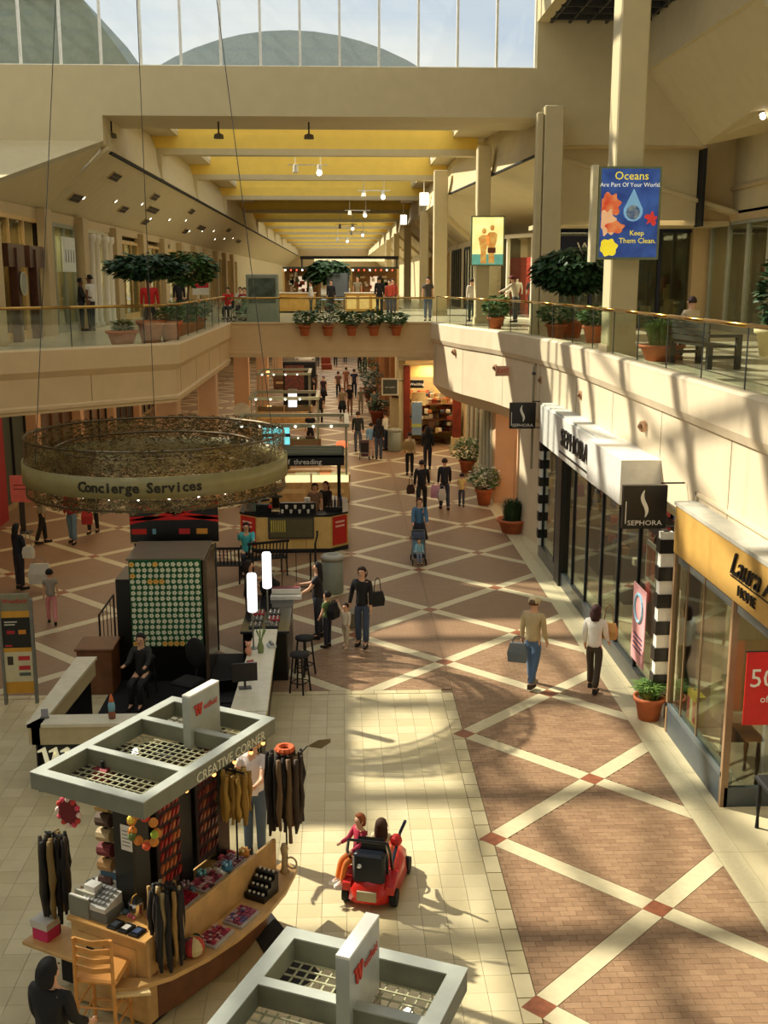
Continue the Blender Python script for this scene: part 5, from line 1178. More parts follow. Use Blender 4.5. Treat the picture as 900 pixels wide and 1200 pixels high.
for s_ in range(4):
    st = G().box(-.13 + s_ * 0, .13, -.15 + .075 * s_, -.075 + .075 * s_, 0, .07 + s_ * .06).obj('step', BLACK, t)
    for q in range(4): G().ball((-.09 + q * .06, -.11 + .075 * s_, .085 + s_ * .06), .018, 8, 5).obj('ring', colm((206, 200, 180), .2), st)
t = T('striped_hat', 'round striped knit hat with dark tassel on the boat shelf', 'hat', CP(.60, -.33, .60), CRZ)
for k in range(6): G().loft([[(.12 * math.cos(R(k * 60 + j * 20)) * math.cos(R(e)), .12 * math.sin(R(k * 60 + j * 20)) * math.cos(R(e)), .10 + .11 * math.sin(R(e))) for e in (-60, -30, 0, 30, 60, 88)] for j in range(4)], False, False).obj('stripe', colm([(190, 70, 50), (110, 130, 70), (200, 150, 60), (60, 60, 70), (170, 50, 50), (200, 180, 130)][k]), t)
G().ball((-.06, .12, .1), .06, 8, 5).obj('tassel', colm((30, 24, 30)), t)
t = T('wicker_figure', 'small pale wicker stand at the far tip of the boat shelf', 'display', CP(.56, 1.5, .60), CRZ)
G().lathe([(.06, 0), (.04, .05), (.03, .2), (.05, .3), (.03, .36)], (0, 0, 0), 10).obj('figure', colm((190, 164, 120)), t, True); G().torus((.1, 0, .14), .07, .012, 14, 5, 'y').obj('hoop', colm((200, 180, 140)), t)
t = T('wire_hoop_earrings', 'pair of thin hoops lying on the near boat shelf', 'earrings', CP(.42, -.78, .603), CRZ); 
for dx in (0, .16): G().torus((dx * .6, dx, .012), .05, .006, 14, 4).obj('hoop', colm((150, 90, 50)), t)
for k, (x, y, z, nm, c) in enumerate([(.02, -.33, 1.02, 'small red and white beaded purse left of the clip panel', (150, 40, 40)), (.24, -.36, .93, 'pink beaded headband on the cart tier', (226, 70, 100)), (.3, .62, .93, 'white turban style hat on the upper tier', (220, 214, 200)), (.34, .66, 1.0, 'blue beaded bangle pile next to the white hat', (60, 110, 140)),
                                      (.26, 1.1, .93, 'bowl of gold and red hair rings near the vendor', (206, 140, 60)), (.1, .2, .93, 'pile of dark beaded combs under the clip panel', (90, 60, 60)), (.12, .48, .93, 'small teal beaded purse on the tier', (60, 120, 120)), (-.25, -.2, 1.0, 'amber box behind the counter left of the near post', (190, 100, 50))]):
    t = T('accessory', nm, 'accessory', CP(x, y, z), CRZ)
    G().lathe([(.055, 0), (.07, .03), (.045, .07)], (0, 0, 0), 10).obj('base', colm(c), t, True)
    for q in range(5): G().ball((.04 * math.cos(q * 1.26), .04 * math.sin(q * 1.26), .08), .022, 6, 4).obj('bead', colm(tuple(min(255, v + 40 + 12 * q) for v in c), .3), t)
for k in range(26):                                           # loose beaded trinkets strewn over the tiers
    x, y, z = (rnd.uniform(.0, .36), rnd.uniform(-.3, 1.1), .932) if k % 2 else (rnd.uniform(-.15, .35), rnd.uniform(-.62, -.42), 1.022)
    t = T('trinket', 'small bright beaded trinket lying loose on the cart tiers', 'accessory', CP(x, y, z), rnd.uniform(0, 180), 'loose beaded trinkets on the cart tiers')
    cc = rnd.choice([(170, 40, 50), (200, 150, 60), (60, 40, 40), (210, 90, 110), (90, 110, 120), (220, 200, 170)])
    G().lathe([(.02, 0), (.045, .02), (.03, .05)], (0, 0, 0), 8).obj('trinket_body', colm(cc), t, True)
    for q in range(3): G().ball((.05 * math.cos(q * 2.1), .05 * math.sin(q * 2.1), .018), .017, 6, 4).obj('bead', colm(tuple(min(255, v + 50) for v in cc), .3), t)
for k, (x, y) in enumerate([(.55, -.28), (.58, .15), (.6, .5), (.62, .78), (.6, 1.05)]):
    t = T('cart_lamp', 'tiny warm bulb under the right edge of the cart roof, %s' % ['nearest', 'second', 'third', 'fourth', 'farthest'][k], 'lamp', CP(x, y, 2.44), CRZ)
    G().tube((0, 0, .04), (0, 0, 0), .02).obj('socket', BLKM, t); G().ball((0, 0, -.02), .024, 8, 6).obj('bulb', mat('bulb_amber', (255, 170, 90), .5, emit=3), t)
for k, p in enumerate([(-.25, -.15, 2.46), (-.42, .1, 2.46)]):
    t = T('roof_spot', ['bright halogen spot in the middle opening of the near cart roof, left', 'bright halogen spot in the middle opening of the near cart roof, right'][k], 'lamp', CP(*p), CRZ); G().ball((0, 0, .03), .035, 8, 6).obj('bulb', LAMP, t); G().lathe([(.045, -.04), (.05, .02)], (0, 0, 0), 10).obj('housing', CHROME, t)
bm_ = Matrix.Translation((-.23, 6.16, 0)) @ Matrix.Rotation(R(-23.4), 4, 'Z')
for k, p in enumerate([(-.25, .75, 2.46), (.38, .8, 2.46)]):
    v = bm_ @ Vector(p); t = T('roof_spot', ['bright spot in the far left opening of the bottom cart roof', 'bright spot in the small right opening of the bottom cart roof'][k], 'lamp', tuple(v), -23); G().ball((0, 0, .03), .035, 8, 6).obj('bulb', LAMP, t); G().lathe([(.045, -.04), (.05, .02)], (0, 0, 0), 10).obj('housing', CHROME, t)
t = T('gift_bag_box', 'pink and white gift box on the left side shelf of the cart', 'box', CP(-1.13, -.66, .50), CRZ)
G().bbox(-.11, .11, -.1, .1, 0, .14, .01).obj('box_body', colm((206, 50, 100)), t); G().box(-.12, .12, -.11, .11, .14, .22).obj('tissue', colm((206, 200, 190)), t)
# ladder back high chair
t = T('high_chair', 'light wooden ladder back bar chair in front of the cart', 'chair', (-2.42, 9.88, 0), -10)
W2 = mat('chair_wood', (214, 152, 78), .4, var=.12, scale=5)
for x, y in ((-.19, -.19), (.19, -.19), (-.19, .19), (.19, .19)):
    if y < 0: G().tube((x * 1.05, y * 1.1, 0), (x, y - .02, 1.22), .022, .018).obj('rear_leg', W2, t)
    else: G().tube((x * 1.05, y * 1.1, 0), (x, y, .72), .022).obj('front_leg', W2, t)
G().bbox(-.22, .22, -.2, .22, .72, .76, .02).obj('seat', W2, t)
for k in range(4): G().loft([[(-.19, -.20, .86 + k * .1), (-.19, -.18, .86 + k * .1), (-.19, -.18, .915 + k * .1), (-.19, -.20, .915 + k * .1)], [(0, -.25, .86 + k * .1), (0, -.23, .86 + k * .1), (0, -.23, .915 + k * .1), (0, -.25, .915 + k * .1)], [(.19, -.20, .86 + k * .1), (.19, -.18, .86 + k * .1), (.19, -.18, .915 + k * .1), (.19, -.20, .915 + k * .1)]]).obj('back_slat', W2, t)
for z in (.25, .45):
    for a, b in (((-.2, -.2), (-.2, .2)), ((.2, -.2), (.2, .2)), ((-.2, .2), (.2, .2)), ((-.2, -.2), (.2, -.2))): G().tube((a[0], a[1], z), (b[0], b[1], z), .012).obj('rung', W2, t)

# ================================================================== red toy car ride with two children
t = T('kiddie_car_ride', 'red kiddie car stroller with black seat and handle on the beige tiles', 'toy car', (.42, 12.55, 0), 165)
RC = colm((200, 34, 24), .3)
g = G(); R_ = []
for y, wd, zt in ((-.62, .20, .22), (-.55, .28, .34), (-.25, .33, .42), (.1, .33, .40), (.35, .30, .42), (.52, .24, .34), (.58, .14, .24)):
    R_.append([(wd * math.cos(a) , y, .1 + (zt - .1) * max(0, math.sin(a)) ** .6 if math.sin(a) > 0 else .1) for a in [R(0), R(25), R(50), R(90), R(130), R(155), R(180)]])
g.loft(R_); bd = g.obj('body_shell', RC, t, True)
for x in (-.3, .3):
    for y in (-.4, .38): G().tube((x - .04, y, .11), (x + .04, y, .11), .11, n=16).obj('wheel', BLKM, t)
    G().loft([[(x * .85 - .07, .25, .3), (x * .85 + .07, .25, .3), (x * .85 + .07, .25, .4), (x * .85 - .07, .25, .4)], [(x * .9 - .05, .5, .2), (x * .9 + .05, .5, .2), (x * .9 + .05, .5, .3), (x * .9 - .05, .5, .3)]]).obj('fender', RC, t)
G().box(-.12, .12, .57, .6, .14, .26).obj('number_plate', colm((170, 160, 130)), t)
G().loft([[(-.2, .30, .35), (.2, .30, .35), (.22, .35, .40), (-.22, .35, .40)], [(-.21, .30, .6), (.21, .30, .6), (.21, .36, .62), (-.21, .36, .62)], [(-.16, .27, .82), (.16, .27, .82), (.16, .32, .84), (-.16, .32, .84)]]).obj('seat_back', BLACK, t)
g = G(); g.path([(-.24, .2, .35), (-.27, .45, .7), (-.24, .5, .88), (.24, .5, .88), (.27, .45, .7), (.24, .2, .35)], .018, 7); g.obj('push_handle', BLACK, t)
G().bbox(-.2, .2, .34, .50, .34, .7, .03).obj('rear_bag', colm((28, 34, 44), .3), t); G().ball((.1, .52, .56), .035).obj('shiny_buckle', CHROME, t)
g = G(); g.torus((0, -.25, .5), .11, .014, 16, 6, 'x'); g.tube((0, -.3, .35), (0, -.25, .5), .02); g.obj('steering_wheel', BLACK, t)
G().path([(-.24, .28, .45), (-.30, .05, .80), (-.38, .12, 1.0)], .02).obj('side_grip', colm((30, 50, 70)), t); G().ball((-.26, .1, .72), .08, 8, 6).obj('red_pouch', RED, t)
t = person((.47, 12.52, .24), -12, 'child with long brown hair and cream hood riding in the red car', 1.05, (236, 222, 180), (206, 96, 50), (74, 46, 26), child=.8, hairlen=.42, ll=(85, 20), rl=(85, 20), la=(40, 30), ra=(40, 30), det=1, shoes=(220, 220, 214))
t = person((.20, 12.42, .20), 120, 'child in pink jacket and orange striped trousers on the left of the red car', 1.0, (190, 50, 80), (220, 120, 44), (150, 80, 40), child=.8, hairlen=.15, ll=(75, 60), rl=(70, 55), la=(30, 40), ra=(30, 40), det=1, shoes=(220, 220, 214), wide=1.1)

# ================================================================== concierge desk
S('trim_16', G().box(-4.3, -1.3, 15.75, 21.4, .002, .012), BLKM)
t = T('concierge_desk', 'white topped concierge desk island with black front panel', 'desk', (-2.9, 17, 0), 0)
CT = colm((214, 208, 184), .4); DF = colm((190, 176, 138), .5)
def arm(poly, nm):
    G().prism(poly, 1.06, 1.11).obj('countertop', CT, t)
    G().prism(shrink(poly, .03), .78, 1.06).obj('desk_fascia', DF, t)
    G().prism(shrink(poly, .10), .0, .78).obj('lower_panel', BLACK, t)
arm([(-1.72, -1.75), (1.75, -1.75), (1.75, -1.38), (-1.52, -1.38)], 'a')
arm([(-1.74, -1.75), (-1.52, -1.75), (-1.33, 1.2), (-1.68, 1.2)], 'b')
arm([(1.2, -1.36), (1.76, -1.36), (1.70, 2.6), (1.28, 2.6)], 'c')
w_logo(t, (-1.55, -1.67, .32), (R(90), 0, 0), .40, mat('lit_logo', (236, 230, 190), .5, emit=.35), th=.02)
G().box(-1.45, 1.5, -1.36, -1.1, .72, .76).obj('work_shelf', BLKM, t)
tw = T('black_display_tower', 'tall black tower block inside the concierge desk', 'tower', (-3.27, 20.55, 0), 0)
G().bbox(-.68, .68, -.68, .65, 0, 2.38, .02).obj('tower_body', BLACK, tw); G().box(-.72, .72, -.7, .7, 2.38, 2.42).obj('top_plate', colm((120, 108, 88), .4), tw)
G().box(-.95, -.69, -.6, .4, 0, 2.0).obj('side_wing', BLACK, tw)
G().box(.69, .76, -.68, .65, 0, 2.36).obj('side_sheet', colm((100, 84, 66), .2), tw)
fb_ = T('flower_board', 'green board covered with rows of white paper flowers on the black tower', 'board', (-3.27, 19.82, .72), 0)
G().box(-.66, .66, .0, .035, 0, 1.68).obj('backing', colm((24, 92, 50)), fb_)
g0 = None
for j in range(15):
    for i in range(12):
        if 3.6 < j < 4.4 or (j == 1 and 5 <= i <= 8) or (j == 0 and i < 2): pass
        x = -.6 + i * .109 + .01 * math.sin(j * 2.1); z = .06 + j * .11
        yel = (j == 11 and 3 <= i <= 5) or (j == 14 and (i == 0 or i == 4)) or (j == 12 and i == 0) or (j == 0 and (i < 2 or 5 <= i <= 8))
        key = 'y' if yel else 'w'
        if g0 is None: g0 = {}
        if key not in g0:
            g = G(); 
            for q in range(5): g.ball((.02 * math.cos(q * 1.257), -.012, .02 * math.sin(q * 1.257)), (.016, .01, .016), 6, 4)
            g0[key] = g.obj('paper_flower', colm((230, 180, 90)) if yel else colm((222, 226, 200)), fb_); o = g0[key]
        else: o = g0[key].copy(); COL.objects.link(o)
        o.location = (x, 0, z); o.scale = (1.55, 1, 1.55) if yel else (1.3, 1, 1.3)
# ring
CX, CY, RR = -3.5, 20.9, 2.45
rg = T('concierge_ring', 'large suspended filigree ring with a pale Concierge Services band', 'sign', (CX, CY, 3.8), 0)
def band(r0, r1, z0, z1, n=64):
    g = G(); R_ = []
    for i in range(n): a = 2 * math.pi * i / n; R_.append([(r0 * math.cos(a), r0 * math.sin(a), z0), (r1 * math.cos(a), r1 * math.sin(a), z0), (r1 * math.cos(a), r1 * math.sin(a), z1), (r0 * math.cos(a), r0 * math.sin(a), z1)])
    R_.append(R_[0]); return g.loft(R_, True, False)
bo = band(RR, RR + .03, .02, .40).obj('sign_band', colm((140, 130, 84), .4), rg, True)
BRZ2 = mat('antique_bronze', (84, 70, 42), .35, .6, var=.3, scale=20)
for r_, z_ in ((RR - .03, .82), (RR - .03, -.20), (RR - .6, .6), (RR - .6, .1)): 
    g = G(); g.torus((0, 0, z_), r_, .025, 48, 5); g.obj('hoop', BRZ2, rg)
gA = [G(), G()]
for k in range(8500):
    q = k % 10; a = rnd.uniform(0, 2 * math.pi)
    r_ = RR - .02 if q < 7 else RR - .58; z_ = rnd.uniform(.40, .82) if q < 4 else (rnd.uniform(-.20, .02) if q < 7 else rnd.uniform(.1, .55))
    s_ = rnd.uniform(.045, .10); a0 = rnd.uniform(0, 6.28); pts = []
    for i in range(6):
        aa = a0 + i * .8; rr_ = s_ * (1 - i * .12); pts.append((a + rr_ * math.cos(aa) / RR, z_ + rr_ * math.sin(aa)))
    for (a1, z1), (a2, z2) in zip(pts, pts[1:]):
        p1 = (r_ * math.cos(a1), r_ * math.sin(a1)); p2 = (r_ * math.cos(a2), r_ * math.sin(a2))
        gA[k % 2].quad((*p1, z1 - .008), (*p2, z2 - .008), (*p2, z2 + .010), (*p1, z1 + .010))
gA[0].obj('filigree', BRZ2, rg, kind='stuff'); gA[1].obj('filigree', mat('pale_bronze', (140, 124, 84), .3, .7), rg, kind='stuff')
msg = 'Concierge Services'
for i, chh in enumerate(msg):
    if chh == ' ': continue
    th = R(-21.5 + i * 47 / 17); rr_ = RR + .035
    le = text('letter', chh, .25, colm((40, 34, 18)), bo, (rr_ * math.sin(th), -rr_ * math.cos(th), .21), (R(90), 0, th), .006); le.data.offset = .007

for k in range(3):
    a = R(100 + 120 * k); G().tube((RR * math.cos(a), RR * math.sin(a), .5), (RR * .35 * math.cos(a), RR * .35 * math.sin(a), 14.2), .008, n=5).obj('cable', DGREY, rg)
for k in range(10):
    a = R(200 + 14 * k); G().ball(((RR - .3) * math.cos(a), (RR - .3) * math.sin(a), -.05), .02, 6, 4).obj('fairy_bulb', LAMP, rg)
for k in range(4): a = R(45 + 90 * k); G().tube(((RR - .6) * math.cos(a), (RR - .6) * math.sin(a), .1), ((RR - .02) * math.cos(a), (RR - .02) * math.sin(a), .1), .02).obj('spoke', BRZ2, rg)
bn = T('black_ribbon_banner', 'black banner with crossed red ribbons standing on poles behind the tower', 'banner', (-3.34, 21.6, 2.32), 0)
G().box(-.88, .88, 0, .03, 0, .85).obj('board', BLACK, bn); G().box(-.9, .9, -.01, .04, -.03, 0).obj('lower_rail', CREAM2, bn)
for (x0, z0_, x1, z1_, h_) in ((-.88, .72, .88, .40, .09), (-.88, .36, .88, .98, .09), (-.88, .44, .88, .46, .08)):
    z1_ = min(z1_, .85 - h_) if z1_ < .9 else .74
    G().loft([[(x0, -.006, z0_), (x0, -.002, z0_), (x0, -.002, z0_ + h_), (x0, -.006, z0_ + h_)], [(x1, -.006, z1_), (x1, -.002, z1_), (x1, -.002, z1_ + h_), (x1, -.006, z1_ + h_)]]).obj('ribbon', colm((200, 24, 20)), bn)
for x, c, w_ in ((-.7, (200, 40, 30), .3), (-.4, (110, 160, 180), .07), (.2, (190, 40, 40), .22), (.55, (206, 140, 50), .22)): G().box(x - w_ / 2, x + w_ / 2, -.008, -.002, .16, .27).obj('print_block', colm(c), bn)
for x in (-.8, .8): G().tube((x, .05, -2.32), (x, .05, .85), .02).obj('support_pole', DGREY, bn)
# tube lamps
for k, (x, y) in enumerate(((-1.56, 18.5), (-1.40, 20.0))):
    l = T('tube_lamp', ['glowing white tube lamp on a pole, nearer of the pair on the desk', 'glowing white tube lamp on a pole, farther of the pair on the desk'][k], 'lamp', (x, y, 1.11), 0)
    G().lathe([(.07, 0), (.07, .02), (.015, .03), (.015, .68)], (0, 0, 0), 10).obj('pole', GREY, l); G().lathe([(.06, .68), (.085, .7), (.085, 1.34), (.07, 1.37)], (0, 0, 0), 16).obj('lamp_tube', LAMPT, l, True)
def laptop(label, loc, rz):
    l = T('laptop', label, 'laptop', loc, rz)
    G().bbox(-.17, .17, -.12, .12, 0, .02, .004).obj('keyboard_base', DGREY, l); G().loft([[(-.17, .11, .02), (.17, .11, .02), (.17, .12, .02), (-.17, .12, .02)], [(-.17, .17, .25), (.17, .17, .25), (.17, .18, .25), (-.17, .18, .25)]]).obj('screen', BLACK, l)
laptop('open black laptop on the right arm of the concierge desk', (-1.95, 17.35, .78), 200)
sc = T('monitor', 'flat dark monitor on the right arm of the desk', 'monitor', (-1.55, 16.6, 1.11), 190)
G().box(-.2, .2, -.02, .02, .12, .42).obj('screen', BLACK, sc); G().tube((0, 0, 0), (0, 0, .14), .02).obj('stand', DGREY, sc); G().bbox(-.1, .1, -.07, .07, 0, .015, .004).obj('foot', DGREY, sc)
tb = T('desk_shelf_table', 'low dark work table inside the desk under the laptop', 'table', (-1.95, 17.35, 0), 0); G().bbox(-.24, .24, -.5, .5, .74, .78, .01).obj('tabletop', BLKM, tb)
for sx in (-1, 1):
    for sy in (-1, 1): G().tube((sx * .2, sy * .45, 0), (sx * .2, sy * .45, .74), .02).obj('leg', BLKM, tb)
t = T('brochure_holder', 'small holder with pink and white brochures on the right desk arm', 'brochure holder', (-1.52, 17.3, 1.11), 30); G().box(-.07, .07, -.03, .03, 0, .04).obj('holder', GREY, t); G().box(-.06, .06, -.01, .01, .03, .22).obj('brochure', colm((176, 110, 100)), t)
t = T('pink_figurine', 'small pinkish bear figurine beside the lamp pole', 'figurine', (-1.62, 18.15, 1.11), 0); G().ball((0, 0, .08), (.06, .05, .08), 10, 6).obj('torso', colm((216, 150, 120)), t, True); G().ball((0, 0, .2), .05, 10, 6).obj('head', colm((220, 160, 130)), t, True)
for x in (-.04, .04): G().ball((x, 0, .25), .018, 6, 4).obj('ear', colm((216, 150, 120)), t)
t = T('plant_vase', 'glass vase with green stems on the right desk arm', 'vase', (-1.42, 18.3, 1.11), 0); G().lathe([(.05, 0), (.06, .1), (.03, .2), (.035, .24)], (0, 0, 0), 12).obj('vase_body', colm((120, 140, 90), .1), t, True)
g = G()
for k in range(14): a = k * .9; g.loft([[(0, 0, .2), (.01, 0, .2), (0, .01, .2)], [(.08 * math.cos(a), .08 * math.sin(a), .4), (.08 * math.cos(a) + .02, .08 * math.sin(a), .4), (.08 * math.cos(a), .08 * math.sin(a) + .02, .42)]])
g.obj('stems', LEAFG, t, kind='stuff')
t = T('phone', 'small silver phone unit on the outer edge of the right desk arm', 'phone', (-1.25, 18.6, 1.11), 20); G().bbox(-.07, .07, -.09, .09, 0, .05, .01).obj('phone_base', colm((190, 196, 200)), t); G().bbox(-.03, .03, -.09, .09, .05, .09, .01).obj('handset', GREY, t)
t = T('statue_bottle', 'painted figure bottle with blue band and orange top on the front counter', 'bottle', (-3.42, 15.45, 1.11), 0); G().lathe([(.05, 0), (.055, .06), (.05, .12)], (0, 0, 0), 10).obj('foot_block', colm((130, 80, 60)), t, True); G().lathe([(.05, .12), (.055, .2), (.04, .26)], (0, 0, 0), 10).obj('blue_band', colm((120, 170, 190)), t, True); G().lathe([(.04, .26), (.03, .32), (.01, .38)], (0, 0, 0), 10).obj('top', colm((200, 110, 60)), t, True)
t = T('name_card', 'small card holder at the left corner of the desk front', 'card', (-4.42, 15.5, 1.11), 10); G().box(-.05, .05, -.01, .01, 0, .14).obj('card', colm((150, 150, 160)), t); G().box(-.06, .06, -.03, .03, 0, .02).obj('holder', GREY, t)
# dark jewelry counter at the far end of the right arm
t = T('jewelry_counter', 'black jewelry counter with trays past the tube lamps', 'counter', (-1.45, 21.0, 0), 0)
G().bbox(-.42, .42, -1.15, 1.2, 0, .95, .02).obj('cabinet', BLACK, t); G().bbox(-.46, .46, -1.2, 1.25, .95, 1.0, .01).obj('glass_top', colm((40, 40, 42), .1), t)
for k in range(6):
    jt = T('display_tray', 'silver trinket tray on the black jewelry counter, %s' % ['nearest', 'second', 'third', 'fourth', 'fifth', 'farthest'][k], 'tray', (-1.65 + .32 * (k % 2), 20.15 + .33 * (k // 2) * 1.2, 1.0), 0)
    G().bbox(-.12, .12, -.14, .14, 0, .03, .005).obj('tray_base', [DGREY, colm((150, 40, 50))][k in (3, 4)], jt)
    for q in range(9): G().ball((-.08 + .08 * (q % 3), -.09 + .09 * (q // 3), .04), .022, 6, 4).obj('trinket', CHROME if q % 2 else colm((190, 180, 160)), jt)
for k, z in enumerate((1.0,)):
    b = T('white_display_box', 'wide white display box at the far end of the jewelry counter', 'display', (-1.15, 22.0, 1.0), 0); G().bbox(-.32, .32, -.14, .14, 0, .08, .01).obj('lower_tray', WHITE, b); G().bbox(-.3, .3, -.02, .14, .1, .2, .01).obj('upper_tray', WHITE, b); G().box(-.28, .28, .0, .12, .2, .22).obj('pad', colm((130, 60, 70)), b)
b = T('black_necklace_bust', 'black bust stand at the back of the jewelry counter', 'display', (-1.5, 22.2, 1.0), 0); G().lathe([(.16, 0), (.2, .12), (.22, .28), (.08, .38), (.07, .46)], (0, 0, 0), 14, sy=.6).obj('bust', BLKM, b, True); G().bbox(-.12, .12, -.1, .1, -.0, .02, .004).obj('base', BLACK, b)
def stool(label, loc, h=.75, m=BLKM):
    s_ = T('bar_stool', label, 'stool', loc, rnd.uniform(0, 90))
    G().lathe([(.17, h - .05), (.185, h - .03), (.18, h), (.05, h + .005)], (0, 0, 0), 18).obj('seat', m, s_, True)
    for k in range(4):
        a = R(45 + 90 * k); G().tube((.2 * math.cos(a), .2 * math.sin(a), 0), (.13 * math.cos(a), .13 * math.sin(a), h - .04), .018).obj('leg', m, s_)
        b = R(135 + 90 * k)
        for z, f in ((.2, .182), (.42, .163)): G().tube((f * math.cos(a), f * math.sin(a), z), (f * math.cos(b), f * math.sin(b), z), .011).obj('rung', m, s_)
    return s_
stool('black round bar stool outside the right desk arm, nearer one', (-.78, 19.25, 0)); stool('black round bar stool outside the right desk arm, farther one', (-.72, 20.2, 0)); stool('dark bar stool inside the desk before the tower', (-3.6, 19.2, 0))
oc = T('office_chair', 'black office chair with rounded back inside the desk', 'chair', (-2.72, 18.6, 0), 150)
G().ball((0, -.22, .95), (.24, .06, .28), 14, 8).obj('backrest', BLKM, oc, True); G().bbox(-.24, .24, -.2, .25, .45, .53, .04).obj('seat', BLKM, oc); G().tube((0, 0, .1), (0, 0, .45), .03).obj('column', BLKM, oc)
G().tube((0, -.2, .5), (0, -.25, .8), .02).obj('back_stem', BLKM, oc)
for k in range(5): G().tube((0, 0, .12), (.28 * math.cos(R(72 * k)), .28 * math.sin(R(72 * k)), .05), .02).obj('foot', BLKM, oc)
cb_ = T('brown_carton', 'brown cabinet beside the black tower at the left', 'cabinet', (-4.55, 19.6, 0), 0); G().bbox(-.3, .35, -.35, .35, 0, .85, .02).obj('body', BWOOD, cb_); G().bbox(-.33, .38, -.38, .38, .85, .89, .01).obj('top', BWOOD, cb_)
def fence(label, a, b, h=1.05):
    f = T('iron_fence', label, 'fence', (a[0], a[1], 0), math.degrees(math.atan2(b[1] - a[1], b[0] - a[0]))); L = math.dist(a, b)
    G().tube((0, 0, h), (L, 0, h), .02).obj('top_rail', BLKM, f); G().tube((0, 0, .12), (L, 0, .12), .015).obj('bottom_rail', BLKM, f)
    n = int(L / .3)
    for k in range(n + 1): G().tube((L * k / n, 0, 0 if k in (0, n) else .12), (L * k / n, 0, h), .02 if k in (0, n) else .009, n=6).obj('baluster', BLKM, f)
fence('black iron fence section left of the grey bin', (-2.15, 26.0), (-.75, 25.9)); fence('short black fence at the left side of the tower', (-4.75, 20.8), (-4.75, 22.2))
p_ = T('black_post', 'slim black post with hooked top beside the bin', 'post', (-.62, 25.5, 0), 0); G().path([(0, 0, 0), (0, 0, 1.3), (.05, 0, 1.5), (.05, 0, 1.62)], .025).obj('shaft', BLKM, p_); G().lathe([(.1, 0), (.09, .03), (.03, .05)], (0, 0, 0), 10).obj('foot', BLKM, p_)
def bench(label, loc, rz, L=1.9):
    b = T('slat_bench', label, 'bench', loc, rz)
    for x in (-L / 2 + .05, L / 2 - .05):
        G().path([(x, -.25, 0), (x, -.25, .45), (x, .2, .43), (x, .3, .95)], .022).obj('side_frame', BLKM, b); G().tube((x, .2, .43), (x, .26, 0), .022).obj('leg', BLKM, b)
    for k in range(6): G().box(-L / 2, L / 2, -.26 + k * .075, -.2 + k * .075, .44, .46).obj('seat_slat', BLKM, b)
    n = int(L / .09)
    for k in range(n): x = -L / 2 + .06 + k * (L - .12) / (n - 1); G().loft([[(x - .014, .21, .48), (x + .014, .21, .48), (x + .014, .225, .48), (x - .014, .225, .48)], [(x - .014, .29, .92), (x + .014, .29, .92), (x + .014, .305, .92), (x - .014, .305, .92)]]).obj('back_slat', BLKM, b)
    G().box(-L / 2, L / 2, .275, .315, .9, .96).obj('top_rail', BLKM, b)
bench('black slat back bench left of the coffee kiosk', (-3.25, 26.9, 0), 180, 1.5); bench('black slat bench with the seated woman in teal', (-1.95, 27.5, 0), 200, 1.1)
def bin_(label, loc, r=.27, h=.95):
    b = T('waste_bin', label, 'bin', loc, 0)
    G().lathe([(r * .96, 0), (r, .05), (r, h - .12)], (0, 0, 0), 22).obj('bin_body', colm((134, 138, 124), .5), b, True)
    G().lathe([(r * 1.04, h - .12), (r * 1.04, h - .03), (r * .8, h), (r * .55, h - .0), (r * .5, h - .08)], (0, 0, 0), 22).obj('bin_lid', colm((168, 168, 156), .4), b, True)
bin_('round grey waste bin with ring top behind the woman in the black cardigan', (-.22, 25.85, 0)); bin_('grey green waste bin by the stone pillar of the brown shop', (2.4, 48.15, 0), .3, 1.0)
bx = T('grey_floor_box', 'low grey box on the floor behind the green shirted child', 'box', (.3, 23.2, 0), 10); G().bbox(-.2, .2, -.2, .2, 0, .3, .02).obj('body', colm((120, 112, 96)), bx); G().box(-.21, .21, -.21, .21, .3, .33).obj('lid', colm((130, 122, 104)), bx)
# directory sign
t = T('directory_sign', 'tall directory sign with orange bands and posters at the left edge', 'sign', (-5.78, 18.9, 0), 4)
for x in (-.27, .27): G().box(x - .025, x + .025, -.05, .05, 0, 1.95).obj('frame_post', GREY, t)
G().box(-.245, .245, -.03, .03, 1.74, 2.05).obj('header', colm((130, 126, 100)), t); text('logo_letters', 'Westfield', .11, colm((190, 50, 40)), t, (0, -.035, 1.92), FACE_CAM, .003)
for z0_, z1_ in ((1.62, 1.74), (.98, 1.06), (.2, .42)): G().box(-.245, .245, -.028, .028, z0_, z1_).obj('orange_band', colm((206, 150, 50)), t)
G().box(-.245, .245, -.03, .03, 1.06, 1.62).obj('black_poster', BLACK, t); G().box(-.245, .245, -.03, .03, .42, .98).obj('notice_panel', colm((206, 196, 160)), t)
for x, z_, c, w_, h_ in ((-.1, 1.35, (170, 40, 50), .14, .06), (.1, 1.35, (200, 130, 40), .13, .08), (-.15, 1.1, (190, 50, 50), .12, .03), (-.14, .82, (60, 50, 40), .1, .16), (.1, .86, (190, 50, 50), .2, .08), (.1, .68, (190, 50, 50), .2, .08), (.1, .56, (90, 96, 90), .2, .06)): G().box(x - w_ / 2, x + w_ / 2, -.034, -.03, z_ - h_ / 2, z_ + h_ / 2).obj('print_block', colm(c), t)
for k in range(2): G().box(-.2, .02 - .04 * k, -.034, -.03, 1.53 - .05 * k, 1.55 - .05 * k).obj('print_line', colm((206, 200, 180)), t)
t = T('pink_stand_sign', 'pink notice on a dark stand at the left edge by the red pillar', 'sign', (-9.55, 32.6, 0), 0)
G().box(-.3, .3, -.02, .02, .95, 1.75).obj('notice', colm((226, 120, 120)), t); G().box(-.08, .08, -.02, .02, 0, .95).obj('post', DGREY, t); G().bbox(-.25, .25, -.18, .18, 0, .04, .01).obj('foot', DGREY, t)
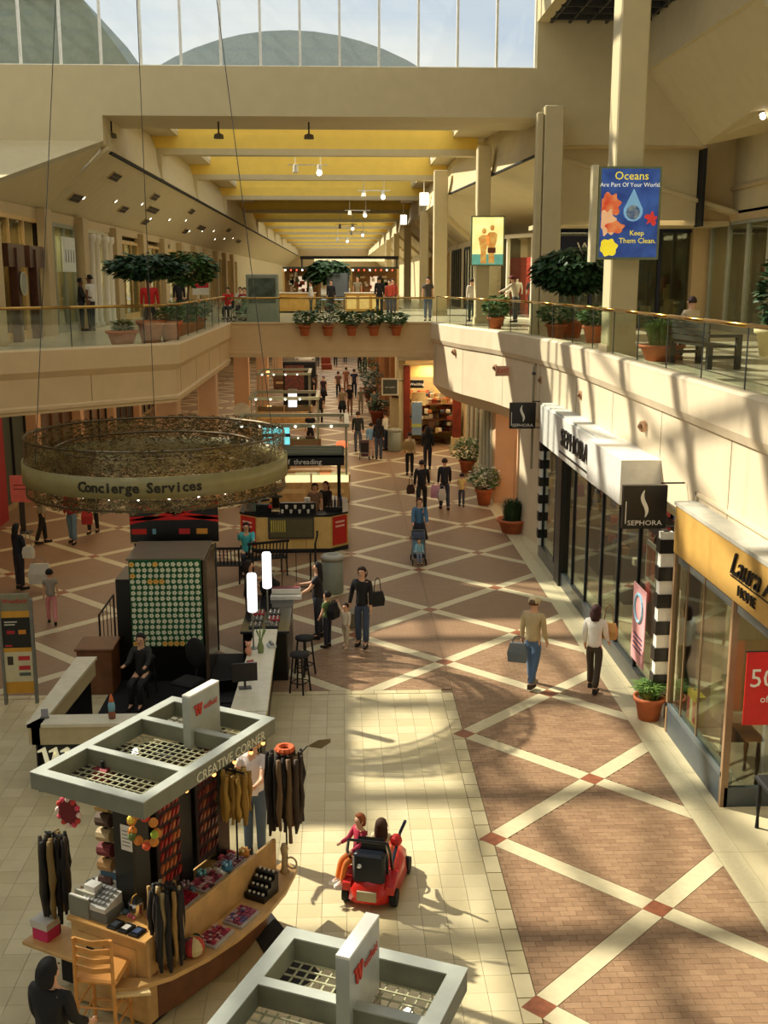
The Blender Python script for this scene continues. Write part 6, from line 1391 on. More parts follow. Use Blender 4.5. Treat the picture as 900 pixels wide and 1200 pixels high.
for k in range(2): G().box(-.2, .2, -.025, -.02, 1.45 - k * .12, 1.48 - k * .12).obj('print_line', colm((130, 50, 50)), t)

# ================================================================== coffee kiosk
t = T('coffee_kiosk', 'cream coffee kiosk with red angled panels and a glass food case', 'kiosk', (-1.3, 31.2, 0), 0)
KC = colm((222, 186, 110), .5)
oc_ = [(-1.55, -.9), (-1.0, -1.4), (1.0, -1.4), (1.5, -.95), (1.5, 1.0), (1.0, 1.45), (-1.0, 1.45), (-1.55, 1.0)]
inn = shrink(oc_, .5)
for i in range(8):
    j = (i + 1) % 8; q = [oc_[i], oc_[j], inn[j], inn[i]] if len(inn) == 8 else [oc_[i], oc_[j], (oc_[j][0] * .66, oc_[j][1] * .66), (oc_[i][0] * .66, oc_[i][1] * .66)]
    if i == 5: continue
    G().prism(q, .12, 1.02).obj('counter_front', KC, t); G().prism(q, 1.02, 1.08).obj('black_counter', BLACK, t); G().prism(q, 0, .12).obj('kick_plate', BLKM, t)
G().box(-.72, .55, -1.46, -1.38, .42, 1.02).obj('case_frame', DGREY, t)
G().box(-.68, .51, -1.48, -1.46, .46, .98).obj('case_glass', colm((120, 112, 76), .1), t)
for k in range(22): G().box(-.66 + k * .054, -.652 + k * .054, -1.50, -1.48, .46, .98).obj('case_bar', DGREY, t)
for k in range(7): G().box(-.64 + k * .06, -.60 + k * .06, -1.49, -1.482, .62, .95).obj('yellow_packet', colm((220, 200, 90)), t)
for k in range(3): G().box(-1.0 + k * .66, -.99 + k * .66, -1.42, -1.40, .12, .42).obj('panel_joint', BWOOD, t)
for a, b, in ((oc_[0], oc_[1]), (oc_[2], oc_[3])):
    A, B = Vector((*a, 0)), Vector((*b, 0)); d = (B - A).normalized(); n = Vector((d.y, -d.x, 0)); p = A.lerp(B, .12); q = A.lerp(B, .88)
    rp_ = G().loft([[tuple(p + n * .01 + Vector((0, 0, .2))), tuple(p + n * .04 + Vector((0, 0, .2))), tuple(p + n * .04 + Vector((0, 0, 1.0))), tuple(p + n * .01 + Vector((0, 0, 1.0)))], [tuple(q + n * .01 + Vector((0, 0, .2))), tuple(q + n * .04 + Vector((0, 0, .2))), tuple(q + n * .04 + Vector((0, 0, 1.0))), tuple(q + n * .01 + Vector((0, 0, 1.0)))]]).obj('red_panel', colm((200, 40, 30)), t)
    m_ = A.lerp(B, .5)
    for k in range(2): c0 = p.lerp(q, .15) + n * .045; c1 = p.lerp(q, .8) + n * .045; z_ = .82 - .12 * k; G().loft([[tuple(c0 + Vector((0, 0, z_))), tuple(c0 + n * .004 + Vector((0, 0, z_))), tuple(c0 + n * .004 + Vector((0, 0, z_ + .05))), tuple(c0 + Vector((0, 0, z_ + .05)))], [tuple(c1 + Vector((0, 0, z_))), tuple(c1 + n * .004 + Vector((0, 0, z_))), tuple(c1 + n * .004 + Vector((0, 0, z_ + .05))), tuple(c1 + Vector((0, 0, z_ + .05)))]]).obj('print_line', colm((236, 190, 170)), rp_)
for x in (-1.3, 1.25): G().box(x - .05, x + .05, .9, 1.0, 1.08, 2.55).obj('roof_post', BLKM, t)
G().box(-1.5, 1.40, -1.6, .2, 2.72, 2.76).box(-1.5, 1.4, -1.6, -1.5, 2.5, 2.76).box(-1.5, 1.4, .1, .2, 2.5, 2.76).obj('black_roof', BLKM, t)
for k in range(6): G().box(-1.45, 1.35, -1.35 + k * .24, -1.27 + k * .24, 2.76, 2.82).obj('roof_louvre', colm((110, 112, 90)), t)
for x in (-1.3, 1.25): G().tube((x, .95, 2.55), (x, .15, 2.6), .03).obj('roof_arm', BLKM, t)
text('kiosk_name', 'art  of  threading', .2, WPAPER, t, (.1, -1.61, 2.6), FACE_CAM, .004)
for k, (x, y, nm, lb) in enumerate([(-1.2, -.95, 'espresso_machine', 'silver espresso machine on the left corner of the coffee kiosk'), (-.85, -1.0, 'black_grinder', 'black grinder with red light beside the espresso machine'), (-.55, -.6, 'tiered_stand', 'dark tiered stand on the coffee kiosk counter'), (.15, -1.15, 'cup_rack', 'black rack of white cups above the glass case'), (.35, -.75, 'red_blender', 'red and white blender near the vendor'), (1.15, -.85, 'syrup_rack', 'black pump rack at the right corner of the coffee kiosk'), (1.3, -.3, 'blue_bottle_rack', 'blue and grey bottle rack on the right side of the coffee kiosk')]):
    o = T(nm, lb, nm.split('_')[-1], (-1.3 + x, 31.2 + y, 1.08), 0)
    if k == 0: G().bbox(-.18, .18, -.15, .15, .05, .35, .05).obj('machine_body', CHROME, o); G().ball((0, 0, .36), (.16, .12, .1), 12, 6).obj('boiler', CHROME, o, True); G().bbox(-.2, .2, -.18, .18, 0, .05, .01).obj('drip_tray', BLKM, o)
    elif k == 1: G().bbox(-.2, .2, -.12, .12, 0, .24, .04).obj('grinder_body', BLACK, o); G().ball((.18, -.1, .18), .06, 8, 6).obj('red_light', RED, o)
    elif k == 2: G().lathe([(.12, 0), (.1, .35), (.2, .36), (.2, .39), (.05, .4), (.05, .55), (.14, .56), (.14, .58), (.02, .6), (.02, .72)], (0, 0, 0), 14).obj('tiers', colm((60, 50, 40)), o, True); G().box(-.13, .13, -.12, .12, 0, .05).obj('base', CREAM2, o)
    elif k == 3:
        G().box(-.55, .45, -.05, .12, 0, .3).obj('rack', BLACK, o)
        for q in range(8): G().lathe([(.03, 0), (.042, .1)], (-.48 + q * .12, -.1, .02 + .13 * (q % 2)), 10).obj('cup', WPAPER, o)
    elif k == 4: G().lathe([(.1, 0), (.09, .12), (.07, .14), (.09, .36)], (0, 0, 0), 12).obj('jug', WHITE, o); G().bbox(-.18, .18, .05, .2, 0, .22, .02).obj('red_box', RED, o)
    elif k == 5:
        G().bbox(-.28, .2, -.1, .06, 0, .12, .02).obj('tray', BLACK, o)
        for q in range(5): G().lathe([(.03, .1), (.03, .3), (.01, .34), (.01, .42)], (-.2 + q * .09, 0, 0), 8).obj('bottle', colm([(40, 30, 30), (90, 60, 40), (50, 40, 60), (120, 80, 50), (40, 36, 40)][q]), o)
    else:
        for q in range(4): G().lathe([(.035, 0), (.035, .26), (.012, .3), (.012, .38)], (0, -.15 + q * .1, 0), 8).obj('bottle', colm([(60, 80, 130), (90, 110, 150), (150, 150, 150), (60, 70, 110)][q]), o)

# generic lit showcase kiosk with an open silver roof frame
def kiosk(label, cx, cy, wx, wy, zr=2.6, lit=True, wood=WOOD, dark=False, roofm=None):
    k_ = T('showcase_kiosk', label, 'kiosk', (cx, cy, 0), 0); hx, hy = wx / 2, wy / 2
    roofm = roofm or colm((150, 152, 130), .4)
    for (x0, x1, y0, y1) in ((-hx, hx, -hy, -hy + .6), (-hx, hx, hy - .6, hy), (hx - .6, hx, -hy + .6, hy - .6)):
        G().bbox(x0, x1, y0, y1, .05, .72, .02).obj('cabinet', wood, k_); G().box(x0 + .03, x1 - .03, y0 + .03, y1 - .03, 0, .05).obj('plinth', BLKM, k_)
    n = max(2, round(wx / 1.25))
    for i in range(n):
        a, b = -hx + wx * i / n + .03, -hx + wx * (i + 1) / n - .03
        G().box(a, b, -hy + .02, -hy + .56, .72, .95).obj('lit_case', SHOWL if lit else colm((110, 90, 60)), k_)
        G().box(a + .15, b - .15, -hy - .004, -hy, .35, .5).obj('inlay', colm((226, 190, 130)), k_)
        G().box(a, b, -hy, -hy + .58, .97, .99).obj('glass_lid', GLS2, k_)
    for i in range(n + 1): x = -hx + wx * i / n; G().box(x - .03, x + .03, -hy, -hy + .6, .72, .99).obj('case_divider', wood, k_)
    for sx in (-1, 1):
        for sy in (-1, 1): G().tube((sx * (hx - .1), sy * (hy - .1), .72), (sx * (hx - .1), sy * (hy - .1), zr), .03).obj('roof_post', roofm, k_)
    g = G(); b = .16
    g.box(-hx, hx, -hy, -hy + b, zr, zr + .12).box(-hx, hx, hy - b, hy, zr, zr + .12).box(-hx, -hx + b, -hy + b, hy - b, zr, zr + .12).box(hx - b, hx, -hy + b, hy - b, zr, zr + .12); g.obj('roof_frame', roofm, k_)
    for i in range(int(wx / .6)): G().ball((-hx + .3 + i * .6, -hy - .03, zr + .03), .035, 8, 5).obj('spot_bulb', LAMP, k_)
    return k_
kc = kiosk('lit jewelry showcase kiosk in pale wood behind the coffee kiosk', -1.65, 38.2, 3.9, 3.0)
kd_ = kiosk('silver framed kiosk beyond the jewelry kiosk', -2.3, 46.6, 2.9, 2.8, lit=False, wood=BWOOD)
ke = kiosk('tan striped kiosk far down the left of the walkway', -2.9, 58.5, 2.8, 3.0, lit=False); kf = kiosk('small dark kiosk below the display car', -3.1, 78, 3.0, 3.2, lit=False, wood=BWOOD)
s_ = T('cyan_lightbox_sign', 'glowing cyan lightbox sign with a dark name band in the jewelry kiosk', 'sign', (-2.28, 39.4, 0), 0)
G().box(-.52, .45, 0, .1, 1.62, 2.28).obj('lightbox', mat('cyan_glow', (120, 225, 232), .5, emit=.9), s_); G().box(-.55, .48, -.02, 0, 1.90, 2.02).obj('name_band', colm((50, 40, 60)), s_); text('sign_letters', 'Piercing', .14, WPAPER, s_, (.1, -.03, 1.96), FACE_CAM, .004); G().box(-.5, .45, 0.02, .08, 0, 1.62).obj('back_support', colm((110, 90, 50)), s_)
r_ = T('red_notice_board', 'red framed board under the cyan lightbox', 'sign', (-2.05, 39.25, 1.05), 0); G().box(-.25, .4, 0, .04, 0, .5).obj('board', colm((190, 36, 46)), r_); G().box(-.27, .42, .01, .03, -.02, .52).obj('border', colm((226, 120, 120)), r_); G().box(-.05, .15, .05, .1, -1.05, .2).obj('easel', DGREY, r_)
for k, (x, y, lb) in enumerate([(.05, 38.0, 'glass cylinder case with glowing orange top, right one'), (-1.0, 38.6, 'short case with glowing orange top in the jewelry kiosk')]):
    o = T('cylinder_case', lb, 'display case', (x, y, .99 if k == 0 else .99), 0)
    if k: o.location = (-.55, 38.95, .0)
    z_ = 0 if k == 0 else 0
    G().lathe([(.2, 0), (.2, .75 if not k else 1.2)], (0, 0, 0), 16).obj('glass_body', glass('case_glass', (.95, .9, .8), .7), o, True); G().lathe([(.21, .75 if not k else 1.2), (.2, .9 if not k else 1.4), (.12, .95 if not k else 1.45)], (0, 0, 0), 16).obj('glow_top', mat('orange_glow', (255, 130, 80), .5, emit=.9), o, True)
    G().lathe([(.1, 0.01), (.08, .6)], (0, 0, 0), 10).obj('inner_stand', colm((206, 186, 150)), o)
kd2 = T('black_display_stand', 'black display stand with a colourful picture far down the walkway', 'display', (-2.45, 66.3, 0), 0); G().bbox(-.95, 1.0, -.1, .4, 0, 2.6, .03).obj('stand_body', BLKM, kd2); G().box(-.85, .3, -.13, -.1, .9, 2.4).obj('picture', mat('picture_leaves', (60, 60, 60), .5, rgb2=(150, 70, 50), scale=8), kd2)
l_ = T('bright_display_case', 'small bright white display case far down the walkway', 'display case', (-2.45, 56.9, .99), 0); G().box(-.22, .22, -.2, .2, 0, .85).obj('case', mat('case_white_glow', (236, 240, 250), .5, emit=1.0), l_); G().box(-.24, .24, -.22, .22, .85, .9).obj('cap', GREY, l_)
d_ = T('round_globe_sign', 'round pale disc sign on a pole left of the kiosks', 'sign', (-4.15, 46.5, 0), 0); G().tube((0, -.05, 2.0), (0, .05, 2.0), .36, n=20).obj('disc', colm((206, 200, 180), emit=.25), d_); G().tube((0, 0, 0), (0, 0, 1.7), .03).obj('pole', DGREY, d_)
w_ = T('wall_sconce', 'small amber lamp on the far left column', 'lamp', (-4.25, 65.6, 1.9), 0); G().ball((0, -.06, .1), (.1, .08, .18), 10, 6).obj('shade', mat('amber_glow', (255, 190, 110), .5, emit=2.5), w_, True); G().box(-.05, .05, 0, .06, -.05, .05).obj('bracket', BRASS, w_)
# display car seen from the top end of the lower walkway
c_ = T('display_car', 'white car on show at the far end of the lower walkway', 'car', (-3.0, 98, 0), 0)
def carb(name, rings, m, p): G().loft(rings).obj(name, m, p, True)
carb('car_body', [[(-.85, -2.1, .35), (.85, -2.1, .35), (.88, -2.1, .75), (-.88, -2.1, .75)], [(-.9, -1.2, .25), (.9, -1.2, .25), (.92, -1.2, .95), (-.92, -1.2, .95)], [(-.9, 1.4, .25), (.9, 1.4, .25), (.92, 1.4, .95), (-.92, 1.4, .95)], [(-.82, 2.1, .35), (.82, 2.1, .35), (.82, 2.1, .8), (-.82, 2.1, .8)]], WHITE, c_)
carb('cabin', [[(-.82, -1.3, .93), (.82, -1.3, .93), (.8, -1.25, .96), (-.8, -1.25, .96)], [(-.78, -.5, .95), (.78, -.5, .95), (.64, -.5, 1.42), (-.64, -.5, 1.42)], [(-.78, 1.0, .95), (.78, 1.0, .95), (.62, 1.0, 1.42), (-.62, 1.0, 1.42)], [(-.8, 1.7, .93), (.8, 1.7, .93), (.7, 1.7, 1.0), (-.7, 1.7, 1.0)]], WHITE, c_)
carb('windscreen', [[(-.74, -1.22, .98), (.74, -1.22, .98), (.74, -1.2, 1.0), (-.74, -1.2, 1.0)], [(-.6, -.55, 1.38), (.6, -.55, 1.38), (.6, -.53, 1.4), (-.6, -.53, 1.4)]], BLACK, c_)
for x in (-.86, .86):
    for y in (-1.35, 1.35): G().tube((x - .08, y, .32), (x + .08, y, .32), .32, n=16).obj('wheel', BLKM, c_)
    G().box(x * .8 - .1, x * .8 + .1, -2.13, -2.09, .55, .7).obj('headlamp', CHROME, c_)
fc = T('red_fabric_chair', 'reddish armchair beside the display car', 'chair', (-1.1, 93, 0), 10); G().bbox(-.4, .4, -.4, .4, 0, .45, .05).obj('seat', colm((150, 66, 44)), fc); G().bbox(-.4, .4, .25, .45, .45, 1.0, .05).obj('backrest', colm((150, 66, 44)), fc)

# ================================================================== plants
def leafcloud(g, c, r, n, ls, droop=0.0):
    for i in range(n):
        a, b = rnd.uniform(0, 6.283), math.acos(rnd.uniform(-1, 1)); q = rnd.uniform(.35, 1) ** .5
        p = Vector((c[0] + r[0] * q * math.sin(b) * math.cos(a), c[1] + r[1] * q * math.sin(b) * math.sin(a), c[2] + r[2] * q * math.cos(b)))
        d = Vector((math.cos(a), math.sin(a), rnd.uniform(-.6, .5) - droop)).normalized(); s = d.cross(Vector((rnd.uniform(-.5, .5), rnd.uniform(-.5, .5), 1))).normalized()
        l = ls * rnd.uniform(.7, 1.3); w = l * .32
        g.quad(tuple(p), tuple(p + d * l * .5 + s * w), tuple(p + d * l), tuple(p + d * l * .5 - s * w))
def pot(t, r=.25, h=.4, z=0, m=TERRA, x=0, y=0):
    G().lathe([(r * .68, z), (r * .92, z + h * .8), (r * 1.06, z + h * .82), (r * 1.08, z + h), (r * .95, z + h), (r * .9, z + h * .9)], (x, y, 0), 20).obj('pot', m, t, True)
    G().lathe([(r * .9, z + h * .88), (r * .5, z + h * .93)], (x, y, 0), 14).obj('soil', SOIL, t)
def plant(label, loc, pr=.25, ph=.4, fr=(.35, .35, .3), fz=.35, n=260, ls=.14, m=LEAF, kind='bush', flowers=0, name='potted_plant', mpot=TERRA, stems=6, droop=0):
    t = T(name, label, 'plant', loc, rnd.uniform(0, 90)); pot(t, pr, ph, 0, mpot)
    g = G()
    if kind == 'grass':
        for i in range(n):
            a = rnd.uniform(0, 6.28); q = rnd.uniform(.1, .6) * pr; l = rnd.uniform(.6, 1.1) * fr[2] * 2; o = rnd.uniform(.3, 1) * fr[0]
            b0 = Vector((q * math.cos(a), q * math.sin(a), ph * .9)); m1 = b0 + Vector((o * .35 * math.cos(a), o * .35 * math.sin(a), l * .75)); e_ = b0 + Vector((o * math.cos(a), o * math.sin(a), l * .8)); s = Vector((-math.sin(a), math.cos(a), 0)) * .012
            g.quad(tuple(b0 - s), tuple(b0 + s), tuple(m1 + s), tuple(m1 - s)); g.quad(tuple(m1 - s), tuple(m1 + s), tuple(e_ + s * .3), tuple(e_ - s * .3))
    else: leafcloud(g, (0, 0, ph + fz), fr, n, ls, droop)
    g.obj('foliage', m, t, kind='stuff')
    g = G()
    for k in range(stems): a = k * 2.4; g.tube((.03 * math.cos(a), .03 * math.sin(a), ph * .9), (fr[0] * .5 * math.cos(a), fr[1] * .5 * math.sin(a), ph + fz), .008, n=4)
    g.obj('stems', BWOOD if kind == 'bush' else LEAFG, t, kind='stuff')
    if flowers:
        g = G(); leafcloud(g, (0, 0, ph + fz + .04), (fr[0] * 1.02, fr[1] * 1.02, fr[2] * 1.02), flowers, ls * .7); g.obj('blossom', FLW, t, kind='stuff')
    return t
plant('grassy plant in terracotta pot by the cosmetics shop pier', (5.32, 17.75, 0), .26, .42, (.26, .26, .16), .2, 420, .1, LEAFG, 'grass')
plant('spiky green plant in a wide terracotta bowl by the salmon alcove', (5.15, 32.1, 0), .44, .42, (.3, .3, .38), .4, 300, .12, LEAFD, 'grass')
plant('white flowering plant in terracotta pot before the alcove pillar', (4.85, 36.3, 0), .30, .55, (.55, .5, .42), .35, 420, .14, LEAF, 'bush', 260)
plant('green potted plant with few white blooms by the figurine window', (5.0, 42.6, 0), .33, .5, (.62, .55, .45), .42, 520, .16, LEAF, 'bush', 60)
plant('tall dark plant in a square reddish planter far right of the walkway', (2.0, 57.3, 0), .45, .75, (.5, .5, .3), .3, 260, .2, LEAFD, name='planter', mpot=colm((120, 56, 36)))
plant('bushy plant in the second reddish planter far down the walkway', (1.95, 62.5, 0), .45, .7, (.55, .6, .9), .9, 420, .2, LEAFD, name='planter', mpot=colm((120, 56, 36)))
plant('leafy plant in the farthest planter of the walkway', (1.9, 70, 0), .45, .7, (.6, .6, 1.0), 1.0, 420, .22, LEAFD, name='planter', mpot=colm((120, 56, 36)))
plant('low green plant just left of the stone pillar display', (1.95, 50.2, 0), .3, .3, (.45, .4, .25), .25, 260, .16, LEAFD)
# hanging pots on the bridge
for k, x in enumerate((-1.28, -.42, .45, 1.27, 2.10)):
    t = plant(['leftmost terracotta pot hanging on the bridge wall', 'second terracotta pot on the bridge wall, tallest foliage', 'middle terracotta pot on the bridge wall', 'fourth terracotta pot on the bridge wall', 'rightmost terracotta pot on the bridge wall with spreading leaves'][k], (x, 41.0, 5.42), .21, .38, ((.42, .62, .5, .5, .62)[k], .35, (.28, .5, .28, .32, .22)[k]), (.3, .5, .25, .3, .25)[k], 300, .17, LEAF, name='hanging_pot')
    G().torus((0, 0, .3), .22, .012, 16, 4).obj('hanger_ring', BLKM, t); G().tube((0, .2, .3), (0, .3, .3), .012).obj('hanger_arm', BLKM, t)
def tree(label, loc, ph, pr, H, cr, n, m, lean=0, pots=True, ls=.2, droop=.2):
    t = T('potted_tree', label, 'tree', loc, 0); pot(t, pr, ph)
    tp = (lean, 0, H - cr[2] * .6)
    G().path([(0, 0, ph * .9), (lean * .3, .02, ph + (H - ph) * .4), tp], .035, 6).obj('trunk', BWOOD, t)
    g = G()
    for k in range(7): a = k * .9; g.tube(tp, (lean + cr[0] * .7 * math.cos(a), cr[1] * .7 * math.sin(a), H + cr[2] * .3 * math.sin(k)), .014, n=4)
    g.obj('branches', BWOOD, t, kind='stuff')
    g = G(); leafcloud(g, (lean, 0, H), cr, n, ls, droop); g.obj('foliage', m, t, kind='stuff')
    return t
tree('flat topped dark tree in terracotta pot on the left gallery corner', (-4.98, 29.6, ZU), .62, .36, 2.0, (1.0, .85, .34), 1700, LEAFD, -.05)
tree('round crowned green tree behind the flat topped one on the left gallery', (-4.78, 35.5, ZU), .6, .34, 2.0, (.85, .8, .55), 1700, LEAF, .05)
plant('small plant in a wedge shaped terracotta trough at the left gallery corner', (-5.62, 29.0, ZU), .40, .38, (.22, .2, .16), .12, 200, .14, LEAF, name='planter')
plant('dense bush in tall terracotta pot right of the flat topped tree', (-4.50, 29.9, ZU), .30, .60, (.34, .34, .24), .16, 420, .12, LEAF)
tree('broad dark weeping tree on the right gallery beside the big column', (6.78, 32.2, ZU), .5, .34, 1.95, (1.15, .9, .66), 2600, LEAFD, 0, ls=.24, droop=.6)
plant('terracotta pot with low green bush left of the weeping tree', (6.2, 31.6, ZU), .3, .42, (.5, .5, .3), .3, 420, .16, LEAF)
plant('second low bush in terracotta pot behind the right railing', (6.85, 29.6, ZU), .32, .46, (.42, .4, .28), .25, 380, .15, LEAF)
plant('spiky plant in wide terracotta bowl behind the railing right of the big column', (6.75, 23.0, ZU), .46, .34, (.35, .35, .32), .25, 380, .15, LEAFG, 'grass')
plant('small palm pot on the curved gallery left of the rear column', (5.35, 38.0, ZU), .28, .4, (.4, .4, .32), .3, 320, .2, LEAF)
plant('leafy pot on the curved gallery below the couple poster', (5.75, 40.3, ZU), .28, .4, (.45, .4, .35), .35, 320, .2, LEAF)
plant('dark plant behind the glass on the left bridge corner', (-4.7, 33.4, ZU), .3, .4, (.5, .45, .35), .3, 380, .18, LEAF)
plant('pot of greenery behind the glass below the round crowned tree', (-4.75, 37.5, ZU), .3, .4, (.5, .45, .3), .3, 320, .18, LEAF)
t = plant('tall plant in a cream globe urn at the right edge gallery', (9.6, 24.2, ZU), .40, .62, (.28, .28, .75), .75, 360, .24, LEAFD, mpot=colm((216, 200, 150)))
# tall grass decoration
t = tree('slim palm in front of the far kiosk on the bridge level', (-.55, 59.0, ZU), .5, .3, 2.1, (.9, .9, .6), 500, LEAFD, 0, ls=.5, droop=.5)
# ================================================================== right gallery bench
b = T('slat_bench', 'dark heavy bench behind the right glass railing', 'bench', (7.2, 21.6, ZU), 97)
DBN = colm((52, 54, 44), .5)
for x in (-.85, .85):
    for y in (-.28, .3): G().box(x - .05, x + .05, y - .05, y + .05, 0, .62 if y < 0 else .45).obj('leg', DBN, b)
    G().box(x - .06, x + .06, -.33, .35, .6, .66).obj('armrest', DBN, b); G().box(x - .04, x + .04, -.3, .3, .2, .26).obj('stretcher', DBN, b)
for k in range(6): G().box(-.85, .85, -.28 + k * .1, -.2 + k * .1, .41, .45).obj('seat_slat', DBN, b)
for k in range(4): G().box(-.85, .85, .30, .34, .5 + k * .12, .6 + k * .12).obj('back_slat', DBN, b)
# ================================================================== bridge level kiosks
GC = mat('gold_counter', (222, 170, 80), .4, var=.1, scale=3)
def counter(label, loc, w, d, h, m, glow=False, cat='counter'):
    c = T('service_counter', label, cat, loc, 0); G().bbox(-w / 2, w / 2, -d / 2, d / 2, .08, h, .03).obj('counter_body', m, c); G().bbox(-w / 2 - .05, w / 2 + .05, -d / 2 - .05, d / 2 + .05, h, h + .05, .01).obj('counter_top', WHITEW, c); G().box(-w / 2 + .05, w / 2 - .05, -d / 2 + .05, d / 2 - .05, 0, .08).obj('plinth', BLKM, c)
    for k in range(3): G().box(-w / 2 + w * (k + .5) / 3 - w / 8, -w / 2 + w * (k + .5) / 3 + w / 8, -d / 2 - .015, -d / 2, .2, h - .12).obj('front_panel', mat('gold_light_panel', (250, 214, 130), .4, emit=.25) if glow else m, c)
    return c
counter('glowing gold counter on the bridge level, right one', (1.25, 56.0, ZU), 1.9, .8, .95, GC, True)
counter('gold brown counter on the bridge level, left one', (-2.2, 56.5, ZU), 2.0, .8, .95, GC)
fence('black railing between the two gold counters', (-.95, 56.2), (.25, 56.2), .8)
bpy.data.objects[[o.name for o in COL.objects if o.name.startswith('iron_fence')][-1]].location.z = ZU
s_ = T('grey_screen', 'blue grey screen panel between the two gold counters', 'screen', (-.05, 58, ZU), 0); G().box(-.55, .5, 0, .1, .75, 1.95).obj('panel', colm((106, 116, 126)), s_); [G().box(q, q + .05, -.02, .12, 0, 2.0).obj('side_post', DGREY, s_) for q in (-.6, .5)]
for k, (x0, x1, lb) in enumerate(((-3.0, -1.0, 'food stall with red string lights left of the grey screen'), (.6, 3.2, 'food stall with red string lights right of the grey screen'))):
    f = T('food_stall', lb, 'kiosk', (0, 60, ZU), 0)
    G().box(x0, x1, 1.2, 1.3, 0, 2.2).obj('back_panel', colm((150, 110, 60)), f); G().box(x0, x1, 0, 1.3, 2.2, 2.3).obj('canopy_board', colm((60, 66, 50)), f)
    for x in (x0 + .05, x1 - .05): G().box(x - .05, x + .05, 0, .1, 0, 2.2).obj('post', TIMB, f)
    n = int((x1 - x0) / .3)
    for q in range(n): G().ball((x0 + .15 + q * .3, -.05, 2.12), .045, 8, 5).obj('string_bulb', mat('bulb_red', (255, 90, 70), .5, emit=2) if q % 3 else LAMP, f)
    for q, c in enumerate([(220, 190, 150), (150, 60, 40), (90, 110, 60), (230, 220, 200)]):
        g = G()
        for i in range(10): g.cb((rnd.uniform(x0 + .3, x1 - .3), 1.05, rnd.uniform(.5, 1.9)), (rnd.uniform(.1, .3), .12, rnd.uniform(.1, .35)))
        g.obj('goods', colm(c), f, kind='stuff')
    G().box((x0 + x1) / 2 - .2, (x0 + x1) / 2 + .25, 1.0, 1.04, 1.0, 1.8).obj('menu_print', mat('menu_glow', (250, 226, 196), .5, emit=.6), f)
f = T('black_beam_sign', 'long black roof beam with small lamps over the food stalls', 'sign', (0, 64, ZU + 2.75), 0); G().box(-2.2, 3.4, 0, .3, 0, .18).obj('beam', BLKM, f); G().box(-1.4, 2.6, -.02, .0, -.12, .02).obj('light_strip', mat('strip_glow', (240, 230, 180), .5, emit=.8), f)
for x in (-2.1, 3.3): G().box(x - .05, x + .05, .1, .2, -2.75, 0).obj('post', DGREY, f)
k_ = T('grey_info_kiosk', 'grey framed kiosk box with a green screen on the left of the bridge', 'kiosk', (-3.25, 46.3, ZU), 0); G().bbox(-.62, .62, -.1, .5, 0, 1.85, .03).obj('kiosk_body', colm((150, 156, 140)), k_); G().box(-.52, .52, -.13, -.1, .75, 1.7).obj('screen', mat('screen_dark', (50, 60, 50), .3, rgb2=(90, 104, 90), scale=4), k_)
k_.location = (-2.98, 43.6, ZU)
r_ = T('sale_card', 'red and white sale card standing near the second gallery tree', 'sign', (-5.1, 41.5, ZU + .0), 0); G().box(-.3, .3, -.02, .02, 1.1, 1.6).obj('card', WPAPER, r_); G().box(-.3, .3, -.025, -.02, 1.35, 1.58).obj('red_band', colm((200, 40, 60)), r_); G().tube((0, 0.03, 0), (0, 0.03, 1.1), .02).obj('post', DGREY, r_)
cd = T('cafe_table', 'cream round cafe table before the seated group', 'table', (-3.7, 46.0, ZU), 0); G().lathe([(.5, .70), (.5, .74)], (0, 0, 0), 20).obj('tabletop', CREAM, cd); G().tube((0, 0, .03), (0, 0, .7), .04).obj('pedestal', DGREY, cd); G().lathe([(.25, 0), (.24, .03)], (0, 0, 0), 16).obj('foot', DGREY, cd)
for k in range(6):
    ch_ = T('cafe_chair', 'dark cafe chair under the %s' % ['leftmost seated person in red', 'seated person in white', 'seated person in black by the reds', 'seated person in dark red', 'rightmost seated person in red', 'person in black near the second tree'][k], 'chair', [(-4.7, 47.55, ZU), (-4.35, 49.55, ZU), (-3.95, 49.05, ZU), (-3.95, 46.95, ZU), (-3.35, 47.25, ZU), (-6.6, 47.6, ZU)][k], 170)
    G().bbox(-.2, .2, -.2, .2, .40, .44, .02).obj('seat', BLKM, ch_); G().box(-.2, .2, -.24, -.2, .45, .85).obj('backrest', BLKM, ch_)
    for sx in (-1, 1):
        for sy in (-1, 1): G().tube((sx * .18, sy * .18, 0), (sx * .18, sy * .18, .4), .015).obj('leg', BLKM, ch_)

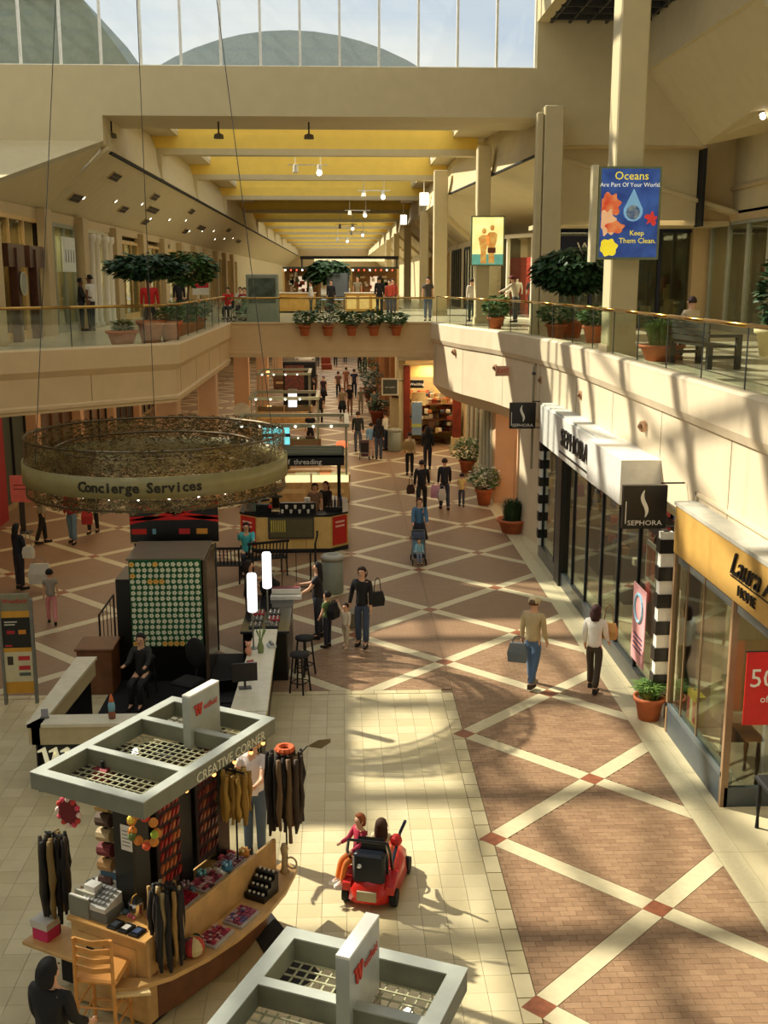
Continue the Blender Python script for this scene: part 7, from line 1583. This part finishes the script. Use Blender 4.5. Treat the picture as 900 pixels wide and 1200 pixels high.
# ================================================================== warm area lights: fill added for dark interiors, and lit shops
WARM = (1.0, .76, .46)
for y in (30, 38, 47, 57, 68, 80, 94): arealight('gallery_fill_left', (-7.4, y, 5.3), 3.0, 100, WARM, sy=6)  # fill added under the gallery slab, no fittings built
for y in (54, 66, 80, 95): arealight('mall_fill_centre', (-.4, y, 5.35), 3.5, 230, WARM, sy=7)  # fill added to brighten the lower walkway
arealight('alcove_lamp', (5.9, 34.5, 3.5), .8, 22, WARM)
arealight('gift_shop_lamp', (4.2, 50.2, 3.7), 1.8, 130, WARM); arealight('canopy_lamp', (4.0, 47.9, 3.8), .8, 60, WARM, sy=.4); arealight('bridge_fill', (-.3, 43.5, 4.6), 5, 150, WARM, sy=2); arealight('window_lamp', (5.3, 43, 3.4), 1.0, 45, WARM, sy=6)  # the one under the bridge is fill added for the floor
arealight('cosmetics_fill', (7.2, 23.5, 3.5), 2.2, 95, (1, .86, .68), sy=9)  # fill added so the interior is not black
arealight('home_store_fill', (7.2, 14, 3.4), 2, 60, (1, .86, .62), sy=4)  # added fill lifting the dark store interior
for y in (31.5, 36.2, 41, 50, 62, 76, 92): arealight('upper_shop_lamps_left', (-9.7, y, 9.0), .9, 48, WARM, sy=3.5)
for y in (18, 28.5, 35.0): arealight('upper_shop_lamps_right', (13.9, y, 9.15), 1.4, 120 if y < 30 else 60, WARM, sy=8 if y < 30 else 4)
arealight('mannequin_shop_lamp', (9.2, 47.6, 9.1), 2, 190, (1, .86, .66), sy=5)
for y in (55, 70, 90, 115, 150): arealight('upper_mall_fill', (-.5, y, 11.6), 4, 170, (1, .82, .56), sy=6)  # fill added to lift the far upper level
arealight('upper_right_gallery_fill', (9.5, 33.5, 9.3), 3, 90, WARM, sy=6)  # added gallery fill, no fitting modelled
#FINAL
# ------------------------------------------------------------------ bake modifiers and text to plain meshes
dg = bpy.context.evaluated_depsgraph_get(); dg.update()
for o in list(SC.objects):
    if o.type == 'FONT' or (o.type == 'MESH' and o.modifiers):
        me = bpy.data.meshes.new_from_object(o.evaluated_get(dg), depsgraph=dg)
        if o.type == 'MESH': o.modifiers.clear(); o.data = me
        else:
            n = bpy.data.objects.new(o.name, me); COL.objects.link(n); n.parent = o.parent; n.matrix_parent_inverse = o.matrix_parent_inverse
            n.location = o.location; n.rotation_euler = o.rotation_euler; n.scale = o.scale
            for k_ in o.keys(): n[k_] = o[k_]
            nm = o.name; bpy.data.objects.remove(o); n.name = nm
